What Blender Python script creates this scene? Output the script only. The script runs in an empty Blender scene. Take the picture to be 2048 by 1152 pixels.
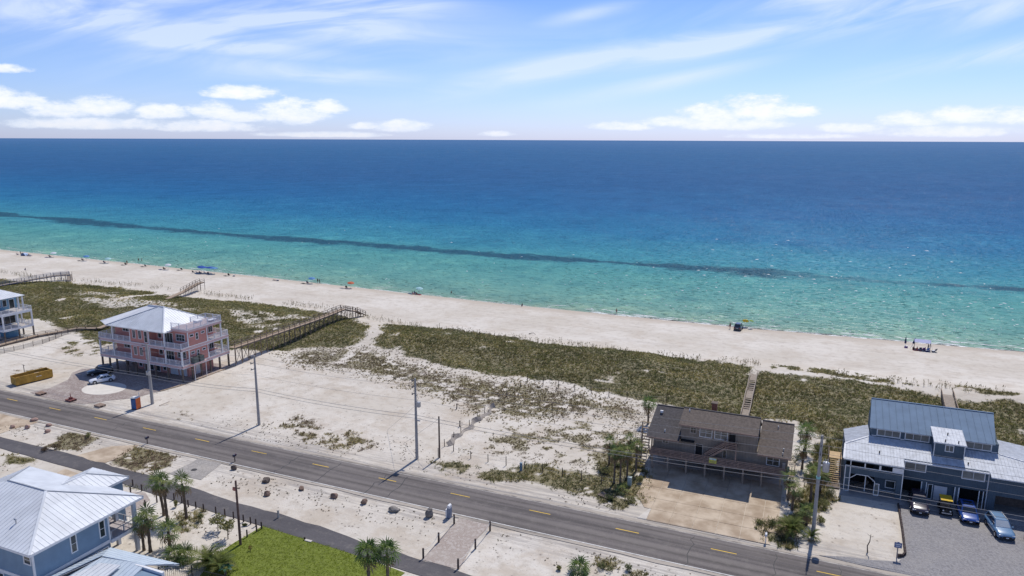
import bpy, bmesh, math, random
import numpy as np
from mathutils import Vector, Matrix, Euler
random.seed(7); RNG = np.random.default_rng(7)
R = math.radians
SC = bpy.context.scene
COL = SC.collection
# ------------------------------------------------------------------ camera
# world axes: +x runs along the coast road, +y points out to sea, z is up, metres; the drone hovers 50 m up
FPX = 1450.0; CAMH = 50.0
YAW = R(22.9); ROLL = math.atan(7.5/2048); TILT = R(11.566)
fw0 = Vector((-math.sin(YAW), math.cos(YAW), 0)); Rr = Vector((math.cos(YAW), math.sin(YAW), 0)); ZZ = Vector((0, 0, 1))
FWD = fw0*math.cos(TILT) - ZZ*math.sin(TILT); UPV = fw0*math.sin(TILT) + ZZ*math.cos(TILT)
IX = Rr*math.cos(ROLL) + UPV*math.sin(ROLL); IU = UPV*math.cos(ROLL) - Rr*math.sin(ROLL)
cam = bpy.data.cameras.new('camera'); camo = bpy.data.objects.new('camera', cam); COL.objects.link(camo)
cam.sensor_width = 36; cam.lens = FPX/2048*36; cam.clip_start = 1; cam.clip_end = 200000
m = Matrix.Identity(4)
for i in range(3):
    m[i][0] = IX[i]; m[i][1] = IU[i]; m[i][2] = -FWD[i]
m[2][3] = CAMH
camo.matrix_world = m
SC.camera = camo
SC.render.resolution_x = 1024; SC.render.resolution_y = 576
# ------------------------------------------------------------------ sun, sky, exposure
SUN_EL, SUN_AZ = 55.5, 86.5            # azimuth counted from +x towards +y
sun = bpy.data.lights.new('sun', 'SUN'); suno = bpy.data.objects.new('sun', sun); COL.objects.link(suno)
sun.energy = 3.75; sun.angle = R(0.53); sun.color = (1.0, 0.95, 0.88)
sd = Vector((math.cos(R(SUN_EL))*math.cos(R(SUN_AZ)), math.cos(R(SUN_EL))*math.sin(R(SUN_AZ)), math.sin(R(SUN_EL))))
suno.rotation_euler = sd.to_track_quat('Z', 'Y').to_euler(); suno.location = (0, 60, 120)
SC.view_settings.view_transform = 'Standard'; SC.view_settings.look = 'None'
SC.view_settings.exposure = 0.0; SC.view_settings.gamma = 1.0; SC.view_settings.use_curve_mapping = False
class NT:
    """small helper for building node trees"""
    def __init__(s, tree): s.t = tree; s.n = tree.nodes; s.l = tree.links
    def node(s, typ, **kw):
        n = s.n.new(typ)
        for k, v in kw.items(): setattr(n, k, v)
        return n
    def put(s, sock, v):
        if v is None: return
        if hasattr(v, 'is_output'): s.l.new(v, sock)
        else: sock.default_value = v
    def math(s, op, a, b=None, c=None, clamp=False):
        n = s.node('ShaderNodeMath', operation=op, use_clamp=clamp)
        for i, v in enumerate((a, b, c)): s.put(n.inputs[i], v)
        return n.outputs[0]
    def vmath(s, op, a, b=None, out=0):
        n = s.node('ShaderNodeVectorMath', operation=op); s.put(n.inputs[0], a); s.put(n.inputs[1], b)
        return n.outputs[out]
    def noise(s, vec, scale, detail=3, rough=.55, dist=0, dims='3D'):
        n = s.node('ShaderNodeTexNoise', noise_dimensions=dims); s.put(n.inputs['Vector'], vec)
        n.inputs['Scale'].default_value = scale; n.inputs['Detail'].default_value = detail
        n.inputs['Roughness'].default_value = rough; n.inputs['Distortion'].default_value = dist
        return n.outputs[0]
    def ramp(s, fac, stops, interp='LINEAR'):
        n = s.node('ShaderNodeValToRGB'); s.put(n.inputs[0], fac); cr = n.color_ramp; cr.interpolation = interp
        while len(cr.elements) < len(stops): cr.elements.new(1)
        for e, (p, c) in zip(cr.elements, stops):
            e.position = p; e.color = (c, c, c, 1) if isinstance(c, (int, float)) else (*c[:3], 1)
        return n.outputs[0]
    def mix(s, fac, a, b, mode='MIX'):
        n = s.node('ShaderNodeMix', data_type='RGBA', blend_type=mode); s.put(n.inputs[0], fac)
        for sk, v in ((n.inputs[6], a), (n.inputs[7], b)):
            if isinstance(v, tuple) and len(v) == 3: v = (*v, 1)
            s.put(sk, v)
        return n.outputs[2]
    def maprange(s, v, a, b, c=0., d=1., smooth=True):
        n = s.node('ShaderNodeMapRange'); n.interpolation_type = 'SMOOTHSTEP' if smooth else 'LINEAR'
        s.put(n.inputs[0], v)
        for i, q in enumerate((a, b, c, d)): n.inputs[i+1].default_value = q
        return n.outputs[0]
    def comb(s, x, y, z=0.):
        n = s.node('ShaderNodeCombineXYZ')
        for i, v in enumerate((x, y, z)): s.put(n.inputs[i], v)
        return n.outputs[0]
world = bpy.data.worlds.new('World'); SC.world = world; world.use_nodes = True
w = NT(world.node_tree); w.n.clear()
sky = w.node('ShaderNodeTexSky', sky_type='NISHITA'); sky.sun_disc = False
sky.sun_elevation = R(SUN_EL); sky.sun_rotation = R(90 - SUN_AZ); sky.altitude = 0
sky.air_density = 1.0; sky.dust_density = 0.3; sky.ozone_density = 3.0
SKY_STRENGTH = 0.095
tc = w.node('ShaderNodeTexCoord').outputs['Generated']
dirn = w.vmath('NORMALIZE', tc)
da = w.vmath('DOT_PRODUCT', dirn, tuple(Rr), 1); db = w.vmath('DOT_PRODUCT', dirn, tuple(fw0), 1)
sep = w.node('ShaderNodeSeparateXYZ'); w.put(sep.inputs[0], dirn); dz = sep.outputs[2]
AZ = w.math('ARCTAN2', da, db); EL = w.math('ARCSINE', dz)       # radians off the seaward heading / above the horizon
# clear air: the blue deepens with height
zen = w.ramp(w.maprange(EL, 0.0, 1.2, 0, 1, False), [(0, (.88, 1.03, 1.80)), (.03, (.88, 1.02, 1.62)), (.08, (.84, .98, 1.48)), (.17, (.70, .88, 1.44)), (.4, (.42, .66, 1.05)), (1, (.42, .66, 1.05))])
skyc = w.mix(1, sky.outputs[0], zen, 'MULTIPLY')
# high cirrus: streaks drawn out along the wind, which runs obliquely
ca, sa = math.cos(R(9)), math.sin(R(9))
u = w.math('ADD', w.math('MULTIPLY', AZ, ca), w.math('MULTIPLY', EL, sa)); v = w.math('SUBTRACT', w.math('MULTIPLY', EL, ca), w.math('MULTIPLY', w.math('MULTIPLY', AZ, w.math('ABSOLUTE', AZ)), .30))
cv = w.comb(w.math('MULTIPLY', u, 3.2), w.math('MULTIPLY', v, 21.0), 1.7)
c1 = w.noise(cv, 1.0, 7, .58, .9)
c2 = w.noise(w.comb(w.math('MULTIPLY', u, 2.0), w.math('MULTIPLY', v, 7.0), 4.1), 1.0, 2, .5)
cir = w.math('MULTIPLY', w.maprange(c1, .40, .72), w.maprange(c2, .36, .62))
CIR = [(-.60, .165, .20, .030, 1.1), (-.50, .135, .20, .016, 1.1), (-.31, .150, .20, .018, .9), (-.42, .118, .16, .009, 1.1), (-.22, .178, .13, .016, 1.2), (.06, .092, .12, .010, 1.2), (.26, .122, .14, .013, 1.0), (.44, .155, .14, .016, 1.1), (.62, .178, .16, .024, 1.3), (.50, .185, .2, .016, 1.0), (.58, .098, .14, .008, 1.0), (.20, .075, .12, .008, .6), (.10, .16, .05, .006, .6), (-.30, .085, .14, .010, .5)]
cm = None
for a, e, wa, we, st in CIR:
    x = w.math('DIVIDE', w.math('SUBTRACT', AZ, a), wa)
    y = w.math('DIVIDE', w.math('SUBTRACT', w.math('SUBTRACT', EL, e), w.math('MULTIPLY', w.math('SUBTRACT', AZ, a), (.17 if a > 0 else -.07))), we*1.35)
    g = w.math('MULTIPLY', w.math('EXPONENT', w.math('MULTIPLY', w.math('ADD', w.math('MULTIPLY', x, x), w.math('MULTIPLY', y, y)), -1.)), st)
    cm = g if cm is None else w.math('MAXIMUM', cm, g)
out_of = w.maprange(EL, .2, .4)
cm = w.math('MAXIMUM', cm, w.math('MULTIPLY', out_of, .10))
wisp = w.math('ADD', w.math('MULTIPLY', w.maprange(c1, .20, .80), .80), w.math('MULTIPLY', cir, .22))
cirf = w.math('MINIMUM', w.math('ADD', w.math('MULTIPLY', w.math('MULTIPLY', cm, wisp), 1.45), w.math('MULTIPLY', cir, .16)), .66)
skyc = w.mix(cirf, skyc, (8.6, 9.6, 11.4))
# low cumulus: clumps with knobbly tops and flat bases, far out over the water
CUM = [(-.60, .044, .045, .017), (-.545, .032, .04, .013), (-.50, .037, .04, .016), (-.44, .033, .042, .013), (-.385, .036, .040, .015), (-.345, .028, .035, .010), (-.345, .058, .05, .013),
       (-.29, .036, .055, .022), (-.245, .042, .03, .013), (-.195, .018, .028, .007), (-.15, .018, .045, .011), (-.02, .008, .028, .005), (-.52, .018, .09, .010), (-.40, .016, .08, .010),
       (.15, .019, .05, .008), (.205, .024, .05, .010), (.265, .035, .045, .020), (.315, .041, .055, .024), (.365, .037, .026, .012), (.28, .022, .09, .012), (.43, .016, .045, .008),
       (.49, .026, .045, .012), (.545, .031, .05, .015), (.60, .028, .04, .014), (.53, .012, .1, .009), (.66, .03, .06, .018), (-.66, .04, .06, .02), (.36, .006, .08, .005), (-.24, .006, .09, .005), (-.66, .105, .05, .006), (-.60, .075, .04, .007)]
nb = w.noise(w.comb(w.math('MULTIPLY', AZ, 26), w.math('MULTIPLY', EL, 62), 2.2), 1, 7, .66)
field = None
for a, e, wa, we in CUM:
    x = w.math('DIVIDE', w.math('SUBTRACT', AZ, a), wa); y0 = w.math('DIVIDE', w.math('SUBTRACT', EL, e-.25*we), we)
    y = w.math('MAXIMUM', y0, w.math('MULTIPLY', y0, -1.7))
    g = w.math('SUBTRACT', 1., w.math('ADD', w.math('MULTIPLY', x, x), w.math('MULTIPLY', y, y)))
    field = g if field is None else w.math('MAXIMUM', field, g)
fld = w.math('ADD', w.math('MAXIMUM', field, -1.5), w.math('MULTIPLY', w.math('SUBTRACT', nb, .5), 3.0))
cumf = w.maprange(fld, -.2, .7)
nb2 = w.noise(w.comb(w.math('MULTIPLY', AZ, 60), w.math('MULTIPLY', w.math('ADD', EL, .006), 120), 2.2), 1, 5, .6)
ccol = w.mix(w.maprange(w.math('ADD', w.math('MULTIPLY', fld, .5), nb2), .45, 1.2), (8.8, 9.7, 11.2), (11.6, 11.5, 11.5))
skyc = w.mix(w.math('MULTIPLY', cumf, w.maprange(EL, 0.0, .05, .5, .86)), skyc, ccol)
bg = w.node('ShaderNodeBackground'); w.put(bg.inputs[0], skyc); bg.inputs[1].default_value = SKY_STRENGTH
w.l.new(bg.outputs[0], w.node('ShaderNodeOutputWorld').inputs[0])
# ------------------------------------------------------------------ helpers
def sm(x, a, b):
    t = np.clip((x-a)/(b-a), 0, 1); return t*t*(3-2*t)
def vnoise(x, y, seed=0):
    """value noise on arrays, 0..1"""
    x = np.asarray(x, float); y = np.asarray(y, float)
    xi = np.floor(x).astype(np.int64); yi = np.floor(y).astype(np.int64); fx = x-xi; fy = y-yi
    fx = fx*fx*(3-2*fx); fy = fy*fy*(3-2*fy)
    def h(a, b):
        n = (a*374761393 + b*668265263 + seed*974634757) & 0x7fffffff
        n = ((n ^ (n >> 13))*1274126177) & 0x7fffffff
        return ((n ^ (n >> 16)) & 0xffff)/65535.
    return (h(xi, yi)*(1-fx)+h(xi+1, yi)*fx)*(1-fy)+(h(xi, yi+1)*(1-fx)+h(xi+1, yi+1)*fx)*fy
def fbm(x, y, seed=0, oct=4):
    s = 0; a = .5; t = 0
    for o in range(oct):
        s = s + a*vnoise(np.asarray(x)*2**o, np.asarray(y)*2**o, seed+o*17); t += a; a *= .5
    return s/t
def ray(px, py): return IX*(px-1024) + IU*(576-py) + FWD*FPX
WATER_Z = -0.6
SHX = [-3000, -420, -344, -194, -85, -15, 49, 400, 3000]; SHY = [226, 215, 213.2, 209, 203.8, 203.6, 206.8, 212, 230]
def shore(x): return np.interp(x, SHX, SHY)
def hz(x, y):
    """height of the sand"""
    x = np.asarray(x, float); y = np.asarray(y, float)
    d = 1.15*np.exp(-((y-156-4*np.sin(x/37.)-4*np.sin(x/90.+1))/9.)**2)*(.55+.8*vnoise(x/14., y/14., 3))
    d = d + .45*sm(y, 118, 136)*(1-sm(y, 160, 174))*(.3+1.1*vnoise(x/9., y/9., 5))
    rough = .22*(fbm(x/5., y/5., 9)-.5)*sm(y, 96, 106)*(1-sm(y, 168, 176))
    for x0, x1, y0, y1 in ((5.2, 46, 86, 121), (-22.5, .2, 88, 118), (-148, -117.5, 88, 120)): rough = rough*(1-((x > x0) & (x < x1) & (y > y0) & (y < y1)))
    nearr = .12*(fbm(x/4., y/4., 19)-.5)*(1-sm(y, 76, 79))*sm(y, 71.5, 74)
    ys = shore(x)
    beach = np.where(y < ys, np.interp(ys-y, [0, 10, 28, 40], [WATER_Z, -.28, .0, .0]), WATER_Z-(y-ys)*.06)
    ripple = .07*(fbm(x/11., y/2.4, 29)-.5)*sm(y, 168, 176)*(1-sm(ys-y, 6, 2))
    return d + rough + nearr + np.where(y > 160, beach, 0) + ripple
def hz1(x, y): return float(hz(np.array([x]), np.array([y]))[0])
def P(px, py, z=0.0):
    """point of the photograph's pixel on the level z"""
    d = ray(px, py); t = (z-CAMH)/d.z; return Vector((0, 0, CAMH)) + d*t
def G(px, py):
    """point of the photograph's pixel on the sand"""
    z = 0.
    for _ in range(6):
        p = P(px, py, z); z = hz1(p.x, p.y)
    return Vector((p.x, p.y, z))
def lin(r, g, b):
    f = lambda c: (c/255/12.92) if c <= 10 else ((c/255+.055)/1.055)**2.4
    return (f(r), f(g), f(b))
class MB:
    """collects shapes; build() links them as one mesh object"""
    def __init__(s): s.v = []; s.f = []; s.mi = []
    def add(s, verts, faces, mi=0):
        o = len(s.v); s.v += [tuple(q) for q in verts]; s.f += [tuple(i+o for i in f) for f in faces]; s.mi += [mi]*len(faces); return s
    def box(s, x0, x1, y0, y1, z0, z1, mi=0):
        v = [(x, y, z) for z in (z0, z1) for y in (y0, y1) for x in (x0, x1)]
        return s.add(v, [(0, 2, 3, 1), (4, 5, 7, 6), (0, 1, 5, 4), (2, 6, 7, 3), (0, 4, 6, 2), (1, 3, 7, 5)], mi)
    def cbox(s, c, d, rz=0, mi=0):
        ca, sa = math.cos(rz), math.sin(rz); v = []
        for z in (-.5, .5):
            for y in (-.5, .5):
                for x in (-.5, .5):
                    X, Y = x*d[0], y*d[1]; v.append((c[0]+X*ca-Y*sa, c[1]+X*sa+Y*ca, c[2]+z*d[2]))
        return s.add(v, [(0, 2, 3, 1), (4, 5, 7, 6), (0, 1, 5, 4), (2, 6, 7, 3), (0, 4, 6, 2), (1, 3, 7, 5)], mi)
    def beam(s, p, q, w, h=None, mi=0, up=(0, 0, 1)):
        p, q = Vector(p), Vector(q); h = h or w; d = (q-p).normalized(); u = Vector(up)
        if abs(d.dot(u)) > .98: u = Vector((1, 0, 0))
        a = d.cross(u).normalized()*w/2; b = a.normalized().cross(d).normalized()*h/2
        v = [e+i*a+j*b for e in (p, q) for j in (-1, 1) for i in (-1, 1)]
        return s.add(v, [(0, 2, 3, 1), (4, 5, 7, 6), (0, 1, 5, 4), (2, 6, 7, 3), (0, 4, 6, 2), (1, 3, 7, 5)], mi)
    def tube(s, pts, rad, n=8, cap=True, mi=0):
        pts = [Vector(p) for p in pts]
        if not isinstance(rad, (list, tuple)): rad = [rad]*len(pts)
        v = []
        for i, p in enumerate(pts):
            d = (pts[min(i+1, len(pts)-1)]-pts[max(i-1, 0)]).normalized()
            u = Vector((0, 0, 1)) if abs(d.z) < .9 else Vector((1, 0, 0))
            a = d.cross(u).normalized(); b = a.cross(d)
            v += [p+(a*math.cos(2*math.pi*k/n)+b*math.sin(2*math.pi*k/n))*rad[i] for k in range(n)]
        f = [(i*n+k, i*n+(k+1) % n, (i+1)*n+(k+1) % n, (i+1)*n+k) for i in range(len(pts)-1) for k in range(n)]
        if cap: f += [tuple(range(n-1, -1, -1)), tuple((len(pts)-1)*n+k for k in range(n))]
        return s.add(v, f, mi)
    def prism(s, pts, off, mi=0):
        """planar polygon pushed along off"""
        n = len(pts); off = Vector(off); a = [Vector(p) for p in pts]; b = [p+off for p in a]
        return s.add(a+b, [tuple(range(n-1, -1, -1)), tuple(range(n, 2*n))] + [(i, (i+1) % n, (i+1) % n+n, i+n) for i in range(n)], mi)
    def build(s, name, mat, parent=None, smooth=False, loc=None):
        me = bpy.data.meshes.new(name); me.from_pydata(s.v, [], s.f)
        for mm in (mat if isinstance(mat, (list, tuple)) else [mat]): me.materials.append(mm)
        if any(s.mi): me.polygons.foreach_set('material_index', s.mi)
        bm = bmesh.new(); bm.from_mesh(me); bmesh.ops.recalc_face_normals(bm, faces=bm.faces); bm.to_mesh(me); bm.free()
        if smooth: me.polygons.foreach_set('use_smooth', [True]*len(me.polygons))
        o = bpy.data.objects.new(name, me); COL.objects.link(o)
        if parent: adopt(o, parent)
        if loc: o.location = loc
        return o
def tag(o, label, cat=None, group=None, kind=None):
    o['label'] = label
    if cat: o['category'] = cat
    if group: o['group'] = group
    if kind: o['kind'] = kind
    return o
def thing(name, label, cat, loc=(0, 0, 0), rz=0., group=None):
    o = bpy.data.objects.new(name, None); COL.objects.link(o); o.empty_display_size = .3
    o.location = loc; o.rotation_euler = (0, 0, rz); return tag(o, label, cat, group)
def dup(o, loc=None, rz=None, label=None, group=None, scale=None, parent=None):
    """a copy of a thing with copies of its parts and sub-parts"""
    c = o.copy(); COL.objects.link(c)
    if parent: adopt(c, parent)
    if loc is not None: c.location = loc
    if rz is not None: c.rotation_euler = (0, 0, rz)
    if scale: c.scale = (scale,)*3
    if label: c['label'] = label
    if group: c['group'] = group
    for ch in KIDS(o): dup(ch, parent=c)
    return c
CH = {}
def KIDS(o): return list(CH.get(o.name, ()))
def adopt(o, parent):
    o.parent = parent; CH.setdefault(parent.name, []).append(o); return o
MATS = {}
def mat(name, col, rough=.75, var=.12, scale=2., bump=.0, bscale=30., metal=0., spec=.3, stripe=None, trans=0., col2=None, sstr=.4):
    """plain painted / raw surface with mottling; stripe = (axis vector, pitch) for siding or boards"""
    if name in MATS: return MATS[name]
    mm = bpy.data.materials.new(name); mm.use_nodes = True; MATS[name] = mm
    t = NT(mm.node_tree); b = t.n['Principled BSDF']; oc = t.node('ShaderNodeTexCoord').outputs['Object']
    nz = t.noise(oc, scale, 4, .6)
    c0 = tuple(c*(1-var) for c in col); c1 = tuple(min(1, c*(1+var)) for c in (col2 or col))
    cc = t.mix(t.maprange(nz, .3, .7), c0, c1)
    b.inputs['Roughness'].default_value = rough; b.inputs['Metallic'].default_value = metal; b.inputs['Specular IOR Level'].default_value = spec
    hgt = None
    if stripe:
        ax, pitch = stripe
        ph = t.math('FRACT', t.math('DIVIDE', t.vmath('DOT_PRODUCT', oc, ax, 1), pitch))
        groove = t.math('MINIMUM', t.maprange(ph, 0, .12), t.maprange(t.math('SUBTRACT', 1., ph), 0, .06)); hgt = groove
        cc = t.mix(t.math('MULTIPLY', t.math('SUBTRACT', 1., groove), sstr), cc, tuple(c*.35 for c in col))
    if bump:
        n2 = t.noise(oc, bscale, 3, .6); hgt = n2 if hgt is None else t.math('ADD', hgt, t.math('MULTIPLY', n2, bump))
    if hgt is not None:
        bp = t.node('ShaderNodeBump'); bp.inputs['Strength'].default_value = max(bump, .35 if stripe else 0); bp.inputs['Distance'].default_value = .03
        t.put(bp.inputs['Height'], hgt); t.l.new(bp.outputs[0], b.inputs['Normal'])
    t.put(b.inputs['Base Color'], cc)
    if trans:
        tr = t.node('ShaderNodeBsdfTranslucent'); t.put(tr.inputs[0], cc); mx = t.node('ShaderNodeMixShader'); mx.inputs[0].default_value = trans
        t.l.new(b.outputs[0], mx.inputs[1]); t.l.new(tr.outputs[0], mx.inputs[2]); t.l.new(mx.outputs[0], t.n['Material Output'].inputs[0])
    return mm
def glassmat(name, col, rough=.06, spec=.6):
    return mat(name, col, rough, .3, .6, spec=spec)
# ------------------------------------------------------------------ where plants grow
def PG(*px): return np.array([tuple(G(*p))[:2] for p in px])
def inpoly(x, y, poly, soft=1.0, wob=1.0):
    """0..1 inside a polygon with a ragged edge"""
    x = x + (fbm(x/3.1, y/3.1, 41, 3)-.5)*5*wob; y = y + (fbm(x/3.3, y/3.3, 43, 3)-.5)*5*wob
    ins = np.zeros(x.shape, bool); dmin = np.full(x.shape, 1e9); n = len(poly)
    for i in range(n):
        x0, y0 = poly[i]; x1, y1 = poly[(i+1) % n]
        c = ((y0 > y) != (y1 > y)) & (x < (x1-x0)*(y-y0)/((y1-y0) or 1e-9)+x0); ins ^= c
        dx, dy = x1-x0, y1-y0; t = np.clip(((x-x0)*dx+(y-y0)*dy)/(dx*dx+dy*dy+1e-9), 0, 1)
        dmin = np.minimum(dmin, np.hypot(x-x0-t*dx, y-y0-t*dy))
    return np.where(ins, np.clip(dmin/soft, 0, 1), 0)
# zone: name, outline, cover, ragged soft edge, clump size, kind
ZONES = [
 ('dune', PG((735,690),(768,648),(900,655),(1100,686),(1300,706),(1498,730),(1540,745),(1700,757),(1850,782),(1905,794),(2048,800),(2180,822),(2200,1000),(2040,930),(1990,900),(1700,880),(1640,885),(1590,850),(1450,835),(1330,815),(1240,795),(1130,770),(1000,752),(900,738),(820,715)), .95, 2.2, 6, 'green'),
 ('dune', PG((-400,560),(0,556),(60,562),(130,562),(260,578),(400,596),(520,606),(640,622),(700,634),(752,652),(735,672),(690,700),(600,698),(520,706),(460,700),(330,690),(200,690),(140,668),(70,640),(0,640),(-400,640)), .95, 2.6, 7, 'green'),
 ('mid', PG((540,708),(620,690),(720,690),(760,690),(900,736),(1130,768),(1330,812),(1300,860),(1200,842),(1060,852),(985,850),(930,835),(850,800),(760,768),(640,745),(560,735)), .78, 6., 1.3, 'brown'),
 ('lot', PG((985,850),(1060,850),(1200,838),(1300,860),(1290,945),(1180,940),(1080,930),(900,905)), .56, 3, 1.6, 'brown'),
 ('verge', PG((525,850),(560,838),(600,828),(650,850),(740,872),(775,900),(720,905),(600,885)), .55, 2.0, 1.6, 'brown'),
 ('verge', PG((335,828),(360,820),(400,828),(395,842),(350,840)), .5, 1.5, 1.5, 'brown'),
 ('strip', PG((845,925),(900,916),(1000,930),(1080,925),(1200,940),(1300,945),(1318,1012),(1240,1024),(1150,990),(1000,968),(870,944)), .76, 2.0, 2.0, 'olive'),
 ('median', PG((58,895),(90,886),(120,868),(150,856),(212,862),(200,880),(160,905),(105,902)), .72, 1.5, 1.2, 'brown'),
 ('median', PG((212,928),(250,900),(275,888),(350,890),(375,905),(330,940),(300,952),(250,942)), .78, 1.2, 1.2, 'brown'),
 ('median', PG((0,910),(30,905),(85,922),(70,936),(0,930)), .75, 1.2, 2.0, 'olive'),
 ('plot', PG((1500,1048),(1530,1038),(1580,1035),(1600,960),(1620,900),(1660,860),(1695,880),(1680,960),(1665,1010),(1640,1050),(1612,1082),(1560,1098),(1520,1085)), .85, 1.2, 2.0, 'green'),
 ('plot', PG((1185,905),(1230,880),(1290,880),(1310,945),(1290,985),(1240,1010),(1195,1000)), .70, 1.5, 2.0, 'olive'),
 ('verge', PG((1090,1152),(1130,1120),(1190,1110),(1300,1125),(1340,1165),(1250,1190),(1100,1190)), .48, 1.5, 1.6, 'olive'),
 ('garden', PG((325,1035),(360,1015),(400,1010),(425,1030),(410,1052),(380,1072),(340,1075)), .50, 1.5, 1.2, 'olive'),
 ('garden', PG((238,965),(262,962),(285,972),(280,985),(255,982)), .7, 1.0, 1.5, 'olive'),
 ('beachline', PG((770,648),(1100,688),(1500,726),(1510,735),(1100,697),(775,654)), .42, 1.2, 2.2, 'olive'),
 ('beachline', PG((1535,728),(1700,744),(1850,772),(1845,780),(1700,758),(1540,738)), .5, 1.2, 2.2, 'olive'),
 ('beachline', PG((1905,768),(2060,788),(2060,800),(1905,780)), .55, 1.2, 2.2, 'olive'),
 ('yard', PG((0,745),(40,735),(100,738),(95,748),(20,752)), .35, 1.5, 1.5, 'brown'),
 ('yard', PG((120,690),(200,660),(215,690),(190,715),(130,715)), .45, 1.5, 1.6, 'olive'),
]
BARE = [(PG((668,728),(700,700),(752,655),(764,655),(716,702),(690,728)), .85), (PG((1490,752),(1500,735),(1528,735),(1520,752)), .9)]
SPARSE_BAND = PG((130,600),(150,575),(330,600),(560,622),(700,640),(560,660),(300,640))     # sandy crest of the left dune
def cover(x, y):
    """plant cover 0..1 and zone index"""
    best = np.zeros(x.shape); idx = np.full(x.shape, -1)
    for k, (nm, poly, cv, soft, cl, kind) in enumerate(ZONES):
        bb = poly.min(0)-6, poly.max(0)+6
        m_ = (x > bb[0][0]) & (x < bb[1][0]) & (y > bb[0][1]) & (y < bb[1][1])
        if not m_.any(): continue
        xx, yy = x[m_], y[m_]
        f = inpoly(xx, yy, poly, soft, .25 if nm in ('beachline', 'median') else .8)
        n = fbm(xx/cl, yy/cl, 60+k, 4); thr = 1-cv
        c = f*sm(n-.5+(cv-.5)*.62, -.07, .12)
        if nm == 'dune':
            big = fbm(xx/17., yy/9., 77, 3); c = c*sm(big+.26*(cv-.5)+.16*f, .30, .46)
        b_ = best[m_]; i_ = idx[m_]; w_ = c > b_; b_[w_] = c[w_]; i_[w_] = k; best[m_] = b_; idx[m_] = i_
    for poly, q in BARE:
        bb = poly.min(0)-3, poly.max(0)+3
        m_ = (x > bb[0][0]) & (x < bb[1][0]) & (y > bb[0][1]) & (y < bb[1][1])
        if m_.any(): best[m_] *= 1-q*inpoly(x[m_], y[m_], poly, .7, .3)
    m_ = (x > -330) & (x < -90) & (y > 120) & (y < 185)
    if m_.any(): best[m_] *= 1-.75*inpoly(x[m_], y[m_], SPARSE_BAND, 3., 1.)*sm(fbm(x[m_]/6, y[m_]/3.5, 88), .40, .56)
    # nothing grows on the paved ground, under the houses or in the road
    for x0, x1, y0, y1 in ((-4000, 4000, 79.2, 89.0), (-143.6, -119.0, 105.5, 118.5), (-21.5, -1.3, 104, 118), (6., 30, 107, 120.5), (-191, -183, 110, 119)):
        best[(x > x0) & (x < x1) & (y > y0) & (y < y1)] = 0
    return best, idx
# ------------------------------------------------------------------ sand
xs = np.concatenate([[-60000, -20000, -8000, -3000, -1500, -900, -600, -480], np.arange(-420, -300, 2.), np.arange(-300, 72, .8), np.arange(72, 140, 2.), [180, 260, 500, 1000, 3000, 8000, 20000, 60000]])
ys_ = np.concatenate([[-60000, -20000, -6000, -2000, -700, -250, -100, -30, 10], np.arange(30, 50, 2.), np.arange(50, 216, .8), np.arange(216, 260, 3.), [300, 400, 600]])
GX, GY = np.meshgrid(xs, ys_); nx, ny = len(xs), len(ys_)
GZ = hz(GX, GY); GZ = np.where(GY > 255, -4, GZ)
COV, _ci = cover(GX.ravel().copy(), GY.ravel().copy())
def grid_mesh(name, X, Y, Z):
    n1, n0 = X.shape; me = bpy.data.meshes.new(name); co = np.stack([X.ravel(), Y.ravel(), Z.ravel()], 1)
    i = (np.arange(n1-1)[:, None]*n0+np.arange(n0-1)[None]).ravel(); q = np.stack([i, i+1, i+1+n0, i+n0], 1)
    me.vertices.add(len(co)); me.vertices.foreach_set('co', co.ravel().astype(np.float32))
    me.loops.add(q.size); me.loops.foreach_set('vertex_index', q.ravel().astype(np.int32))
    me.polygons.add(len(q)); me.polygons.foreach_set('loop_start', np.arange(0, q.size, 4, dtype=np.int32))
    me.polygons.foreach_set('use_smooth', np.ones(len(q), bool)); me.update(calc_edges=True); me.validate()
    return me
me = grid_mesh('sand', GX, GY, GZ)
at = me.attributes.new('litter', 'FLOAT', 'POINT'); _nm = np.array([z[0] in ('mid', 'lot', 'verge') for z in ZONES]+[False])[_ci]; at.data.foreach_set('value', (COV*np.where(_nm, .62, 1.)).astype(np.float32))
ms = bpy.data.materials.new('sand'); ms.use_nodes = True; t = NT(ms.node_tree); b = t.n['Principled BSDF']
oc = t.node('ShaderNodeTexCoord').outputs['Object']; sx = t.node('ShaderNodeSeparateXYZ'); t.put(sx.inputs[0], oc); PX, PY, PZ = sx.outputs
n1 = t.noise(oc, .05, 4, .6); n2 = t.noise(oc, .6, 5, .65); n3 = t.noise(oc, 4.5, 3, .6)
base = t.mix(t.maprange(n1, .35, .65), (.57, .515, .435), (.66, .61, .535))
base = t.mix(t.math('MULTIPLY', t.maprange(t.noise(oc, .16, 5, .65), .48, .66), .45), base, (.50, .425, .34))
base = t.mix(t.math('MULTIPLY', t.math('MULTIPLY', t.maprange(t.noise(oc, .09, 6, .7), .50, .62), t.maprange(PY, 140, 120)), .42), base, (.43, .35, .26))
base = t.mix(t.math('MULTIPLY', t.maprange(n2, .46, .75), .5), base, (.38, .325, .26))
# tyre-raked streaks along the open beach and the wet margin
str_ = t.noise(t.comb(t.math('MULTIPLY', PX, .035), t.math('MULTIPLY', PY, .8), 0.), 1, 4, .6)
onb = t.maprange(PY, 166, 176)
base = t.mix(t.math('MULTIPLY', t.math('MULTIPLY', t.maprange(str_, .48, .68), onb), .30), base, (.43, .375, .325))
base = t.mix(t.math('MULTIPLY', t.maprange(PZ, -.36, -.56), .75), base, (.47, .40, .32))
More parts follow.
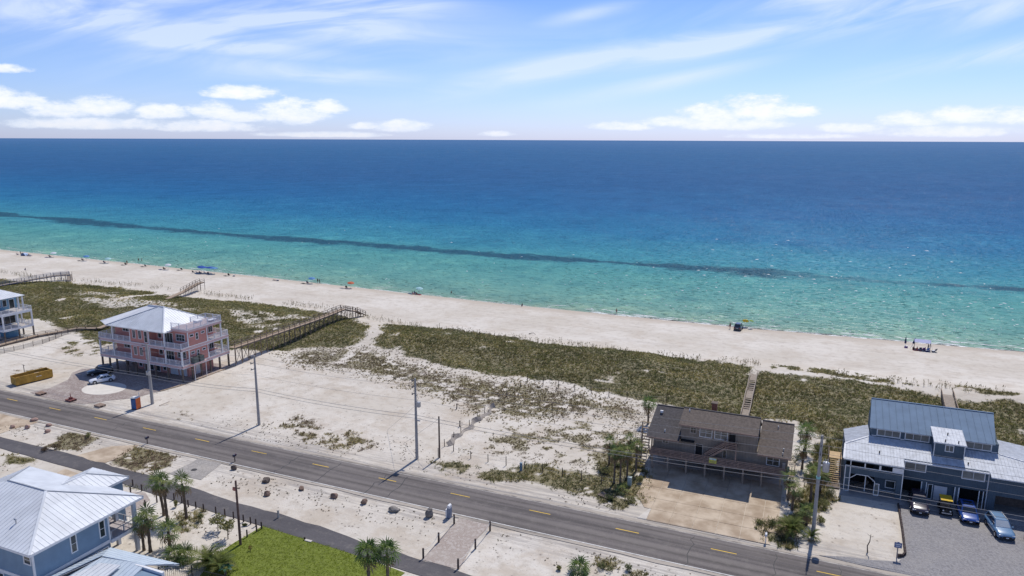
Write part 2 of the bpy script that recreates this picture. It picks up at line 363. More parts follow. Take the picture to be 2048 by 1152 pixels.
# trodden, stony lots: small shells and stones, grey crushed shell near the road
vor = t.node('ShaderNodeTexVoronoi'); t.put(vor.inputs['Vector'], oc); vor.inputs['Scale'].default_value = 1.15
lots = t.math('MULTIPLY', t.maprange(PY, 136, 118), t.maprange(n1, .34, .50))
dots = t.math('MULTIPLY', t.maprange(vor.outputs['Distance'], .24, .10), t.math('MULTIPLY', t.maprange(n2, .46, .56), lots))
base = t.mix(t.math('MULTIPLY', dots, .8), base, (.20, .17, .145))
vor2 = t.node('ShaderNodeTexVoronoi'); t.put(vor2.inputs['Vector'], oc); vor2.inputs['Scale'].default_value = 2.6
base = t.mix(t.math('MULTIPLY', t.math('MULTIPLY', t.maprange(vor2.outputs['Distance'], .2, .1), t.maprange(n1, .40, .54)), t.math('MULTIPLY', t.maprange(PY, 134, 112), .75)), base, (.33, .28, .235))
rs = t.noise(t.comb(t.math('MULTIPLY', PX, .10), t.math('MULTIPLY', PY, 1.5), 3.), 1, 5, .7)
nearroad = t.math('MULTIPLY', t.maprange(PY, 95.5, 90.), t.maprange(PY, 74, 79))
base = t.mix(t.math('MULTIPLY', t.math('MULTIPLY', t.maprange(rs, .42, .60), nearroad), .75), base, (.34, .31, .28))
lit = t.node('ShaderNodeAttribute', attribute_name='litter').outputs['Fac']
ln = t.noise(oc, 1.7, 4, .7)
base = t.mix(t.math('MULTIPLY', t.maprange(t.math('ADD', lit, t.math('MULTIPLY', t.math('SUBTRACT', ln, .5), 1.1)), .22, .7), .9), base, t.mix(t.maprange(n3, .35, .65), (.15, .138, .068), (.255, .215, .125)))
t.put(b.inputs['Base Color'], base); b.inputs['Roughness'].default_value = .95; b.inputs['Specular IOR Level'].default_value = .1
foot = t.node('ShaderNodeTexVoronoi'); foot.feature = 'SMOOTH_F1'; t.put(foot.inputs['Vector'], oc); foot.inputs['Scale'].default_value = 1.5
bp = t.node('ShaderNodeBump'); bp.inputs['Strength'].default_value = .55; bp.inputs['Distance'].default_value = .22
t.put(bp.inputs['Height'], t.math('ADD', t.math('MULTIPLY', n2, .7), t.math('ADD', t.math('MULTIPLY', n3, .35), t.math('MULTIPLY', foot.outputs['Distance'], .35)))); t.l.new(bp.outputs[0], b.inputs['Normal'])
me.materials.append(ms); o = bpy.data.objects.new('sand', me); COL.objects.link(o); tag(o, 'white sand of the lots, dunes and beach', kind='structure')
# ------------------------------------------------------------------ sea
LNMAX = math.log(12000/200.)
wx = np.array([-90000, -20000, -6000, -2000, -700, -300, 0, 200, 700, 2000, 6000, 20000, 90000.]); wy = np.array([196, 230, 300, 500, 1000, 3000, 9000, 30000, 90000.])
X_, Y_ = np.meshgrid(wx, wy); me = grid_mesh('sea', X_, Y_, np.full(X_.shape, WATER_Z))
ms = bpy.data.materials.new('sea_water'); ms.use_nodes = True; t = NT(ms.node_tree); b = t.n['Principled BSDF']
oc = t.node('ShaderNodeTexCoord').outputs['Object']; sx = t.node('ShaderNodeSeparateXYZ'); t.put(sx.inputs[0], oc); PX, PY, PZ = sx.outputs
wob = t.noise(t.comb(t.math('MULTIPLY', PX, .004), t.math('MULTIPLY', PY, .012), 0.), 1, 4, .6)
# depth follows the distance off the beach (log scale)
off_ = t.math('MAXIMUM', t.math('SUBTRACT', PY, 196.), 6.)
lg = t.math('DIVIDE', t.math('LOGARITHM', t.math('MULTIPLY', off_, t.math('ADD', .78, t.math('MULTIPLY', wob, .44))), math.e), math.log(12000.))
def st(dist, col): return (math.log(dist)/math.log(12000.), col)
WCOL = [st(6, (.33, .36, .27)), st(11, (.20, .33, .255)), st(30, (.135, .31, .265)), st(75, (.085, .29, .28)), st(120, (.046, .235, .300)), st(200, (.022, .165, .300)), st(330, (.017, .125, .28)), st(650, (.022, .105, .25)), st(2500, (.034, .125, .268)), st(11000, (.060, .150, .300))]
wc = t.ramp(lg, WCOL)
pat = t.noise(t.comb(t.math('MULTIPLY', PX, .02), t.math('MULTIPLY', PY, .05), 5.), 1, 5, .65)
wc = t.mix(t.math('MULTIPLY', t.maprange(pat, .42, .68), .28), wc, t.mix(1, wc, (.55, .72, .80), 'MULTIPLY'))
ch1 = t.noise(t.comb(t.math('MULTIPLY', PX, .11), t.math('MULTIPLY', PY, .13), 3.), 1, 5, .75)
ch2 = t.noise(t.comb(t.math('MULTIPLY', PX, .035), t.math('MULTIPLY', PY, .020), 6.), 1, 7, .8)
ch3 = t.noise(t.comb(t.math('MULTIPLY', PX, .004), t.math('MULTIPLY', PY, .004), 8.), 1, 8, .75)
chop = t.math('ADD', t.math('MULTIPLY', ch1, .35), t.math('ADD', t.math('MULTIPLY', ch2, .4), t.math('MULTIPLY', ch3, .25)))
wc = t.mix(t.math('MULTIPLY', t.maprange(chop, .5, .60), .55), wc, t.mix(1, wc, (2.1, 1.6, 1.35), 'MULTIPLY')); wc = t.mix(t.math('MULTIPLY', t.maprange(chop, .5, .41), .62), wc, t.mix(1, wc, (.40, .58, .70), 'MULTIPLY'))
# weed-covered bar running parallel to the shore
bn = t.noise(t.comb(t.math('MULTIPLY', PX, .012), t.math('MULTIPLY', PY, .03), 9.), 1, 3, .5)
bn2 = t.noise(t.comb(t.math('MULTIPLY', PX, .09), t.math('MULTIPLY', PY, .16), 2.), 1, 4, .7)
cen = t.math('ADD', 293.5, t.math('MULTIPLY', t.math('POWER', t.math('ABSOLUTE', t.math('DIVIDE', t.math('ADD', PX, 90.), 420.)), 2.), 22.))
cen = t.math('ADD', cen, t.math('MULTIPLY', t.math('SUBTRACT', bn, .5), 20.))
dist = t.math('ABSOLUTE', t.math('SUBTRACT', PY, cen))
wn = t.noise(t.comb(t.math('MULTIPLY', PX, .011), 0., 13.), 1, 3, .6); gn = t.noise(t.comb(t.math('MULTIPLY', PX, .016), 0., 21.), 1, 4, .65)
hw = t.math('ADD', 1.5, t.math('MULTIPLY', t.maprange(wn, .32, .66), 8.5))
band = t.maprange(t.math('SUBTRACT', t.math('ADD', dist, t.math('MULTIPLY', t.math('SUBTRACT', bn2, .5), 22.)), hw), 3.0, -3.0)
fade = t.math('SUBTRACT', 1., t.math('MULTIPLY', t.math('MULTIPLY', t.maprange(PX, -22., -2.), t.maprange(PX, 52., 34.)), .5))
band = t.math('MULTIPLY', t.math('MULTIPLY', band, fade), t.math('MULTIPLY', t.maprange(t.math('ADD', bn2, t.math('MULTIPLY', gn, .7)), .46, .80), .9))
wc = t.mix(band, wc, (.016, .070, .115))
wv1 = t.noise(t.comb(t.math('MULTIPLY', PX, .16), t.math('MULTIPLY', PY, .42), 0.), 1, 4, .62, .4)
wv2 = t.noise(t.comb(t.math('MULTIPLY', PX, .9), t.math('MULTIPLY', PY, 1.5), 7.), 1, 3, .6)
bp = t.node('ShaderNodeBump'); bp.inputs['Strength'].default_value = 1.; bp.inputs['Distance'].default_value = 1.5
sp = t.noise(t.comb(t.math('MULTIPLY', PX, .42), t.math('MULTIPLY', PY, .75), 17.), 1, 2, .5); spk = t.math('MULTIPLY', t.maprange(sp, .57, .80, 0, 1, False), t.maprange(ch3, .36, .56))
t.put(bp.inputs['Height'], t.math('ADD', t.math('ADD', t.math('MULTIPLY', wv1, .45), t.math('MULTIPLY', wv2, .06)), t.math('MULTIPLY', spk, .75)))
# broken water: body colour scattered from below, a limited share mirrored off the ruffled surface
t.n.remove(b); df = t.node('ShaderNodeBsdfDiffuse'); t.put(df.inputs[0], wc); t.l.new(bp.outputs[0], df.inputs['Normal'])
gl = t.node('ShaderNodeBsdfGlossy'); gl.inputs['Roughness'].default_value = .24; t.l.new(bp.outputs[0], gl.inputs['Normal'])
fr = t.node('ShaderNodeFresnel'); fr.inputs['IOR'].default_value = 1.33; t.l.new(bp.outputs[0], fr.inputs['Normal'])
mx = t.node('ShaderNodeMixShader'); t.put(mx.inputs[0], t.math('MINIMUM', t.math('MULTIPLY', fr.outputs[0], .6), .06)); t.l.new(df.outputs[0], mx.inputs[1]); t.l.new(gl.outputs[0], mx.inputs[2]); t.l.new(mx.outputs[0], t.n['Material Output'].inputs[0])
me.materials.append(ms); o = bpy.data.objects.new('sea', me); COL.objects.link(o); tag(o, 'clear sea turning from green shallows to deep blue', kind='structure')
# broken wash along the waterline
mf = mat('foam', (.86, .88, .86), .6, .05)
fb = MB()
for k in range(430):
    x = RNG.uniform(-360, 75) if k < 230 else RNG.uniform(-60, 75); L = RNG.uniform(2., 9); y0 = shore(x)+RNG.normal(.2, .35) + (RNG.random() < .25)*RNG.uniform(.5, 5); n = 7
    top = []; bot = []
    for i in range(n):
        xx = x+L*(i/(n-1)-.5); wd = (.32 if x < -60 else .5)*math.sin(math.pi*(i+.15)/(n-.7))*RNG.uniform(.3, 1.); yy = y0+shore(xx)-shore(x)+RNG.normal(0, .1)
        top.append((xx, yy+wd/2, WATER_Z+.03)); bot.append((xx, yy-wd/2, WATER_Z+.03))
    v = top+bot; fb.add(v, [(i, i+1, n+i+1, n+i) for i in range(n-1)])
tag(fb.build('foam', mf), 'thin white wash along the waterline', kind='stuff')
wf = MB()
for k in range(1500):      # white flecks added as sun glints and small breaking ripples, denser towards the sun
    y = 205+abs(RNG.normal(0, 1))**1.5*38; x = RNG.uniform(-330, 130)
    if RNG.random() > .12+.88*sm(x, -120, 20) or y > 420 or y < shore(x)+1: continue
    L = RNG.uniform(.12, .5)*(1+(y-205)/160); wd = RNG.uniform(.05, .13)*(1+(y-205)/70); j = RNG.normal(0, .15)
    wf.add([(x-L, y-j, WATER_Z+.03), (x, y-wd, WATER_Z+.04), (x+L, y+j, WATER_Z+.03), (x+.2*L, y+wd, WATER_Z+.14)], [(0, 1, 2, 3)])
tag(wf.build('glint_flecks', mf), 'small white flecks for sun glints and breaking ripples on the water', kind='stuff')
# ------------------------------------------------------------------ paved ground
def sheet(name, poly, z, material, label, parent=None, kind='structure', edge=None):
    mb = MB(); mb.prism([(p[0], p[1], z) for p in poly], (0, 0, -.3)); o = mb.build(name, material, parent)
    if not parent: tag(o, label, kind=kind)
    return o
def asphalt(name, c0, c1, wear):
    mm = bpy.data.materials.new(name); mm.use_nodes = True; t = NT(mm.node_tree); b = t.n['Principled BSDF']
    oc = t.node('ShaderNodeTexCoord').outputs['Object']; sx = t.node('ShaderNodeSeparateXYZ'); t.put(sx.inputs[0], oc); PX, PY, PZ = sx.outputs
    n = t.noise(t.comb(t.math('MULTIPLY', PX, .02), t.math('MULTIPLY', PY, .6), 0.), 1, 5, .6); g = t.noise(oc, 7, 3, .7); pch = t.noise(oc, .09, 3, .6)
    c = t.mix(t.maprange(n, .3, .7), c0, c1); c = t.mix(t.math('MULTIPLY', t.maprange(g, .4, .7), .25), c, tuple(q*1.7 for q in c1)); c = t.mix(t.math('MULTIPLY', t.maprange(pch, .5, .62), .35), c, tuple(q*.75 for q in c0))
    if wear:
        for yc in (81.7, 83.5, 86.3, 88.0-.5):       # wheel paths polished pale, oil line between them
            d = t.math('ABSOLUTE', t.math('SUBTRACT', PY, yc)); c = t.mix(t.math('MULTIPLY', t.maprange(d, .6, .1), .35), c, tuple(q*1.45 for q in c1))
        for yc in (82.6, 85.0, 86.9):
            d = t.math('ABSOLUTE', t.math('SUBTRACT', PY, yc)); c = t.mix(t.math('MULTIPLY', t.maprange(d, .35, .05), t.math('MULTIPLY', n, .7)), c, tuple(q*.55 for q in c0))
        eg = t.math('MINIMUM', t.math('SUBTRACT', PY, 79.7), t.math('SUBTRACT', 88.75, PY)); c = t.mix(t.math('MULTIPLY', t.maprange(t.math('SUBTRACT', eg, t.math('MULTIPLY', t.noise(oc, .5, 5, .7), 1.5)), .15, -.35), .85), c, (.46, .405, .335))
        dk = t.noise(t.comb(t.math('MULTIPLY', PX, .045), t.math('MULTIPLY', PY, .9), 7.), 1, 2, .4); c = t.mix(t.math('MULTIPLY', t.maprange(dk, .58, .63), .38), c, tuple(q*.62 for q in c0))
    edge = t.math('MULTIPLY', t.maprange(t.noise(oc, .8, 4, .7), .5, .7), .25); c = t.mix(edge, c, (.26, .235, .205))
    t.put(b.inputs['Base Color'], c); b.inputs['Roughness'].default_value = .85; b.inputs['Specular IOR Level'].default_value = .25
    bp = t.node('ShaderNodeBump'); bp.inputs['Strength'].default_value = .3; bp.inputs['Distance'].default_value = .03; t.put(bp.inputs['Height'], g); t.l.new(bp.outputs[0], b.inputs['Normal'])
    return mm
m_road = asphalt('road_asphalt', (.112, .098, .093), (.165, .146, .134), True); m_path = asphalt('path_asphalt', (.086, .080, .084), (.112, .104, .106), False)
def strip(y0, y1, x0=-700, x1=330, wob=.0, seed=1, n=240):
    px = np.linspace(x0, x1, n); a = y0+wob*(fbm(px/3., px*0, seed, 4)-.5); c = y1+wob*(fbm(px/3., px*0, seed+5, 4)-.5)
    return px, a, c
def ribbon(name, x, a, c, z, material, label, parent=None, kind='structure', under=.3):
    mb = MB(); n = len(x)
    for i in range(n): mb.v += [(x[i], a[i], z), (x[i], c[i], z), (x[i], a[i], z-under), (x[i], c[i], z-under)]
    for i in range(n-1):
        k = 4*i; mb.f += [(k, k+4, k+5, k+1), (k, k+2, k+6, k+4), (k+1, k+5, k+7, k+3)]
    mb.mi = [0]*len(mb.f); o = mb.build(name, material, parent)
    if not parent: tag(o, label, kind=kind)
    return o
ROADZ = .07
m_white = mat('road_paint_white', (.72, .71, .68), .7, .18, 1.5); m_wworn = mat('worn_road_paint', (.40, .375, .345), .8, .3, .8); m_yel = mat('road_paint_yellow', (.72, .46, .05), .7, .12, 2)
x, a, c = strip(79.75, 88.7, wob=.5, seed=3); road = ribbon('road', x, a, c, ROADZ, m_road, 'grey asphalt coast road with worn wheel tracks')
for y in (80.45, 87.95):
    x, a, c = strip(y-.055, y+.055, wob=.03, seed=11); ribbon('edge_line', x, a, c, ROADZ+.004, m_white if y < 85 else m_wworn, '', road, under=.002)
for k in range(-46, 27):
    xc = -68.4+k*12.19; mb = MB(); mb.add([(xc-1.55, 85.33, ROADZ+.004), (xc+1.55, 85.33, ROADZ+.004), (xc+1.55, 85.47, ROADZ+.004), (xc-1.55, 85.47, ROADZ+.004)], [(0, 1, 2, 3)])
    if -170 < xc < 20: mb.build('centre_dash', m_yel, road)
m_tar = mat('tar_seal', (.045, .042, .042), .6, .2)
tb = MB()
for xx in (-129, -111, -73.5, -66, -57, -53.6, -11.5, -1.5, 5.5):
    pts = [(xx+RNG.normal(0, .25), y, ROADZ+.003) for y in np.arange(80.2, 88.3, .9)]
    for p, q in zip(pts, pts[1:]): tb.add([(p[0]-.06, p[1], p[2]), (p[0]+.06, p[1], p[2]), (q[0]+.06, q[1], q[2]), (q[0]-.06, q[1], q[2])], [(0, 1, 2, 3)])
tb.build('crack_seal', m_tar, road)
# the path: its line bends slightly towards the houses further right
pxs = np.linspace(-500, 120, 260)
pf = np.interp(pxs, [-500, -126, -95, -60, -34, 120], [76, 73.1, 72.5, 70.7, 68.4, 60])+.9*(fbm(pxs/2.5, pxs*0, 31, 4)-.5)
pn = np.interp(pxs, [-500, -121, -94, -81, -64, -42, 120], [72.6, 69.9, 69.2, 68.1, 67.6, 66.3, 57])+.35*(fbm(pxs/3, pxs*0, 37, 4)-.5)
ribbon('path', pxs, pn, pf, .06, m_path, 'dark asphalt bicycle path beside the lots')
def poly_g(*px): return [tuple(G(*p))[:2] for p in px]
m_conc = mat('tan_concrete', (.42, .315, .215), .85, .18, .35, .3, 14, col2=(.47, .385, .285)); m_concw = mat('pale_concrete', (.56, .515, .45), .85, .12, .5, .3, 14)
def pavermat(name, c1, c2, c3, s=4.2):
    mm = bpy.data.materials.new(name); mm.use_nodes = True; t = NT(mm.node_tree); b = t.n['Principled BSDF']; oc = t.node('ShaderNodeTexCoord').outputs['Object']
    br = t.node('ShaderNodeTexBrick'); t.put(br.inputs['Vector'], oc); br.inputs['Scale'].default_value = s; br.inputs['Color1'].default_value = (*c1, 1); br.inputs['Color2'].default_value = (*c2, 1)
    br.inputs['Mortar'].default_value = (*[q*.6 for q in c1], 1); br.inputs['Mortar Size'].default_value = .035; br.inputs['Bias'].default_value = 0.
    vo = t.node('ShaderNodeTexVoronoi'); t.put(vo.inputs['Vector'], oc); vo.inputs['Scale'].default_value = 3.2
    c = t.mix(t.math('MULTIPLY', t.maprange(t.vmath('DOT_PRODUCT', vo.outputs['Color'], (1, 0, 0), 1), .5, .9), .6), br.outputs['Color'], c3)
    c = t.mix(t.math('MULTIPLY', t.maprange(t.noise(oc, .25, 4), .45, .7), .4), c, (.47, .42, .36))
    t.put(b.inputs['Base Color'], c); b.inputs['Roughness'].default_value = .85
    bp = t.node('ShaderNodeBump'); bp.inputs['Strength'].default_value = .3; bp.inputs['Distance'].default_value = .02; t.put(bp.inputs['Height'], br.outputs['Fac']); bp.invert = True; t.l.new(bp.outputs[0], b.inputs['Normal'])
    return mm
m_pav = pavermat('mauve_pavers', (.30, .235, .205), (.36, .30, .27), (.44, .385, .345)); m_pav2 = pavermat('rose_pavers', (.40, .32, .27), (.44, .38, .33), (.50, .45, .40)); m_pav3 = pavermat('grey_pavers', (.33, .30, .27), (.38, .35, .315), (.42, .39, .35))
# forecourt of the pink house
court = sheet('paved_forecourt', [(-142.5, 89.6), (-141.5, 93), (-143.0, 98), (-146.5, 101.5), (-147.2, 104.4), (-144.0, 106.0), (-143.0, 119.2), (-118.2, 119.2), (-118.4, 104.6), (-119.4, 100.5), (-121, 95.5), (-124.5, 92.4), (-126.5, 89.4), (-131, 88.9), (-138, 88.9)], .045, m_pav, 'mauve brick forecourt under and in front of the pink house')
ov = [(-131.2+4.6*math.cos(t_), 97.2+3.6*math.sin(t_)) for t_ in np.linspace(0, 2*math.pi, 40)[:-1]]
sheet('sand_oval', ov, .053, ms if False else mat('raked_sand', (.66, .62, .55), .95, .06, .8, .4, 6), 'pale oval sand bed in the forecourt')
kb = MB()
for p, q in (((-118.25, 104.5), (-118.0, 119.3)), ((-119.3, 100.4), (-118.25, 104.5))): kb.beam((p[0], p[1], .06), (q[0], q[1], .06), .22, .22)
tag(kb.build('court_kerb', mat('tan_timber', (.40, .30, .20), .8, .2, 2)), 'low tan kerb along the right side of the forecourt', kind='structure')
# driveways on the near side
d2 = sheet('driveway', poly_g((222, 893), (280, 890), (240, 915), (205, 928), (150, 912)), .05, m_conc, 'tan sandy concrete driveway between the two brown-grass beds')
sheet('driveway', poly_g((-60, 818), (0, 818), (95, 838), (60, 850), (20, 860), (0, 868), (-60, 870)), .05, m_conc, 'tan driveway apron at the left edge of the photo')
sheet('driveway', poly_g((110, 948), (130, 938), (158, 948), (150, 968), (100, 968)), .05, m_conc, 'short tan driveway between the bike path and the blue house')
sheet('paver_driveway', poly_g((418, 903), (462, 914), (440, 930), (402, 960), (338, 948), (385, 925)), .05, m_pav3, 'grey brick driveway with a round cover, from the road to the bike path')
mb = MB(); g = G(388, 940); mb.tube([(g.x, g.y, .03), (g.x, g.y, .065)], .45, 20); tag(mb.build('manhole_cover', mat('iron', (.06, .055, .05), .6)), 'dark round manhole cover set in the grey brick driveway', 'manhole cover')
sheet('paver_driveway', poly_g((928, 1017), (1012, 1038), (985, 1046), (952, 1080), (918, 1140), (845, 1120), (880, 1078), (915, 1042)), .05, m_pav2, 'rose brick driveway between rope fences')
sheet('paver_driveway', poly_g((240, 1010), (262, 985), (290, 985), (300, 1000), (262, 1030), (240, 1040)), .05, m_pav2, 'rose brick parking pad beside the blue house')
# slabs of the brown house's parking, each one cast separately
drv = thing('slab_driveway', '', None); del drv['label']; drv['label'] = 'tan concrete slab parking in front of and under the brown house'; drv['kind'] = 'structure'
xsl = [-20.9, -18.0, -15.0, -12.0, -9.0, -6.0, -3.6, -1.6]; ysl = [89.2, 92.4, 95.6, 99.0, 103.0, 107.0]
for i in range(len(xsl)-1):
    for j in range(len(ysl)-1):
        x0, x1, y0, y1 = xsl[i]+.03, xsl[i+1]-.03, ysl[j]+.03, ysl[j+1]-.03
        if j == 0 and i == 0: quad = [(x0+1.6, y0), (x1, y0), (x1, y1), (x0+2.6, y1)]
        elif j == 1 and i == 0: quad = [(x0+1.9, y0), (x1, y0), (x1, y1), (x0+.2, y1)]
        elif j < 1 and i >= 5: quad = [(x0, y0), (x1-.6*(i == 6), y0), (x1-1.4*(i == 6), y1), (x0, y1)]
        else: quad = [(x0, y0), (x1, y0), (x1, y1), (x0, y1)]
        dz = RNG.uniform(-.012, .012); mb = MB(); mb.prism([(p[0], p[1], .07+dz) for p in quad], (0, 0, -.3)); mb.build('slab', m_concw if (j == 0 and i < 1) else m_conc, drv)
# gravel court of the navy house
mg = bpy.data.materials.new('grey_gravel'); mg.use_nodes = True; t = NT(mg.node_tree); b = t.n['Principled BSDF']; oc = t.node('ShaderNodeTexCoord').outputs['Object']
vo = t.node('ShaderNodeTexVoronoi'); t.put(vo.inputs['Vector'], oc); vo.inputs['Scale'].default_value = 6
c = t.mix(t.vmath('DOT_PRODUCT', vo.outputs['Color'], (1, 0, 0), 1), (.19, .18, .182), (.30, .287, .282)); c = t.mix(t.math('MULTIPLY', t.maprange(t.noise(oc, .3, 4), .4, .7), .4), c, (.31, .29, .27))
t.put(b.inputs['Base Color'], c); b.inputs['Roughness'].default_value = .9; bp = t.node('ShaderNodeBump'); bp.inputs['Distance'].default_value = .06; bp.inputs['Strength'].default_value = .8; t.put(bp.inputs['Height'], vo.outputs['Distance']); t.l.new(bp.outputs[0], b.inputs['Normal'])
sheet('gravel_court', [(13.6, 107.2), (13.1, 93.4), (12.4, 91.6), (9.3, 90.6), (6.6, 90.2), (3.5, 89.2), (12, 88.8), (45, 88.8), (45, 107.4)], .05, mg, 'grey gravel parking court of the navy house')
sheet('house_slab', [(6.0, 107.3), (13.6, 107.3), (45, 107.6), (45, 120), (6.0, 120)], .062, mat('grey_concrete', (.33, .32, .31), .85, .15, .5, .3, 14), 'grey concrete slab under the navy house')
# lawn
lawn = poly_g((530, 1050), (470, 1085), (440, 1105), (380, 1175), (520, 1210), (700, 1230), (810, 1146), (680, 1098), (600, 1074))
sheet('lawn', lawn, .05, mat('turf_soil', (.15, .18, .03), .95, .2, 1.5, .6, 10), 'mown lawn ground')
m_trim = mat('white_trim', (.74, .74, .74), .6, .06, 1.5)
# ------------------------------------------------------------------ building helpers
def clip_strip(poly, lo, hi):
    def half(pl, s, c):
        out = []
        for i in range(len(pl)):
            a, b = pl[i], pl[(i+1) % len(pl)]; ia, ib = s*(a[0]-c) >= 0, s*(b[0]-c) >= 0
            if ia: out.append(a)
            if ia != ib: t_ = (c-a[0])/(b[0]-a[0]); out.append((c, a[1]+t_*(b[1]-a[1])))
        return out
    p = half(poly, 1, lo); return half(p, -1, hi) if len(p) > 2 else []
def slope(parent, pts, material, w=.5, single=False, rib=.032, thick=.07, gap=.008, name='roof_panel'):
    """one roof plane laid with standing-seam sheets; single = all sheets joined in one part"""
    pts = [Vector(p) for p in pts]; n = sum((pts[i].cross(pts[(i+1) % len(pts)]) for i in range(len(pts))), Vector()).normalized()
    if n.z < 0: n = -n
    hz_ = n.cross(ZZ).normalized(); up = hz_.cross(n) if hz_.cross(n).z > 0 else n.cross(hz_); o = pts[0]
    pl = [((p-o).dot(hz_), (p-o).dot(up)) for p in pts]; u0, u1 = min(p[0] for p in pl), max(p[0] for p in pl)
    k = max(1, round((u1-u0)/w)); ww = (u1-u0)/k; mb = MB(); outs = []
    for i in range(k):
        a, b_ = u0+i*ww, u0+(i+1)*ww; c = clip_strip(pl, a+gap, b_-gap)
        if len(c) < 3: continue
        if not single: mb = MB()
        mb.prism([o+hz_*p[0]+up*p[1] for p in c], -n*thick)
        vs = [p[1] for p in c if abs(p[0]-a-gap) < .02]
        if len(vs) >= 2 and max(vs)-min(vs) > .1 and rib:
            q = o+hz_*(a+gap+rib*.4); mb.beam(q+up*min(vs)+n*rib*.4, q+up*max(vs)+n*rib*.4, rib*.7, rib, up=n)
        if not single: outs.append(mb.build(name, material, parent))
    ub = MB(); ub.prism([p-n*(thick+.004) for p in pts], -n*.04); ub.build('roof_underlay', m_trim, parent)
    if single: outs.append(mb.build(name if name != 'roof_panel' else 'roof_slope', material, parent))
    return outs
def window(parent, ax, pos, a0, a1, z0, z1, mframe, mglass, cols=1, rows=1, fw=.10, proud=.05, name='window'):
    """ax: '-y' faces the road, '+x' faces right, '+y', '-x'; a0..a1 along the wall"""
    s = -1 if ax[0] == '-' else 1; horiz = ax[1] == 'y'
    def bx(mb, u0, u1, w0, w1, d0, d1):
        lo, hi = sorted((pos+s*d0, pos+s*d1))
        if horiz: mb.box(u0, u1, lo, hi, w0, w1)
        else: mb.box(lo, hi, u0, u1, w0, w1)
    fr = MB(); bx(fr, a0, a1, z1-fw, z1, -.02, proud); bx(fr, a0, a1, z0, z0+fw, -.02, proud+.02); bx(fr, a0, a0+fw, z0+fw, z1-fw, -.02, proud); bx(fr, a1-fw, a1, z0+fw, z1-fw, -.02, proud)
    W = (a1-a0-2*fw); H_ = (z1-z0-2*fw); mw = .05
    for i in range(1, cols): x = a0+fw+W*i/cols; bx(fr, x-mw/2, x+mw/2, z0+fw, z1-fw, -.02, proud-.012)
    for j in range(1, rows): z = z0+fw+H_*j/rows; bx(fr, a0+fw, a1-fw, z-mw/2, z+mw/2, -.02, proud-.016)
    f = fr.build(name, mframe, parent)
    for i in range(cols):
        for j in range(rows):
            pm = MB(); bx(pm, a0+fw+W*i/cols, a0+fw+W*(i+1)/cols, z0+fw+H_*j/rows, z0+fw+H_*(j+1)/rows, -.01, proud-.035); pm.build('pane', mglass, f)
    return f
def railing(parent, pts, h, mat_, post=1.8, bal=.16, bw=.04, top=.09, bottom=.12, name='railing'):
    for si, (p, q) in enumerate(zip(pts, pts[1:])):
        p, q = Vector(p), Vector(q); L = (q-p).length; mb = MB()
        mb.beam(p+ZZ*h, q+ZZ*h, top, .06); mb.beam(p+ZZ*bottom, q+ZZ*bottom, .05, .06)
        for i in range(1, int(L/bal)):
            c = p.lerp(q, i*bal/L); mb.beam(c+ZZ*bottom, c+ZZ*h, bw, bw)
        mb.build(name, mat_, parent)
        k = max(1, round(L/post))
        for i in range(1 if si else 0, k+1):
            c = p.lerp(q, i/k)+Vector((.004*si, .003, 0)); pm = MB(); pm.beam(c, c+ZZ*(h+.08), .12, .12); pm.build('railing_post', mat_, parent)
def boardrail(parent, pts, h, mat_, n=3, bw=.14, post=1.8, name='rail'):
    """horizontal board railing: every board between two posts and every post its own part"""
    for si, (p, q) in enumerate(zip(pts, pts[1:])):
        p, q = Vector(p), Vector(q); L = (q-p).length; k = max(1, round(L/post)); side = (q-p).cross(ZZ).normalized()*.06
        for i in range(1 if si else 0, k+1):
            c = p.lerp(q, i/k); MB().beam(c, c+ZZ*h, .10, .10).build('rail_post', mat_, parent)
        for j in range(n):
            z = h*(j+1)/n-.04; 
            for i in range(k):
                a, b_ = p.lerp(q, i/k), p.lerp(q, (i+1)/k); MB().beam(a+ZZ*z+side, b_+ZZ*z+side, .03, bw).build(name, mat_, parent)
def part(name, m_, parent, *boxes):
    mb = MB()
    for b_ in boxes: mb.box(*b_)
    return mb.build(name, m_, parent)
m_trim = mat('white_trim', (.74, .74, .74), .6, .06, 1.5); m_glass = glassmat('window_glass', (.035, .045, .05)); m_glass2 = glassmat('curtained_glass', (.16, .17, .165), .12)
m_postw = mat('weathered_post', (.16, .125, .10), .9, .25, 2); m_wood = mat('weathered_timber', (.32, .245, .185), .9, .22, 2.5, .2, 20); m_woodl = mat('new_timber', (.50, .36, .20), .8, .15, 2.5)
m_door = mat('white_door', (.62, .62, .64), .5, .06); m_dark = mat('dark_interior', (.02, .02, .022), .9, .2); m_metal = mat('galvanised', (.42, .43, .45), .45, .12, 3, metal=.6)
m_black = mat('black_metal', (.02, .02, .022), .5, .1)
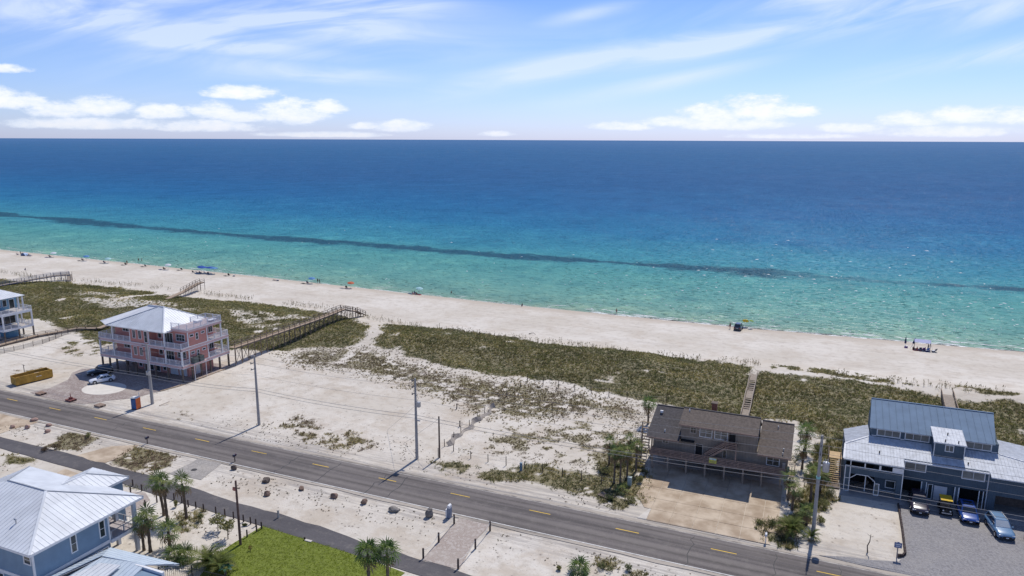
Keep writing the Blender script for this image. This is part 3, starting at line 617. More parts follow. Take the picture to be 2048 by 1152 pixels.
# ------------------------------------------------------------------ pink house
m_pink = mat('pink_siding', (.56, .255, .215), .8, .07, .7, .05, 12, stripe=((1, 1, 0), .42), sstr=.35); m_band = mat('pale_pink_band', (.62, .43, .42), .75, .06, 1.); m_roofw = mat('white_metal_roof', (.64, .66, .68), .45, .10, .35, metal=0., spec=.5)
m_floor = mat('deck_floor', (.40, .36, .36), .85, .15, 1.5); m_lav = mat('lavender_rail', (.66, .66, .70), .6, .05)
PK = thing('pink_house', 'three storey pink beach house on posts with white metal hip roof and a rooftop deck', 'house', (-131, 106.4, 0))
OX, OY = -131, 106.4
class Loc:
    """boxes written in world metres, stored relative to the thing"""
    def __init__(s, root): s.r = root; s.o = root.location.copy()
    def box(s, name, m_, *bs):
        o = s.o
        for b in bs: r_ = part(name, m_, s.r, (b[0]-o.x, b[1]-o.x, b[2]-o.y, b[3]-o.y, b[4]-o.z, b[5]-o.z))
        return r_
    def pts(s, L): return [Vector(p)-s.o for p in L]
    def win(s, ax, pos, a0, a1, z0, z1, *a, **k):
        o = s.o; hx = ax[1] == 'y'; return window(s.r, ax, pos-(o.y if hx else o.x), a0-(o.x if hx else o.y), a1-(o.x if hx else o.y), z0, z1, *a, **k)
K = Loc(PK)
for z0, z1 in ((2.95, 3.62), (6.65, 7.32)):          # deck bands all round and the floors inside them
    K.box('deck_band', m_band, (-143.3, -119.0, 106.2, 106.4, z0, z1), (-119.2, -119.0, 106.4, 119.1, z0, z1), (-143.3, -119.0, 119.1, 119.3, z0, z1), (-143.3, -143.1, 106.4, 119.1, z0, z1))
    K.box('deck_floor', m_floor, (-143.1, -119.2, 106.4, 119.1, z0+.1, z1-.12))
    K.box('band_trim', m_trim, (-143.34, -118.96, 106.16, 106.2, z1-.10, z1+.03), (-118.98, -118.94, 106.2, 119.3, z1-.10, z1+.03), (-143.34, -118.96, 106.16, 106.2, z0-.04, z0+.06), (-118.98, -118.94, 106.2, 119.3, z0-.04, z0+.06))
for z0, z1 in ((3.5, 6.75), (7.2, 10.35)):
    K.box('wall', m_pink, (-140.4, -119.06, 108.2, 113.3, z0, z1)); K.box('wall', m_pink, (-140.4, -121.4, 113.3, 117.4, z0, z1))
    K.box('bay', m_pink, (-133.7, -128.2, 106.34, 108.25, z0, z1))
    K.box('bay_trim', m_trim, (-133.78, -133.62, 106.28, 106.45, z0+.1, z1), (-128.28, -128.12, 106.28, 106.45, z0+.1, z1))
    K.box('corner_trim', m_trim, (-119.16, -118.98, 108.1, 108.28, z0+.1, z1), (-119.16, -118.98, 113.2, 113.38, z0+.1, z1))
    zb = z0+.12
    railing(PK, K.pts([(-133.8, 106.3, zb), (-143.2, 106.3, zb), (-143.2, 112.0, zb)]), 1.05, m_lav); railing(PK, K.pts([(-128.1, 106.3, zb), (-119.1, 106.3, zb), (-119.1, 108.1, zb)]), 1.05, m_lav)
    railing(PK, K.pts([(-119.1, 113.5, zb), (-119.1, 119.2, zb), (-128, 119.2, zb)]), 1.05, m_trim)
    for x in (-132.9, -131.2): K.win('-y', 106.34, x, x+.95, zb+.85, zb+2.75, m_trim, m_glass, 2, 1)
    K.win('-y', 106.34, -129.5, -128.5, zb+.25, zb+2.75, m_trim, m_glass, 1, 2, name='door')
    K.win('-y', 108.2, -138.1, -135.5, zb+1.4, zb+2.65, m_trim, m_glass, 3, 1); K.win('-y', 108.2, -135.0, -134.0, zb+1.4, zb+2.6, m_trim, m_glass, 2, 1)
    K.win('-y', 108.2, -127.6, -126.5, zb+1.0, zb+2.6, m_trim, m_glass, 1, 1); K.win('-y', 108.2, -125.9, -123.3, zb+.08, zb+2.5, m_trim, m_glass, 3, 1, name='sliding_door'); K.win('-y', 108.2, -122.4, -119.9, zb+.95, zb+2.5, m_trim, m_glass, 3, 2)
    K.win('+x', -119.06, 108.6, 109.7, zb+1.9, zb+2.5, m_trim, m_glass); K.win('+x', -119.06, 110.2, 110.95, zb+1.0, zb+2.5, m_trim, m_glass, 1, 2); K.win('+x', -119.06, 111.7, 112.7, zb+1.95, zb+2.5, m_trim, m_glass)
    K.win('+x', -121.4, 113.8, 115.6, zb+.1, zb+2.5, m_trim, m_glass, 2, 1, name='sliding_door'); K.win('+x', -121.4, 115.9, 117.2, zb+.8, zb+2.4, m_trim, m_glass, 2, 1)
for x, y, z1 in ((-138.9, 106.34, 10.3), (-123.7, 106.34, 10.3), (-119.15, 106.34, 7.2), (-143.15, 106.34, 7.2), (-119.15, 117.3, 10.4), (-119.15, 119.15, 7.3)):
    K.box('column', m_trim, (x-.14, x+.14, y-.14, y+.14, 3.3, z1))
for x in (-142.9, -140.6, -138.4, -135.4, -132.6, -129.8, -126.9, -123.4, -119.3): K.box('post', m_postw, (x-.15, x+.15, 106.15, 106.45, 0, 2.97))
for y in (108.8, 111.2, 113.8, 116.4, 119.0): K.box('post', m_postw, (-119.35, -119.05, y-.15, y+.15, 0, 2.97))
for x in (-142.8, -138.5, -134.2, -130): K.box('post', m_postw, (x-.15, x+.15, 118.9, 119.2, 0, 2.97))
for x in (-140.2, -136.5): K.box('post', m_postw, (x-.15, x+.15, 110.2, 110.5, 0, 2.97))
K.box('ground_wall', m_pink, (-136.3, -121.2, 109.6, 116.5, 0, 2.98))
for x0, x1, nm in ((-135.8, -134.7, 'window'), (-134.2, -133.1, 'door'), (-132.5, -131.3, 'door'), (-130.6, -129.4, 'door'), (-128.6, -127.6, 'window')): K.win('-y', 109.6, x0, x1, .15 if nm == 'door' else .6, 2.4, m_trim, m_glass, 1, 1 if nm == 'door' else 2, name=nm)
K.win('-y', 109.6, -126.4, -124.2, .1, 2.3, m_trim, m_door, 1, 1, name='garage_door'); K.win('-y', 109.6, -123.8, -121.7, .1, 2.3, m_trim, m_door, 1, 1, name='garage_door'); K.win('+x', -121.2, 111.5, 113.0, .1, 2.2, m_trim, m_door, name='door')
# stair under the left side
st = MB()
for i in range(9): st.box(-139.6+i*.32-OX, -139.2+i*.32-OX, 110.6-OY, 112-OY, .25+i*.3, .33+i*.3)
st.build('stair', m_wood, PK)
# roof: a hip with a second, set-back hip at its left end
za_, zr = 10.4, 13.95
FL, FR, BR, BL = (-140.3, 105.9, za_), (-123.4, 105.9, za_), (-123.4, 119.2, za_), (-144.7, 119.2, za_)
R1, R0, LF = (-130.0, 112.5, zr), (-134.6, 112.5, zr), (-144.7, 108.3, za_)
slope(PK, K.pts([FL, FR, R1, (-131.4, 112.5, zr)]), m_roofw, .62); slope(PK, K.pts([FR, BR, R1]), m_roofw, .62); slope(PK, K.pts([BR, BL, R0, R1]), m_roofw, .62)
slope(PK, K.pts([(-144.7, 108.1, za_+.02), (-140.5, 106.0, za_+.04), (-131.6, 112.45, zr), R0]), m_roofw, .62); slope(PK, K.pts([BL, LF, R0]), m_roofw, .62)
rc = MB(); o_ = K.o
for p, q in ((FR, R1), (R1, BR), (R0, R1), (FL, (-131.4, 112.5, zr))): rc.beam(Vector(p)-o_+ZZ*.05, Vector(q)-o_+ZZ*.05, .26, .06)
rc.build('ridge_cap', mat('ridge_cap_metal', (.60, .62, .65), .5, .05), PK)
K.box('soffit', m_trim, (-140.4, -123.2, 106.0, 119.0, 10.2, 10.34))
# rooftop deck on the right end
K.box('deck_band', m_band, (-123.5, -118.9, 108.0, 117.5, 10.35, 10.95)); K.box('band_trim', m_trim, (-123.5, -118.85, 107.95, 108.0, 10.82, 11.0), (-118.9, -118.85, 108.0, 117.5, 10.82, 11.0)); K.box('deck_floor', mat('roof_deck', (.42, .34, .34), .85, .1), (-123.4, -119.0, 108.1, 117.4, 10.95, 11.0))
railing(PK, K.pts([(-123.4, 108.1, 11), (-119.0, 108.1, 11), (-119.0, 117.4, 11), (-123.4, 117.4, 11), (-123.4, 113.2, 11)]), 1.1, m_lav, 1.9, .2, .035)
cl = mat('clear_panel', (.55, .66, .70), .1, .05); 
K.box('roof_hatch', m_trim, (-122.6, -121.4, 113.2, 114.6, 11, 11.5)); K.box('bench', m_lav, (-120.6, -119.5, 115.0, 117.0, 11.3, 11.4), (-120.5, -120.4, 115.1, 115.2, 11, 11.3), (-119.7, -119.6, 116.8, 116.9, 11, 11.3))
# air-conditioner shelf
for k, y in enumerate((108.9, 110.5)):
    t_ = thing('air_conditioner', 'grey green air conditioner unit on the pink house side shelf, %s' % ('nearer the road' if k == 0 else 'nearer the sea'), 'air conditioner', (-118.4, y, 3.72), 0, 'air conditioners on the shelf')
    m_ac = mat('ac_green', (.12, .14, .13), .7, .15); part('housing', m_ac, t_, (-.5, .5, -.55, .55, .05, 1.25)); mb = MB(); mb.tube([(0, 0, 1.25), (0, 0, 1.31)], .42, 16); mb.build('fan_grille', m_black, t_); part('base', m_metal, t_, (-.55, .55, -.6, .6, 0, .05))
K.box('shelf', m_band, (-118.98, -117.8, 108.0, 111.6, 3.55, 3.7)); K.box('shelf_brace', m_trim, (-118.0, -117.9, 108.2, 108.3, 0, 3.6), (-118.0, -117.9, 111.3, 111.4, 0, 3.6))
def patio_set(root, label, chairs=3):
    pass
# ------------------------------------------------------------------ brown house
m_br = mat('brown_siding', (.245, .21, .175), .85, .12, .8, .1, 14, stripe=((1, 1, 0), .45), sstr=.4); m_shin = mat('dark_shingles', (.138, .113, .095), .95, .22, 2.8, .7, 9, stripe=((0, 1, 0), .24), sstr=.12); m_shin2 = mat('charcoal_shingles', (.088, .080, .080), .95, .22, 2.8, .7, 9, stripe=((0, 1, 0), .24), sstr=.12)
m_deckb = mat('brown_deck_boards', (.30, .215, .175), .9, .2, 2.5)
BH = thing('brown_house', 'dark brown timber beach house on posts with shingle roofs and a long front deck', 'house', (-11.3, 106, 0)); K = Loc(BH)
L0, L1, M1, R1x = -20.9, -16.7, -5.55, -1.2
K.box('floor_frame', m_deckb, (-21.2, -1.3, 105.05, 117.5, 2.30, 2.62))
K.box('wall', m_br, (L0, L1, 106.3, 117, 2.62, 5.0)); K.box('wall', m_br, (L1+.0, M1, 106.3+.004, 112.5, 2.62, 7.2)); K.box('wall_head', m_br, (L1+.0, M1, 106.3+.004, 107.5, 7.2, 8.2)); K.box('wall', m_br, (M1, R1x, 106.3, 117, 2.62, 5.0))
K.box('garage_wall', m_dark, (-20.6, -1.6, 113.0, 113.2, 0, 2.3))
for x in (-20.7, -18.3, -15.5, -12.7, -9.9, -7.2, -4.6, -2.0):
    for y in ((105.15,) if x > -6 else (105.15, 110.5)): K.box('post', m_wood, (x-.12, x+.12, y-.12, y+.12, 0, 2.3))
def gable(x0, x1, y0, z0, yr, zr_, yb, m_):
    """shingle roof of two slopes"""
    a = [(x0, y0, z0), (x1, y0, z0), (x1, yr, zr_), (x0, yr, zr_)]; zb_ = zr_-.62*(yb-yr)
    mb = MB(); mb.prism(K.pts(a), (0, 0, -.16)); o1 = mb.build('roof_slope', m_, BH)
    mb = MB(); mb.prism(K.pts([(x0, yr, zr_), (x1, yr, zr_), (x1, yb, zb_), (x0, yb, zb_)]), (0, 0, -.16)); mb.build('roof_slope', m_, BH)
    mb = MB(); mb.beam(K.pts([(x0, yr, zr_+.03)])[0], K.pts([(x1, yr, zr_+.03)])[0], .3, .08); mb.build('ridge_cap', m_shin2, BH)
    mb = MB()
    for x in (x0+.35, x1-.35):
        pp = K.pts([(x, y0+1.4, z0+.2), (x, yr, zr_-.17), (x, min(yb, 116.9), zr_-.62*(min(yb, 116.9)-yr)-.17), (x, min(yb, 116.9), min(z0-.2, zr_-.62*(min(yb, 116.9)-yr)-.4)), (x, y0+1.4, z0-.2)]); mb.prism(pp, (.12, 0, 0))
    mb.build('gable_wall', m_br, BH)
    mb = MB(); mb.beam(K.pts([(x0, y0, z0-.1)])[0], K.pts([(x1, y0, z0-.1)])[0], .05, .22); mb.build('fascia', m_deckb, BH)
gable(-21.75, -16.75, 104.9, 5.25, 112.8, 7.65, 117.4, m_shin2); gable(-16.85, -5.45, 104.9, 8.0, 109.3, 9.15, 114.0, m_shin); gable(-5.4, -.75, 104.9, 5.2, 112.8, 7.55, 117.4, m_shin)
m_tanf = mat('tan_window_frame', (.42, .38, .34), .7, .1)
K.win('-y', 106.3, -15.35, -14.4, 6.3, 7.3, m_tanf, m_glass, 2, 1); K.win('-y', 106.3, -13.95, -12.05, 5.95, 7.45, m_trim, m_glass2, 2, 2); K.win('-y', 106.3, -11.75, -9.8, 5.95, 7.45, m_trim, m_glass2, 2, 2)
K.win('-y', 106.3, -4.15, -2.3, 3.2, 4.75, m_trim, m_glass, 2, 2); K.win('-y', 106.3, -14.5, -13.3, 2.65, 4.75, m_tanf, m_dark, 1, 1, name='door'); K.win('-y', 106.3, -19.5, -18.5, 4.0, 4.8, m_tanf, m_glass, 2, 1); K.win('-y', 106.3, -10.4, -9.8, 3.1, 4.5, m_tanf, m_glass, 1, 1)
K.box('awning', mat('black_awning', (.03, .03, .03), .9), (-16.6, -14.6, 105.6, 106.3, 5.0, 5.15))
K.box('side_step', m_shin, (-7.6, -5.6, 105.2, 106.3, 5.2, 5.35)) if False else None
boardrail(BH, K.pts([(-21.2, 105.05, 2.6), (-1.3, 105.05, 2.6)]), .95, m_deckb, 4, .13, 1.66, 'rail_board')
# outside stair from the deck up to the upper door
st = K.pts([(-13.0, 105.75, 2.7), (-9.9, 105.75, 5.2)])
for i in range(11):
    c = st[0].lerp(st[1], (i+.5)/11); MB().cbox((c.x, c.y, c.z), (.32, .9, .06)).build('stair_tread', m_wood, BH)
for dy in (-.5, .45):
    MB().beam(st[0]+Vector((0, dy, 0)), st[1]+Vector((0, dy, 0)), .06, .3).build('stringer', m_deckb, BH)
    for h in (.45, .75, 1.0): MB().beam(st[0]+Vector((0, dy, h)), st[1]+Vector((0, dy, h)), .05, .12).build('rail_board', m_deckb, BH)
K.box('landing', m_deckb, (-9.9, -8.4, 105.1, 106.3, 5.08, 5.2)); boardrail(BH, K.pts([(-9.9, 105.15, 5.2), (-8.4, 105.15, 5.2), (-8.4, 106.2, 5.2)]), 1.0, m_deckb, 4, .12, 1.5, 'rail_board')
K.box('door', m_dark, (-9.6, -8.7, 106.24, 106.3, 5.2, 7.2)); K.box('landing_post', m_deckb, (-8.5, -8.3, 105.1, 105.3, 2.6, 5.1))
# chimney and vents
K.box('chimney', mat('chimney_brick', (.26, .12, .08), .9, .25, 6), (-13.1, -12.3, 112.3, 113.1, 5.0, 9.3)); K.box('chimney_cap', m_postw, (-13.2, -12.2, 112.2, 113.2, 9.3, 9.4))
for x, y, z in ((-20.6, 110.8, 7.05), (-19.2, 106.6, 5.8), (-15.9, 108.5, 8.95), (-3.0, 111.4, 7.15), (-1.9, 106.5, 5.7), (-1.95, 105.6, 5.4)):
    mb = MB(); v = K.pts([(x, y, z-.3), (x, y, z+.35)]); mb.tube(v, .08, 8); mb.build('roof_vent', m_trim if x < -15 else m_metal, BH)
mb = MB(); p_ = K.pts([(-20.6, 110.8, 7.35)])[0]; mb.cbox(p_, (.45, .3, .3)); mb.build('vent_cap', m_trim, BH)
K.box('meter_box', m_metal, (-1.9, -1.5, 106.1, 106.3, 3.0, 4.0)); K.box('end_frame', m_deckb, (-1.3, -.2, 104.8, 105.9, 2.5, 2.6))
boardrail(BH, K.pts([(-1.3, 105.05, 2.6), (-.2, 105.05, 2.6), (-.2, 107, 2.6)]), .95, m_deckb, 3, .13, 1.4, 'rail_board')
# stair tower at the left end
for i in range(14):
    zt = 5.2-i*.36; yy = 108.2-.34*i*.82; MB().cbox(K.pts([(-22.3, yy, zt)])[0], (1.35, .3, .06)).build('stair_tread', m_woodl if i % 3 else m_wood, BH)
for x in (-23.0, -21.6):
    MB().beam(*K.pts([(x, 108.4, 5.1), (x, 104.2, .6)]), .06, .26).build('stringer', m_wood, BH)
    MB().beam(*K.pts([(x, 108.4, 6.1), (x, 106.0, 3.8)]), .06, .12).build('rail_board', m_woodl, BH)
MB().beam(*K.pts([(-23.0, 108.4, 6.1), (-21.5, 108.4, 6.1)]), .08, .12).build('rail_board', m_woodl, BH)
for x, y in ((-23.1, 108.4), (-21.5, 108.4), (-23.1, 104.6)): K.box('stair_post', m_wood, (x-.1, x+.1, y-.1, y+.1, 0, 6.1 if y > 106 else 3.0))
# banner hung on the deck rail
bn = thing('banner', 'small yellow and pale blue banner hung on the brown house deck rail', 'banner', (-11.6, 104.93, 2.6)); part('cloth', mat('banner_yellow', (.62, .58, .10), .7, .1), bn, (-.55, .55, -.03, 0, .02, .85)); part('print_panel', mat('banner_blue', (.50, .62, .66), .7, .1), bn, (-.5, .5, -.036, -.03, .55, .80)); part('print_mark', mat('banner_white', (.75, .75, .7), .7), bn, (-.4, -.1, -.042, -.036, .58, .77)); part('print_line', m_br, bn, (0, .4, -.036, -.031, .36, .42), (-.35, .4, -.036, -.031, .2, .26))
# ------------------------------------------------------------------ navy house
m_nav = mat('navy_siding', (.085, .118, .150), .8, .1, .8, .05, 14, stripe=((1, 1, 0), .3), sstr=.3); m_navr = mat('blue_metal_roof', (.155, .22, .305), .75, .08, .5, spec=.12); m_galv = mat('silver_metal_roof', (.55, .57, .60), .6, .14, 1.6, spec=.25)
NH = thing('navy_house', 'large dark blue beach house with blue upper roof, silver lower roof and garages', 'house', (16, 110, 0)); K = Loc(NH)
ze, zc_ = 5.15, 6.85
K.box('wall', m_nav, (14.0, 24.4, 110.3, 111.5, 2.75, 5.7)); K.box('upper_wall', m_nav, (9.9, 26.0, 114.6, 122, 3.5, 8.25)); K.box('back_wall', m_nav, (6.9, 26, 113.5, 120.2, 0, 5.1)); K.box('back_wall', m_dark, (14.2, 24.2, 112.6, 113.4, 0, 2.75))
# left porch
K.box('porch_beam', m_nav, (6.5, 14.0, 108.85, 109.1, 2.9, 4.05)); K.box('porch_head', m_nav, (6.5, 14.0, 108.85, 109.1, 4.75, 5.0)); K.box('porch_mullion', m_trim, (9.0, 9.15, 108.83, 109.0, 4.05, 4.75), (10.9, 11.15, 108.83, 109.0, 4.05, 4.75), (12.6, 14, 108.86, 109.05, 4.05, 4.75))
K.box('porch_trim', m_trim, (6.5, 14.0, 108.8, 108.85, 4.0, 4.1), (6.5, 6.62, 108.8, 108.85, 0.1, 4.0), (7.15, 7.27, 108.8, 108.85, .1, 4.9), (13.88, 14.0, 108.8, 108.85, .1, 4.0), (6.62, 7.15, 108.8, 108.85, .1, .22), (6.62, 7.15, 108.8, 108.85, 2.1, 2.2))
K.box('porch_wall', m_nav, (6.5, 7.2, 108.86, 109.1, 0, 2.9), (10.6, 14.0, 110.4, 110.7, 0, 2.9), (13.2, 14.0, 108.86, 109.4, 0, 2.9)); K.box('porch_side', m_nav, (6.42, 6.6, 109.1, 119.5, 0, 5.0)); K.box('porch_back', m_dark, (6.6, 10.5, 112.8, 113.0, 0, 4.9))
ar = MB()
for p, q in (((7.3, 2.2), (8.1, 2.9)), ((8.1, 2.9), (9.6, 2.9)), ((9.6, 2.9), (10.5, 2.2)), ((10.5, 2.2), (10.5, 1.4))): ar.beam(*K.pts([(p[0], 108.82, p[1]), (q[0], 108.82, q[1])]), .05, .1)
ar.build('arch_trim', m_trim, NH)
K.win('-y', 108.9, 10.45, 11.15, .1, 1.95, m_trim, m_glass2, name='door'); K.win('-y', 110.4, 12.0, 13.3, .9, 2.1, m_trim, m_glass); K.box('baseboard', m_trim, (11.15, 13.9, 110.34, 110.4, .35, .45)); K.box('porch_column', m_trim, (9.3, 9.42, 109.6, 109.72, .1, 2.9))
# mid block
K.win('-y', 110.3, 14.15, 16.9, 4.15, 5.55, m_trim, m_glass2, 2, 1, .12); K.win('-y', 110.3, 21.2, 24.0, 4.15, 5.55, m_trim, m_glass2, 2, 1, .12)
K.box('corner_trim', m_trim, (24.34, 24.48, 110.2, 110.3, .1, 5.7), (13.96, 14.08, 110.2, 110.3, 2.75, 5.7)); K.box('garage_pier', m_trim, (16.5, 16.62, 110.3, 110.45, 0, 2.75), (17.1, 17.22, 110.3, 110.45, 0, 2.75), (20.6, 20.72, 110.3, 110.45, 0, 2.75), (21.05, 21.2, 110.3, 110.45, 0, 2.75), (23.5, 23.6, 110.3, 110.45, 0, 2.75), (24.0, 24.1, 110.3, 110.45, 0, 2.75))
K.box('garage_wall', m_nav, (16.62, 17.1, 110.36, 110.6, 0, 2.75), (17.22, 20.6, 110.8, 111, 0, 2.75), (20.72, 21.05, 110.36, 110.6, 0, 2.75)); K.box('door', m_door, (18.2, 19.8, 110.74, 110.8, .1, 2.3)); K.win('-y', 110.8, 17.4, 18.05, .1, 2.4, m_trim, m_glass, name='side_light')
# right block
K.box('right_wall', m_nav, (24.5, 45, 109.9, 119, 2.6, 5.3)); K.box('right_pier', m_nav, (24.5, 25.4, 109.95, 111, 0, 2.6), (31.5, 33, 109.95, 111, 0, 2.6)); K.box('garage_back', mat('garage_plank', (.16, .12, .10), .9, .2), (25.4, 31.5, 113, 113.2, 0, 2.6)); K.box('side_wall', m_nav, (44.8, 45, 110, 119, 0, 2.6))
# roofs
zm = lambda y: ze+(zc_-ze)*(y-108.6)/6.0
slope(NH, K.pts([(6.2, 108.6, ze), (14.0, 108.6, ze), (14.0, 114.6, zc_), (9.8, 114.6, zc_), (6.4, 112.0, ze+.97)]), m_galv, .42, True, .06); slope(NH, K.pts([(14.0, 110.1, zm(110.1)), (24.5, 110.1, zm(110.1)), (24.5, 114.6, zc_), (14.0, 114.6, zc_)]), m_galv, .42, True, .06)
slope(NH, K.pts([(24.5, 109.4, zm(109.4)), (43.5, 109.4, zm(109.4)), (26.1, 114.6, zc_), (24.5, 114.6, zc_)]), m_galv, .42, True, .06)
slope(NH, K.pts([(6.4, 112.0, ze+.97), (9.8, 114.6, zc_), (9.8, 120.6, zc_-.5), (6.4, 119.8, ze+.15)]), m_galv, .42, True, .05); slope(NH, K.pts([(43.5, 109.4, zm(109.4)), (43.5, 119.5, ze-.1), (26.1, 121.0, zc_-.1), (26.1, 114.6, zc_)]), m_galv, .42, True, .05)
for p, q in (((6.4, 112.0, ze+.99), (9.8, 114.6, zc_+.02)), ((26.1, 114.6, zc_+.02), (43.5, 109.4, zm(109.4)+.02)), ((6.2, 108.6, ze), (6.4, 112.0, ze+.97))): MB().beam(*K.pts([p, q]), .22, .08).build('roof_trim', m_trim, NH)
for p, q in (((6.2, 108.55, ze-.06), (14, 108.55, ze-.06)), ((24.5, 109.35, zm(109.4)-.06), (43.5, 109.35, zm(109.4)-.06)), ((14.1, 110.05, 5.5), (24.4, 110.05, 5.5))): MB().beam(*K.pts([p, q]), .06, .16).build('roof_trim', m_trim, NH)
slope(NH, K.pts([(9.6, 114.2, 8.3), (25.5, 114.2, 8.3), (26.3, 121.4, 10.5), (10.0, 121.4, 10.5)]), m_navr, .95, rib=.07); slope(NH, K.pts([(10.0, 121.4, 10.5), (26.3, 121.4, 10.5), (26.3, 123.5, 9.2), (10, 123.5, 9.2)]), m_navr, .95)
mb = MB(); mb.prism(K.pts([(10.0, 114.7, 8.2), (10.0, 121.4, 10.3), (10.0, 122, 10.0), (10.0, 122, 6.5), (10, 114.7, 6.5)]), (.15, 0, 0)); mb.prism(K.pts([(25.7, 114.7, 8.2), (26.0, 121.4, 10.3), (26.0, 122, 10.0), (26.0, 122, 6.5), (25.7, 114.7, 6.5)]), (.15, 0, 0)); mb.build('gable_wall', m_nav, NH)
mb = MB(); mb.beam(*K.pts([(10, 121.4, 10.53), (26.3, 121.4, 10.53)]), .3, .08); mb.build('ridge_cap', m_navr, NH); K.box('clerestory_trim', m_trim, (9.95, 10.6, 114.54, 114.6, 6.95, 7.05), (13.75, 14.3, 114.54, 114.6, 6.95, 7.05), (25.2, 25.9, 114.54, 114.6, 6.95, 7.05))
K.win('-y', 114.6, 10.6, 13.75, 7.05, 8.15, m_trim, m_glass2, 3, 1, .12); K.win('-y', 114.6, 14.3, 17.5, 7.05, 8.15, m_trim, m_glass2, 3, 1, .12); K.win('-y', 114.6, 21.9, 25.2, 7.05, 8.15, m_trim, m_glass2, 3, 1, .12)
# dormer
K.box('dormer_wall', m_nav, (17.8, 21.5, 112.0, 115.5, 5.6, 8.4)); K.win('-y', 112.0, 19.1, 20.2, 7.1, 8.1, m_trim, m_glass2, 2, 1); slope(NH, K.pts([(17.65, 111.75, 8.42), (21.65, 111.75, 8.42), (21.65, 116.2, 9.05), (17.65, 116.2, 9.05)]), m_galv, .45, True, .06)
K.box('dormer_trim', m_trim, (17.6, 21.7, 111.7, 111.75, 8.25, 8.42), (17.75, 17.85, 111.95, 112, 5.9, 8.3), (21.45, 21.55, 111.95, 112, 5.9, 8.3), (17.8, 21.5, 111.95, 112, 6.05, 6.15))
for x, y, z in ((10.9, 110.9, 5.85), (19.6, 114.2, 8.8), (19.1, 112.2, 8.5), (20.7, 112.2, 8.5), (22.0, 111.3, 5.95), (29, 111.8, 5.9)):
    mb = MB(); v = K.pts([(x, y, z-.15), (x, y, z+.3)]); mb.tube(v, .08, 8); mb.build('roof_vent', m_black, NH)
# timber stair and landing at the left side
SS = thing('side_stair', 'light timber stair with landing beside the left wall of the navy house', 'stair', (5.2, 113, 0))
for i in range(12): part('stair_tread', m_woodl, SS, (-.55, .75, -2.6+i*.3, -2.34+i*.3, .25+i*.2, .31+i*.2))
part('landing', m_woodl, SS, (-.8, 1.1, 1.0, 3.6, 2.6, 2.7)); part('platform', m_postw, SS, (-.9, .9, -4.0, -2.6, .1, .2))
boardrail(SS, [(-.75, 3.5, 2.7), (-.75, 1.0, 2.7), (-.75, -2.4, .3)], 1.0, m_wood, 2, .1, 1.6); boardrail(SS, [(.85, -2.4, .3), (.85, 1.0, 2.7)], 1.0, m_wood, 1, .1, 1.8)
for x, y in ((-.75, 1.0), (-.75, 3.5), (1.0, 3.5)): part('post', m_wood, SS, (x-.08, x+.08, y-.08, y+.08, 0, 2.6))
# ------------------------------------------------------------------ near blue-grey house
m_blu = mat('blue_grey_siding', (.20, .285, .375), .8, .07, .8, .05, 14, stripe=((0, 0, 1), .2), sstr=.12)
NB = thing('blue_grey_house', 'blue grey two storey house with bright white metal hip roofs in the near left corner', 'house', (-84, 51, 0)); K = Loc(NB)
za_, zr = 6.9, 9.5
K.box('wall', m_blu, (-93.9, -74.3, 44.6, 53.6, 0, 6.75)); K.box('wall', m_blu, (-93.9, -80.8, 53.6, 57.4, 0, 6.75)); K.box('wall', m_blu, (-86.0, -80.4, 57.4, 60.6, 0, 6.7))
K.box('porch_floor', m_floor, (-80.8, -74.2, 53.6, 57.3, 3.0, 3.25)); K.box('porch_band', m_trim, (-80.8, -74.15, 57.3, 57.42, 2.9, 3.3), (-74.2, -74.05, 53.6, 57.3, 2.9, 3.3))
K.box('corner_trim', m_trim, (-74.42, -74.24, 44.54, 44.72, 3.5, 6.75), (-74.42, -74.24, 53.5, 53.68, 3.2, 6.75)); K.box('floor_band', m_trim, (-74.3, -74.22, 44.6, 53.6, 3.0, 3.4), (-93.9, -74.3, 44.5, 44.6, 3.0, 3.4))
for x, y in ((-74.3, 57.1), (-77.6, 57.1), (-80.5, 57.1)): K.box('column', mat('grey_trim', (.55, .58, .62), .7, .06), (x-.2, x+.2, y-.2, y+.2, 0, 6.8))
K.win('+x', -74.3, 48.8, 49.6, 4.15, 6.3, m_trim, m_glass, 1, 2, .12); K.win('+x', -74.3, 52.35, 53.15, 4.1, 6.25, m_trim, m_glass, 1, 2, .12); K.win('-y', 44.6, -75.8, -74.6, 5.05, 6.2, m_trim, m_glass, 1, 2, .12); K.win('-y', 44.6, -80.9, -79.6, 1.4, 2.9, m_trim, m_glass, 1, 2, .12)
K.win('+y', 53.6, -77.5, -75.2, 3.3, 5.5, m_trim, m_glass, 2, 1, name='sliding_door')
for y in (46.5, 52.2): K.win('+x', -74.3, y, y+1.1, 1.6, 2.7, m_trim, m_glass, 1, 1, .12)
slope(NB, K.pts([(-73.6, 43.9, za_), (-73.6, 58.1, za_), (-80.7, 51.0, zr)]), m_roofw, .58); slope(NB, K.pts([(-94.6, 43.9, za_), (-73.6, 43.9, za_), (-80.7, 51.0, zr), (-87.5, 51, zr)]), m_roofw, .58)
slope(NB, K.pts([(-73.6, 58.1, za_), (-94.6, 58.1, za_), (-87.5, 51.0, zr), (-80.7, 51.0, zr)]), m_roofw, .58); slope(NB, K.pts([(-94.6, 58.1, za_), (-94.6, 43.9, za_), (-87.5, 51.0, zr)]), m_roofw, .58)
pk_ = (-83.2, 57.8, 8.15); slope(NB, K.pts([(-79.8, 61.2, za_), (-79.8, 57.95, za_), (-83.2, 54.55, 8.18), pk_]), m_roofw, .58); slope(NB, K.pts([(-86.6, 61.2, za_), (-79.8, 61.2, za_), pk_]), m_roofw, .58); slope(NB, K.pts([(-86.6, 57.95, za_), (-86.6, 61.2, za_), pk_, (-83.2, 54.55, 8.18)]), m_roofw, .58)
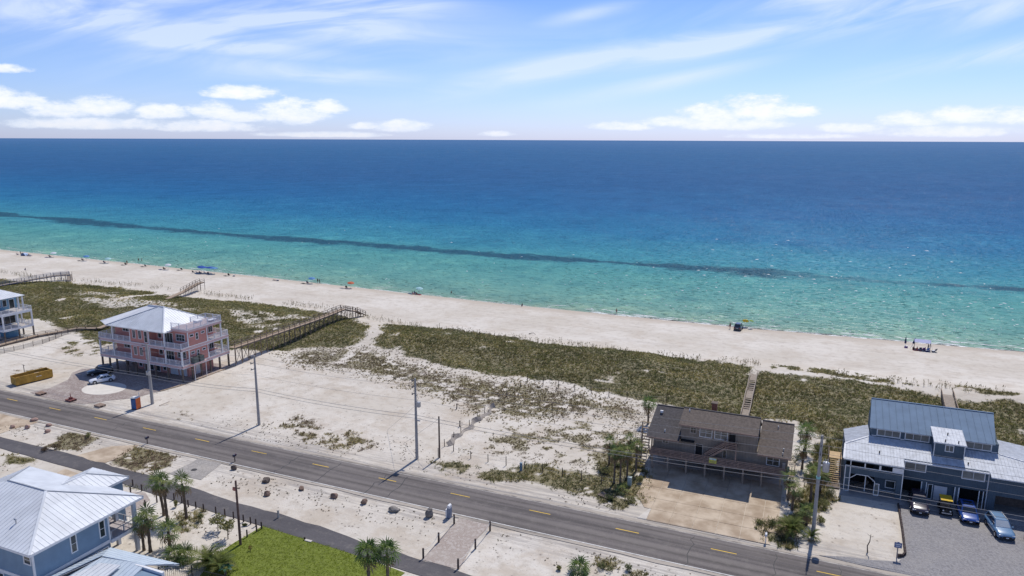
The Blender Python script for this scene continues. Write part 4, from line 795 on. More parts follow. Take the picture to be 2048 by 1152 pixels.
m_seam = mat('grey_seam_metal', (.30, .32, .35), .5, .05); rc = MB()  # darker grey metal for the ridge and rear hip caps
for p, q in (((-73.6, 58.1, za_), (-80.7, 51, zr)), ((-80.7, 51, zr), (-87.5, 51, zr)), ((-87.5, 51, zr), (-94.6, 58.1, za_)), ((-79.8, 61.2, za_), pk_)): rc.beam(*K.pts([(p[0], p[1], p[2]+.03), (q[0], q[1], q[2]+.03)]), .14, .08)
rc.build('ridge_cap', m_seam, NB); rc = MB()
for p, q in (((-73.6, 43.9, za_+.04), (-80.7, 51, zr+.04)), (pk_, (-83.2, 54.55, 8.2))): MB().beam(*K.pts([p, q]), .28, .05).build('hip_cap', m_roofw, NB)
K.box('fascia', m_trim, (-73.66, -73.58, 43.95, 58.05, za_-.28, za_-.08), (-94.5, -73.66, 43.9, 43.96, za_-.28, za_-.08), (-79.86, -79.8, 58.1, 61.15, za_-.28, za_-.08), (-79.8, -73.66, 58.04, 58.1, za_-.28, za_-.08)); K.box('soffit', m_trim, (-94.4, -73.7, 44.0, 58.0, za_-.12, za_-.075))
mb = MB(); mb.tube(K.pts([(-79.6, 46.6, 7.7), (-79.6, 46.6, 8.35)]), .07, 8); mb.tube(K.pts([(-79.6, 46.6, 8.35), (-79.45, 46.4, 8.5)]), .1, 8); mb.build('roof_vent', m_metal, NB)
# porch rail, stair with white canopy below
railing(NB, K.pts([(-80.3, 57.2, 3.25), (-74.3, 57.2, 3.25), (-74.3, 53.8, 3.25)]), 1.0, mat('thin_rail', (.35, .36, .38), .5), 1.9, .5, .02)
# ------------------------------------------------------------------ low metal-roofed annex in front of it
AN = thing('low_annex', 'low building with pale grey and white metal roofs at the bottom left edge', 'building', (-69, 50, 0)); K = Loc(AN)
m_pale = mat('pale_blue_roof', (.50, .57, .63), .42, .06, .8, spec=.5)
K.box('wall', m_blu, (-72.6, -64.4, 46.5, 51.8, 0, 2.95)); K.box('wall', m_blu, (-66.0, -62.4, 47.0, 50.5, 0, 3.6))
slope(AN, K.pts([(-73.3, 52.8, 3.0), (-63.0, 53.3, 3.0), (-65.2, 50.9, 3.9), (-71.0, 50.0, 3.9)]), m_pale, .58); slope(AN, K.pts([(-73.3, 52.8, 3.0), (-71.0, 50.0, 3.9), (-72.5, 44, 3.9), (-74.2, 44, 3.0)]), m_pale, .58); slope(AN, K.pts([(-71.0, 50.0, 3.9), (-65.2, 50.9, 3.9), (-64.5, 44, 2.9), (-72.5, 44, 3.0)]), m_pale, .58)
slope(AN, K.pts([(-69.9, 48.9, 4.1), (-67.4, 49.5, 4.1), (-66.6, 44, 3.8), (-71.4, 44, 3.8)]), m_roofw, .58)
K.box('parapet', m_trim, (-66.4, -62.3, 50.4, 50.7, 3.0, 3.9)); K.box('pad', mat('deck_blue_grey', (.20, .24, .32), .8), (-66.2, -57, 44, 50.4, 2.2, 2.5))
TR = thing('ladder_canopy', 'narrow white slatted canopy along the blue grey house wall', 'canopy', (-73.9, 49, 0))
for s in (-.45, .35): part('rail', m_trim, TR, (s, s+.08, -5, 3.6, 2.55, 2.7))
for i in range(17): part('slat', m_trim, TR, (-.4, .4, -4.9+i*.5, -4.78+i*.5, 2.7, 2.75))
for y in (-4.5, -.5, 3.4): part('post', m_trim, TR, (.3, .42, y, y+.12, 0, 2.55))
BF = thing('black_fence', 'black metal picket fence around the pad by the palms at the bottom edge', 'fence', (-60, 51.5, 0)); a_ = [(-3.6, -.4), (-.5, 1.2), (4.0, 1.5), (4.2, -6)]
for (p, q) in zip(a_, a_[1:]):
    p, q = Vector((*p, 0)), Vector((*q, 0)); L = (q-p).length; MB().beam(p+ZZ*3.6, q+ZZ*3.6, .05).build('rail', m_black, BF); MB().beam(p+ZZ*2.6, q+ZZ*2.6, .05).build('rail', m_black, BF)
    for i in range(int(L/.22)+1):
        c = p.lerp(q, i*.22/L); MB().beam(c+ZZ*2.4, c+ZZ*3.7, .022).build('picket', m_black, BF)
    MB().beam(p, p+ZZ*3.9, .1).build('post', m_black, BF)
# ------------------------------------------------------------------ far left house
FH = thing('white_deck_house', 'blue house with pale ribbed roof and white two level decks at the left edge', 'house', (-190, 114, 0)); K = Loc(FH)
m_fb = mat('bright_blue_siding', (.17, .33, .46), .8, .07, .8, stripe=((0, 0, 1), .2), sstr=.15)
for z0, z1 in ((2.75, 3.25), (6.6, 7.2)):
    K.box('deck_band', m_trim, (-200, -183.2, 110.8, 111.0, z0, z1), (-183.4, -183.2, 111.0, 118.2, z0, z1), (-200, -183.2, 118.2, 118.4, z0, z1)); K.box('deck_floor', mat('pale_deck', (.52, .47, .43), .85), (-200, -183.4, 111, 118.2, z1-.25, z1-.1))
K.box('wall', m_fb, (-201, -188.5, 112.8, 118.2, 3.1, 10.6)); K.box('wall', m_fb, (-201, -187.3, 114.5, 117.0, 0, 3.0))
for x, y in ((-183.3, 118.2), (-183.3, 114.6), (-183.3, 111.0), (-187.3, 110.9), (-187.3, 118.2), (-191.5, 110.9)): K.box('column', m_trim, (x-.15, x+.15, y-.15, y+.15, 3.0, 7.0)); K.box('post', m_postw, (x-.14, x+.14, y-.14, y+.14, 0, 2.8))
for x, y in ((-184.6, 117.2), (-186.3, 111.6), (-186.3, 117.2)): K.box('column', m_trim, (x-.14, x+.14, y-.14, y+.14, 7.0, 10.7))
for z in (3.15, 7.1): railing(FH, K.pts([(-198, 110.9, z), (-183.3, 110.9, z), (-183.3, 118.3, z), (-190, 118.3, z)]), 1.0, m_trim, 1.8, .22, .035)
zz_ = 10.9; slope(FH, K.pts([(-184.0, 117.6, zz_), (-184.0, 111.2, zz_), (-188.6, 114.4, 12.6)]), m_roofw, .6); slope(FH, K.pts([(-204, 111.2, zz_), (-184.0, 111.2, zz_), (-188.6, 114.4, 12.6), (-204, 114.4, 12.6)]), m_roofw, .6); slope(FH, K.pts([(-184.0, 117.6, zz_), (-204, 117.6, zz_), (-204, 114.4, 12.6), (-188.6, 114.4, 12.6)]), m_roofw, .6)
K.win('+x', -188.5, 113.1, 114.2, 7.9, 9.7, m_trim, m_glass, 1, 1); K.win('+x', -188.5, 114.6, 115.7, 7.9, 9.7, m_trim, m_glass, 1, 1); K.win('+x', -188.5, 116.2, 117.6, 7.15, 9.6, m_trim, m_glass, 1, 1, name='door'); K.win('-y', 112.8, -191.5, -189.5, 7.9, 9.6, m_trim, m_glass, 2, 1); K.win('+x', -188.5, 113.2, 117.4, 3.3, 5.6, m_trim, m_glass, 3, 1, name='sliding_door')
K.box('stair_skirt', m_trim, (-189, -188.8, 110.4, 113.4, 0, 1.2)); K.box('carport_floor', mat('shade_slab', (.30, .29, .28), .9), (-200, -183.2, 110.9, 118.4, 0, .05))
# ------------------------------------------------------------------ utility poles and lines
m_cpole = mat('concrete_pole', (.36, .345, .33), .9, .12, 1.2, .2, 12); m_wpole = mat('wooden_pole', (.14, .105, .085), .9, .2, 1.5); m_wire = mat('line_wire', (.34, .33, .32), .5, .1); m_insul = mat('insulator', (.10, .10, .11), .5)
POLE = [(-114.9, 94.7, 12.0, 'pale concrete utility pole in front of the pink house with a street lamp box'), (-88.8, 94.6, 12.9, 'concrete utility pole standing in open sand right of the pink house'), (-55.9, 93.6, 13.5, 'concrete utility pole beside the short wooden pole at the empty lot'), (2.7, 94.3, 13.7, 'tall concrete utility pole with a grey transformer right of the brown house')]
for k, (x, y, h, lb) in enumerate(POLE):
    t_ = thing('utility_pole', lb, 'utility pole', (x, y, hz1(x, y)-.05), 0, 'utility poles along the road')
    mb = MB(); n = 4
    mb.tube([(0, 0, 0), (0, 0, h*.5), (0, 0, h)], [.26, .21, .15] if k != 0 else [.30, .26, .17], 8); mb.build('shaft', m_cpole, t_, False)
    for z in (h-.15, h-1.25, h-2.35):
        if k == 0 and z < h-2: continue
        L = 1.0 if k != 3 else .9; mb = MB(); mb.beam((-.05, -L, z), (-.05, L*.2, z), .09, .11); mb.build('crossarm', m_insul, t_); mb = MB(); mb.tube([(-.05, -L+.1, z), (-.05, -L+.1, z+.28)], .07, 8); mb.build('insulator', m_insul, t_)
    if k == 0:
        part('lamp_box', m_metal, t_, (-.35, .35, -.45, -.1, 5.9, 6.7)); mb = MB(); mb.beam((0, -.3, 6.5), (.3, -.8, 6.75), .08); mb.build('lamp_arm', m_metal, t_)
    if k == 2: part('equipment_box', m_metal, t_, (.2, .8, -.3, .2, h-4.6, h-3.8)); mb = MB(); mb.tube([(.25, 0, h-3.8), (.5, 0, h-3.2), (.25, 0, h-2.8)], .03, 6); mb.build('cable_loop', m_insul, t_); part('bracket', m_metal, t_, (.2, .7, -.1, .1, h-7, h-6.8))
    if k == 3:
        mb = MB(); mb.tube([(.75, -.1, h-4.75), (.75, -.1, h-4.6), (.75, -.1, h-3.55), (.75, -.1, h-3.45)], [.36, .42, .42, .3], 14); mb.build('transformer', m_metal, t_)
        for dx in (-.15, .15): mb = MB(); mb.tube([(.75+dx, -.1, h-3.45), (.75+dx, -.1, h-3.05)], .06, 8); mb.build('bushing', m_cpole, t_)
        part('bracket', m_metal, t_, (.1, .45, -.15, .0, h-4.1, h-3.95)); mb = MB(); mb.tube([(0, 0, h-5.9), (0, 0, h-5.6)], .27, 10); mb.build('pole_band', mat('teal_band', (.25, .5, .5), .4), t_)
def wire(a, b_, sag, r, lb, n=14, cat='power line', grp='overhead lines along the road'):
    a, b_ = Vector(a), Vector(b_); pts = [a.lerp(b_, i/n)-ZZ*sag*4*(i/n)*(1-i/n) for i in range(n+1)]
    mb = MB(); mb.tube([p-a for p in pts], r, 4, False); o = mb.build('power_line', m_wire, None); o.location = a; return tag(o, lb, cat, grp)
ends = [(-175, 94.8, 12.2)] + [(p[0], p[1], p[2]) for p in POLE] + [(62, 94.6, 13.8)]
where = ['left of the pink house', 'between the lamp pole and the open sand pole', 'over the empty sand lot', 'in front of the brown house', 'in front of the navy house']
for i in range(5):
    a, b_ = ends[i], ends[i+1]
    for j, (dz, dy, r, nm) in enumerate(((.1, -.9, .016, 'top'), (-1.0, -.9, .016, 'second'), (-2.1, -.9, .016, 'third'), (-3.6, 0, .014, 'fourth'), (-6.0, -.25, .026, 'upper thick'), (-6.55, -.25, .026, 'lower thick'))):
        if i < 3 and nm in ('third',): continue
        wire((a[0], a[1]+dy, a[2]+dz), (b_[0], b_[1]+dy, b_[2]+dz), .55 if i == 3 else .4, r*1.15, '%s overhead wire strung %s' % (nm, where[i]))
t_ = thing('wooden_pole', 'short brown wooden pole with a thin conduit beside the concrete pole', 'pole', (-52.8, 95.4, hz1(-52.8, 95.4))); mb = MB(); mb.tube([(0, 0, 0), (0, 0, 7.0)], [.15, .12], 10); mb.build('shaft', m_wpole, t_); mb = MB(); mb.tube([(-.25, 0, 0), (-.25, 0, 1.6)], .05, 6); mb.build('conduit', m_insul, t_)
wire((-55.7, 93.7, 9.2), (-66.5, 101.5, .1), 0, .02, 'slanting guy wire from the pole down to the sand', 1, 'guy wire', 'guy wires'); wire((-52.8, 95.4, 6.6), (-60.8, 97.8, .1), 0, .02, 'slanting guy wire from the short wooden pole', 1, 'guy wire', 'guy wires')
t_ = thing('wooden_pole', 'slim brown wooden pole with a small red sign at the corner of the lawn', 'pole', (-63.5, 63.0, 0)); mb = MB(); mb.tube([(0, 0, 0), (0, 0, 8.7)], [.17, .12], 10); mb.build('shaft', mat('brown_pole', (.15, .09, .075), .9, .2), t_); part('sign_plate', mat('faded_red', (.42, .16, .12), .8), t_, (-.55, -.12, -.05, .05, 7.3, 7.75)); part('crossbar', m_postw, t_, (-.4, .55, -.05, .05, 7.7, 7.8))
# ------------------------------------------------------------------ vehicles
m_tyre = mat('tyre_rubber', (.018, .018, .019), .85, .1); m_rim = mat('alloy_rim', (.45, .46, .48), .35, .05, metal=.7); m_cglass = mat('car_glass', (.025, .032, .038), .04, .1, spec=.8); m_head = mat('headlamp', (.65, .68, .70), .1, .03, spec=.8); m_tail = mat('tail_lamp', (.28, .012, .012), .25, .05); m_plate = mat('number_plate', (.7, .7, .72), .5)
def paint(name, c): 
    mm = mat(name, c, .28, .04, .8, spec=.6); mm.node_tree.nodes['Principled BSDF'].inputs['Coat Weight'].default_value = .6; return mm
def car(label, L, W, H, pm, loc, rz, suv=True, rack=False, shade=False, glassroof=False, group=None, mname='car'):
    """forward is +x; wheelbase about 60 percent of the length"""
    t_ = thing(mname, label, 'car', loc, rz, group); w2 = W/2; zb = .22 if not suv else .28; belt = H*(.60 if suv else .62)
    xs_ = [(-.5, .86, belt*.93, zb+.22), (-.485, .95, belt*.99, zb+.05), (-.40, 1.0, belt, zb), (-.2, 1.0, belt*1.0, zb), (.08, 1.0, belt*.99, zb), (.20, .99, belt*.965, zb), (.33, .97, belt*.90, zb), (.43, .92, belt*.82, zb+.02), (.485, .82, belt*.68, zb+.08), (.5, .74, belt*.56, zb+.2)]
    mb = MB(); n = 10
    for f, wf, zt, z0 in xs_:
        w_ = w2*wf; x = f*L; mb.v += [(x, -w_*.9, z0), (x, -w_, z0+.16), (x, -w_, zt*.72), (x, -w_*.93, zt*.97), (x, -w_*.7, zt*1.02), (x, w_*.7, zt*1.02), (x, w_*.93, zt*.97), (x, w_, zt*.72), (x, w_, z0+.16), (x, w_*.9, z0)]
    for i in range(len(xs_)-1):
        for k in range(n): mb.f.append((i*n+k, i*n+(k+1) % n, (i+1)*n+(k+1) % n, (i+1)*n+k))
    mb.f += [tuple(range(n)), tuple((len(xs_)-1)*n+k for k in range(n-1, -1, -1))]; mb.mi = [0]*len(mb.f); body = mb.build('body', pm, t_, True)
    # cabin: painted pillars and roof, glass let into them
    r0, r1, f1, f0 = (-.475, -.40, .05, .19) if suv else (-.40, -.24, .04, .20)
    zt = belt*1.0; zr_ = H-.03
    lo = [(r0*L, -w2*.88, zt), (f0*L, -w2*.88, zt*.985), (f0*L, w2*.88, zt*.985), (r0*L, w2*.88, zt)]; hi = [(r1*L, -w2*.70, zr_), (f1*L, -w2*.70, zr_), (f1*L, w2*.70, zr_), (r1*L, w2*.70, zr_)]
    mid = [((r1*L+f1*L)/2-.1, -w2*.6, H), ((r1*L+f1*L)/2+.1, w2*.6, H)]
    cb = MB(); cb.add(lo+hi+[((r1*.8)*L, -w2*.5, H), ((f1-.06)*L, -w2*.5, H), ((f1-.06)*L, w2*.5, H), ((r1*.8)*L, w2*.5, H)], [(0, 1, 5, 4), (1, 2, 6, 5), (2, 3, 7, 6), (3, 0, 4, 7), (4, 5, 9, 8), (5, 6, 10, 9), (6, 7, 11, 10), (7, 4, 8, 11), (8, 9, 10, 11)]); cb.build('cabin', pm, t_)
    def pane(nm, quad, u0, u1, v0, v1, mm, off=.012):
        q = [Vector(p) for p in quad]; nrm = (q[1]-q[0]).cross(q[3]-q[0]).normalized(); ctr = sum(q, Vector())/4
        if nrm.dot(ctr-Vector((L*-.1, 0, H*.6))) < 0: nrm = -nrm
        pt = lambda u_, v_: q[0].lerp(q[1], u_).lerp(q[3].lerp(q[2], u_), v_)+nrm*off
        m2 = MB(); m2.prism([pt(u0, v0), pt(u1, v0), pt(u1, v1), pt(u0, v1)], -nrm*.01); return m2.build(nm, mm, t_)
    for s in (0, 1):
        q = [lo[0], lo[1], hi[1], hi[0]] if s == 0 else [lo[3], lo[2], hi[2], hi[3]]
        for u0, u1 in ((.06, .33), (.36, .62), (.65, .93)): pane('side_window', q, u0, u1, .1, .88, m_cglass)
    pane('windscreen', [lo[1], lo[2], hi[2], hi[1]], .06, .94, .06, .92, mat('sun_shade', (.55, .58, .58), .5, .05) if shade else m_cglass); pane('rear_window', [lo[0], lo[3], hi[3], hi[0]], .08, .92, .12, .9, m_cglass)
    if glassroof: part('roof_glass', m_cglass, t_, (r1*L*.75, (f1-.08)*L, -w2*.5, w2*.5, H, H+.012)); part('roof_bar', pm, t_, (-.16*L, -.13*L, -w2*.5, w2*.5, H+.012, H+.02))
    for sx_ in (-.30, .31):
        for sy in (-1, 1):
            r_ = .34 if not suv else .38; mb = MB(); mb.tube([(sx_*L, sy*(w2-.2), r_), (sx_*L, sy*(w2+.015), r_)], r_, 18); wh = mb.build('wheel', m_tyre, t_); mb = MB(); mb.tube([(sx_*L, sy*(w2+.0), r_), (sx_*L, sy*(w2+.03), r_)], r_*.62, 12); mb.build('rim', m_rim, wh)
            mb = MB(); mb.tube([(sx_*L, sy*(w2-.1), r_+.02), (sx_*L, sy*(w2+.004), r_+.02)], r_+.07, 18); mb.build('wheel_arch', m_black, t_)
    for sy in (-1, 1):
        mb = MB(); mb.cbox((.468*L, sy*w2*.66, belt*.66), (.12, w2*.34, .15)); mb.build('headlight', m_head, t_); mb = MB(); mb.cbox((-.494*L, sy*w2*.70, belt*.78), (.06, w2*.28, .2)); mb.build('tail_light', m_tail, t_)
        mb = MB(); mb.cbox((.13*L, sy*(w2+.08), belt*1.04), (.14, .2, .13)); mb.build('mirror', pm, t_)
    part('grille', m_black, t_, (.494*L, .504*L, -w2*.45, w2*.45, belt*.42, belt*.62)); part('bumper', m_black, t_, (.47*L, .50*L, -w2*.76, w2*.76, zb+.02, zb+.16)); part('number_plate', m_plate, t_, (.504*L, .51*L, -.16, .16, zb+.18, zb+.30)); part('rear_plate', m_plate, t_, (-.506*L, -.50*L, -.16, .16, belt*.62, belt*.62+.12))
    if rack: 
        for sy in (-1, 1): part('roof_rail', m_metal, t_, (r1*L*.9, f1*L*.7, sy*w2*.62-.025, sy*w2*.62+.025, H-.01, H+.06))
    return t_
hd = math.atan2(97.7-101.7, -136.6+134.4)
car('black SUV parked on the paving left of the pink house', 5.0, 1.98, 1.85, paint('black_paint', (.012, .014, .016)), (-140.3, 103.4, .05), math.atan2(-3.6, -2.2), True, True, group='cars at the pink house')
car('white sedan parked beside the sand oval at the pink house', 4.8, 1.84, 1.46, paint('white_paint', (.74, .75, .77)), (-135.2, 99.9, .05), hd, False, group='cars at the pink house')
car('dark purple black SUV, leftmost car in front of the navy house', 5.2, 2.25, 1.9, paint('purple_black_paint', (.03, .022, .04)), (16.05, 107.4, .06), R(-91), True, group='cars at the navy house')
car('bright blue car with glass roof right of the yellow roofed buggy', 4.8, 2.2, 1.75, paint('deep_blue_paint', (.02, .075, .30)), (21.9, 107.1, .05), R(-90), True, glassroof=True, group='cars at the navy house')
car('grey blue SUV with sun shade behind the windscreen, nearest to the road', 5.2, 2.2, 1.85, paint('steel_blue_paint', (.13, .24, .38)), (25.1, 104.5, .05), R(-82), True, True, True, group='cars at the navy house')
# buggy with a yellow canopy
bg_ = thing('buggy', 'open black buggy with a yellow canopy roof between two parked cars', 'buggy', (19.3, 107.7, .05), R(-90)); m_ycan = mat('yellow_canopy', (.62, .40, .02), .6, .08, 1.)
for i in range(4): part('canopy_panel', m_ycan, bg_, (-1.05, .85, -.72+i*.36, -.37+i*.36, 1.93+(.03 if i % 2 else 0), 2.0))
part('floor', m_black, bg_, (-1.4, 1.3, -.6, .6, .35, .5)); part('nose', m_black, bg_, (.9, 1.5, -.58, .58, .5, .95)); part('bumper', m_metal, bg_, (1.5, 1.6, -.6, .6, .4, .55)); part('bench_seat', mat('tan_vinyl', (.30, .22, .15), .7), bg_, (-.2, .4, -.55, .55, .5, .85)); part('seat_back', mat('tan_vinyl', (.3, .22, .15)), bg_, (-.35, -.2, -.55, .55, .6, 1.3)); part('rear_box', m_black, bg_, (-1.4, -.4, -.58, .58, .5, .9))
for x, y in ((-1.0, -.65), (-1.0, .65), (.8, -.65), (.8, .65)): MB().beam((x, y, .5), (x*.95, y*.98, 1.93), .06).build('canopy_post', m_black, bg_)
for x in (-.95, 1.0):
    for y in (-.66, .66):
        mb = MB(); mb.tube([(x, y-.13, .3), (x, y+.13, .3)], .3, 14); wh = mb.build('wheel', m_tyre, bg_); mb = MB(); mb.tube([(x, y-.14, .3), (x, y+.14, .3)], .15, 10); mb.build('rim', m_rim, wh)
for y in (-.42, .42): mb = MB(); mb.tube([(1.5, y, .8), (1.53, y, .8)], .1, 10); mb.build('headlight', m_head, bg_)
mb = MB(); mb.tube([(.75, -.3+.22*math.cos(a), 1.15+.2*math.sin(a)) for a in np.linspace(0, 2*math.pi, 12)], .02, 5); mb.build('steering_wheel', m_black, bg_)
t_ = thing('wheeled_bin', 'dark red wheeled bin on the gravel at the right edge', 'bin', (27.9, 103.2, .05)); part('body', mat('maroon_plastic', (.20, .03, .05), .5), t_, (-.32, .32, -.35, .35, .08, 1.05)); part('lid', mat('maroon_plastic', (.2, .03, .05)), t_, (-.35, .35, -.4, .38, 1.05, 1.12))
# ------------------------------------------------------------------ skip, toilet, pallets
dm = thing('dumpster', 'long yellow ochre roll-off dumpster on the sand left of the forecourt', 'dumpster', (-149.2, 94.6, 0), math.atan2(6.8, 1.3)); m_och = mat('ochre_paint', (.46, .27, .055), .75, .22, 1.2, .1, 8); m_och2 = mat('rusty_inside', (.06, .045, .04), .9, .25)
Ld, Wd, Hd = 6.9, 2.4, 1.75
for s in (-1, 1):
    part('side_wall', m_och, dm, (-Ld/2, Ld/2, s*Wd/2-.06, s*Wd/2+.06, .18, Hd)); part('top_rail', m_och, dm, (-Ld/2, Ld/2, s*Wd/2-.1, s*Wd/2+.1, Hd, Hd+.12))
    for i in range(9): part('rib', m_och, dm, (-Ld/2+.1+i*.82, -Ld/2+.2+i*.82, s*(Wd/2+.06)-.04*(s < 0), s*(Wd/2+.06)+.04*(s > 0)+.0, .2, Hd)) if i % 8 else None
part('end_wall', m_och, dm, (-Ld/2-.06, -Ld/2, -Wd/2, Wd/2, .18, Hd)); part('end_door', m_och, dm, (Ld/2, Ld/2+.08, -Wd/2, Wd/2, .18, Hd)); part('floor', m_och2, dm, (-Ld/2, Ld/2, -Wd/2, Wd/2, .18, .3)); part('debris', mat('rubble', (.30, .26, .22), .9, .4, 3), dm, (-Ld/2+.3, Ld/2-.3, -Wd/2+.2, Wd/2-.2, .3, .8)); part('box_scrap', mat('cardboard', (.42, .34, .26), .9), dm, (.6, 1.5, -.5, .4, .8, 1.5)); part('skid', m_och2, dm, (-Ld/2, Ld/2, -.9, -.7, 0, .18)); part('skid', m_och2, dm, (-Ld/2, Ld/2, .7, .9, 0, .18)); part('white_mark', m_white, dm, (.3, 1.3, -Wd/2-.065, -Wd/2-.06, 1.0, 1.15))
tl = thing('portable_toilet', 'portable toilet with a blue front and orange side near the road', 'portable toilet', (-115.6, 91.7, 0), R(8)); m_or = mat('orange_plastic', (.62, .14, .035), .55, .08, 1.5); m_bl = mat('blue_plastic', (.055, .13, .30), .55, .08)
part('left_side', m_bl, tl, (-.58, -.52, -.57, .57, .1, 2.2)); part('right_side', m_or, tl, (.52, .58, -.57, .57, .1, 2.2)); part('back', m_bl, tl, (-.52, .52, .52, .57, .1, 2.2)); part('door', m_bl, tl, (-.44, .44, -.59, -.55, .15, 2.05)); part('front_frame', m_bl, tl, (-.52, -.44, -.57, -.52, .1, 2.2)); part('front_frame', m_bl, tl, (.44, .52, -.57, -.52, .1, 2.2)); part('base', m_black, tl, (-.6, .6, -.6, .6, 0, .1))
mb = MB(); mb.prism([(-.62, -.62, 2.2), (.62, -.62, 2.2), (.62, .62, 2.2), (-.62, .62, 2.2)], (0, 0, .06)); mb.prism([(-.45, -.45, 2.26), (.45, -.45, 2.26), (.45, .45, 2.26), (-.45, .45, 2.26)], (0, 0, .12)); mb.build('roof', mat('white_plastic', (.7, .7, .68), .5), tl); part('latch', m_black, tl, (.3, .38, -.61, -.59, 1.0, 1.2)); mb = MB(); mb.tube([(.45, .45, 2.2), (.45, .45, 3.1)], .05, 8); mb.build('vent_pipe', m_trim, tl)
def pallet(px, py, lb, extra=False, col=(.30, .20, .15)):
    g = G(px, py); t_ = thing('pallet', lb, 'pallet', (g.x, g.y, g.z+.02), R(-4), 'wooden pallets beside the road'); mm = mat('pallet_wood_%d' % int(col[0]*100), col, .9, .25, 3)
    for i in range(6): part('slat', mm, t_, (-.85+i*.29, -.62+i*.29, -.65, .65, .32, .38))
    for y in (-.6, 0, .56): part('bearer', mm, t_, (-.85, .86, y, y+.07, .04, .32))
    if extra: part('red_block', mat('red_brown', (.22, .07, .06), .8), t_, (-.25, .25, -.25, .25, .38, .75)); mb = MB(); mb.tube([(0, 0, .7), (0, 0, 1.5)], .07, 8); mb.build('standpipe', mat('red_brown', (.22, .07, .06)), t_)
pallet(82, 789, 'greyish wooden pallet at the left end of the forecourt entrance'); pallet(142, 802, 'reddish pallet carrying a red block with an upright pipe', True, (.24, .10, .085)); pallet(200, 813, 'brown wooden pallet between the red block pallet and the toilet', False, (.34, .25, .19))
t_ = thing('plank', 'thin grey plank leaning up from the sand beside the lamp pole', 'plank', tuple(G(318, 812))); mb = MB(); mb.beam((0, 0, .05), (1.0, 1.6, .5), .14, .05); mb.build('board', m_wood, t_)
t_ = thing('stake_frame', 'small wooden stake with a cross bar standing behind the dumpster', 'stake', tuple(G(49, 746))); MB().beam((0, 0, 0), (0, 0, 1.9), .1).build('stake', m_postw, t_); MB().beam((-.5, 0, 1.8), (.5, 0, 1.8), .08).build('cross_bar', m_postw, t_)
# ------------------------------------------------------------------ boulders
def boulder(px, py, s, lb, col, grp, seed):
    rg = np.random.default_rng(seed); bm = bmesh.new(); bmesh.ops.create_icosphere(bm, subdivisions=3, radius=1)
    offs = rg.normal(size=(14, 3)); offs /= np.linalg.norm(offs, axis=1)[:, None]; hh = rg.uniform(.62, .95, 14)
    for v in bm.verts:
        d = np.array(v.co); sc = 1.
        for nrm, h_ in zip(offs, hh):
            q = d@nrm
            if q > h_: sc = min(sc, h_/q)
        k = sc*(1+.05*float(rg.normal())); v.co = Vector((d[0]*k*s[0], d[1]*k*s[1], d[2]*k*s[2]))*.85
    me = bpy.data.meshes.new('boulder'); bm.to_mesh(me); bm.free(); me.materials.append(mat('boulder_rock_'+col[0], col[1], .95, .3, 1.5, .6, 5)); o = bpy.data.objects.new('boulder', me); COL.objects.link(o)
    g = G(px, py); o.location = (g.x, g.y, g.z+s[2]*.5); o.rotation_euler.z = rg.uniform(0, 3); tag(o, lb, 'boulder', grp)
RB, RG_, RD = ('brown', (.22, .15, .115)), ('grey', (.22, .20, .18)), ('dark', (.15, .12, .10))
GR = 'boulders lined along the sandy verge'
for i, (px, py, s, lb, c) in enumerate(((468, 943, (.55, .6, .55), 'small dark boulder just left of the red-signed pole top', RD), (533, 967, (1.0, .75, .6), 'wide flat dark boulder, largest of the brown row', RD), (534, 995, (.6, .55, .55), 'round brown boulder nearest to the bike path', RB), (604, 983, (.65, .5, .4), 'flat square-edged brown boulder in the middle of the row', RB), (669, 999, (.7, .5, .55), 'slanting brown boulder on pale sand', RB), (728, 1011, (.6, .5, .55), 'pointed grey brown boulder right of the slanting one', RB), (788, 1026, (1.05, .7, .5), 'low broad grey boulder left of the upright grey one', RG_), (859, 1037, (.75, .7, .95), 'tall upright grey boulder nearest to the rope fence', RG_))): boulder(px, py-4, s, lb, c, GR, 100+i)
GR2 = 'boulders in the left roadside bed'
for i, (px, py, s, lb) in enumerate(((68, 845, (.85, .6, .5), 'long pinkish boulder at the top of the left bed'), (26, 858, (.7, .5, .4), 'flat pinkish boulder at the left of the left bed'), (55, 860, (.6, .55, .6), 'rounded tan boulder in the middle of the left bed'), (98, 855, (.6, .5, .45), 'small brown boulder at the right of the left bed'), (95, 868, (.7, .5, .5), 'low brown boulder beside the dry grass of the left bed'))): boulder(px, py-3, s, lb, ('pink', (.36, .24, .195)), GR2, 200+i)
# ------------------------------------------------------------------ roadside posts, mailboxes, signs
m_boll = mat('dark_bollard', (.075, .055, .05), .85, .2, 3)
def bollard(x, y, lb, grp, h=1.0):
    t_ = thing('bollard', lb, 'bollard', (x, y, hz1(x, y)+.02), 0, grp); MB().tube([(0, 0, 0), (0, 0, h)], [.10, .095], 8).build('post', m_boll, t_); MB().tube([(0, 0, h), (0, 0, h+.04)], [.11, .06], 8).build('cap', m_boll, t_)
bl = [(-82.2, 68.7), (-80.5, 68.6), (-78.8, 68.4), (-77.1, 67.9), (-75.8, 68.0), (-74.3, 67.9), (-72.2, 68.0), (-70.6, 68.0), (-69.0, 67.9), (-67.2, 67.8), (-65.9, 67.7), (-64.9, 67.6), (-63.7, 67.3)]
nth = ['leftmost', 'second', 'third', 'fourth', 'fifth', 'sixth', 'seventh', 'eighth', 'ninth', 'tenth', 'eleventh', 'twelfth', 'last']
for (x, y), n in zip(bl, nth): bollard(x, y-.3, '%s dark wooden bollard in the row along the bike path, counted from the left' % n, 'bollards along the bike path')
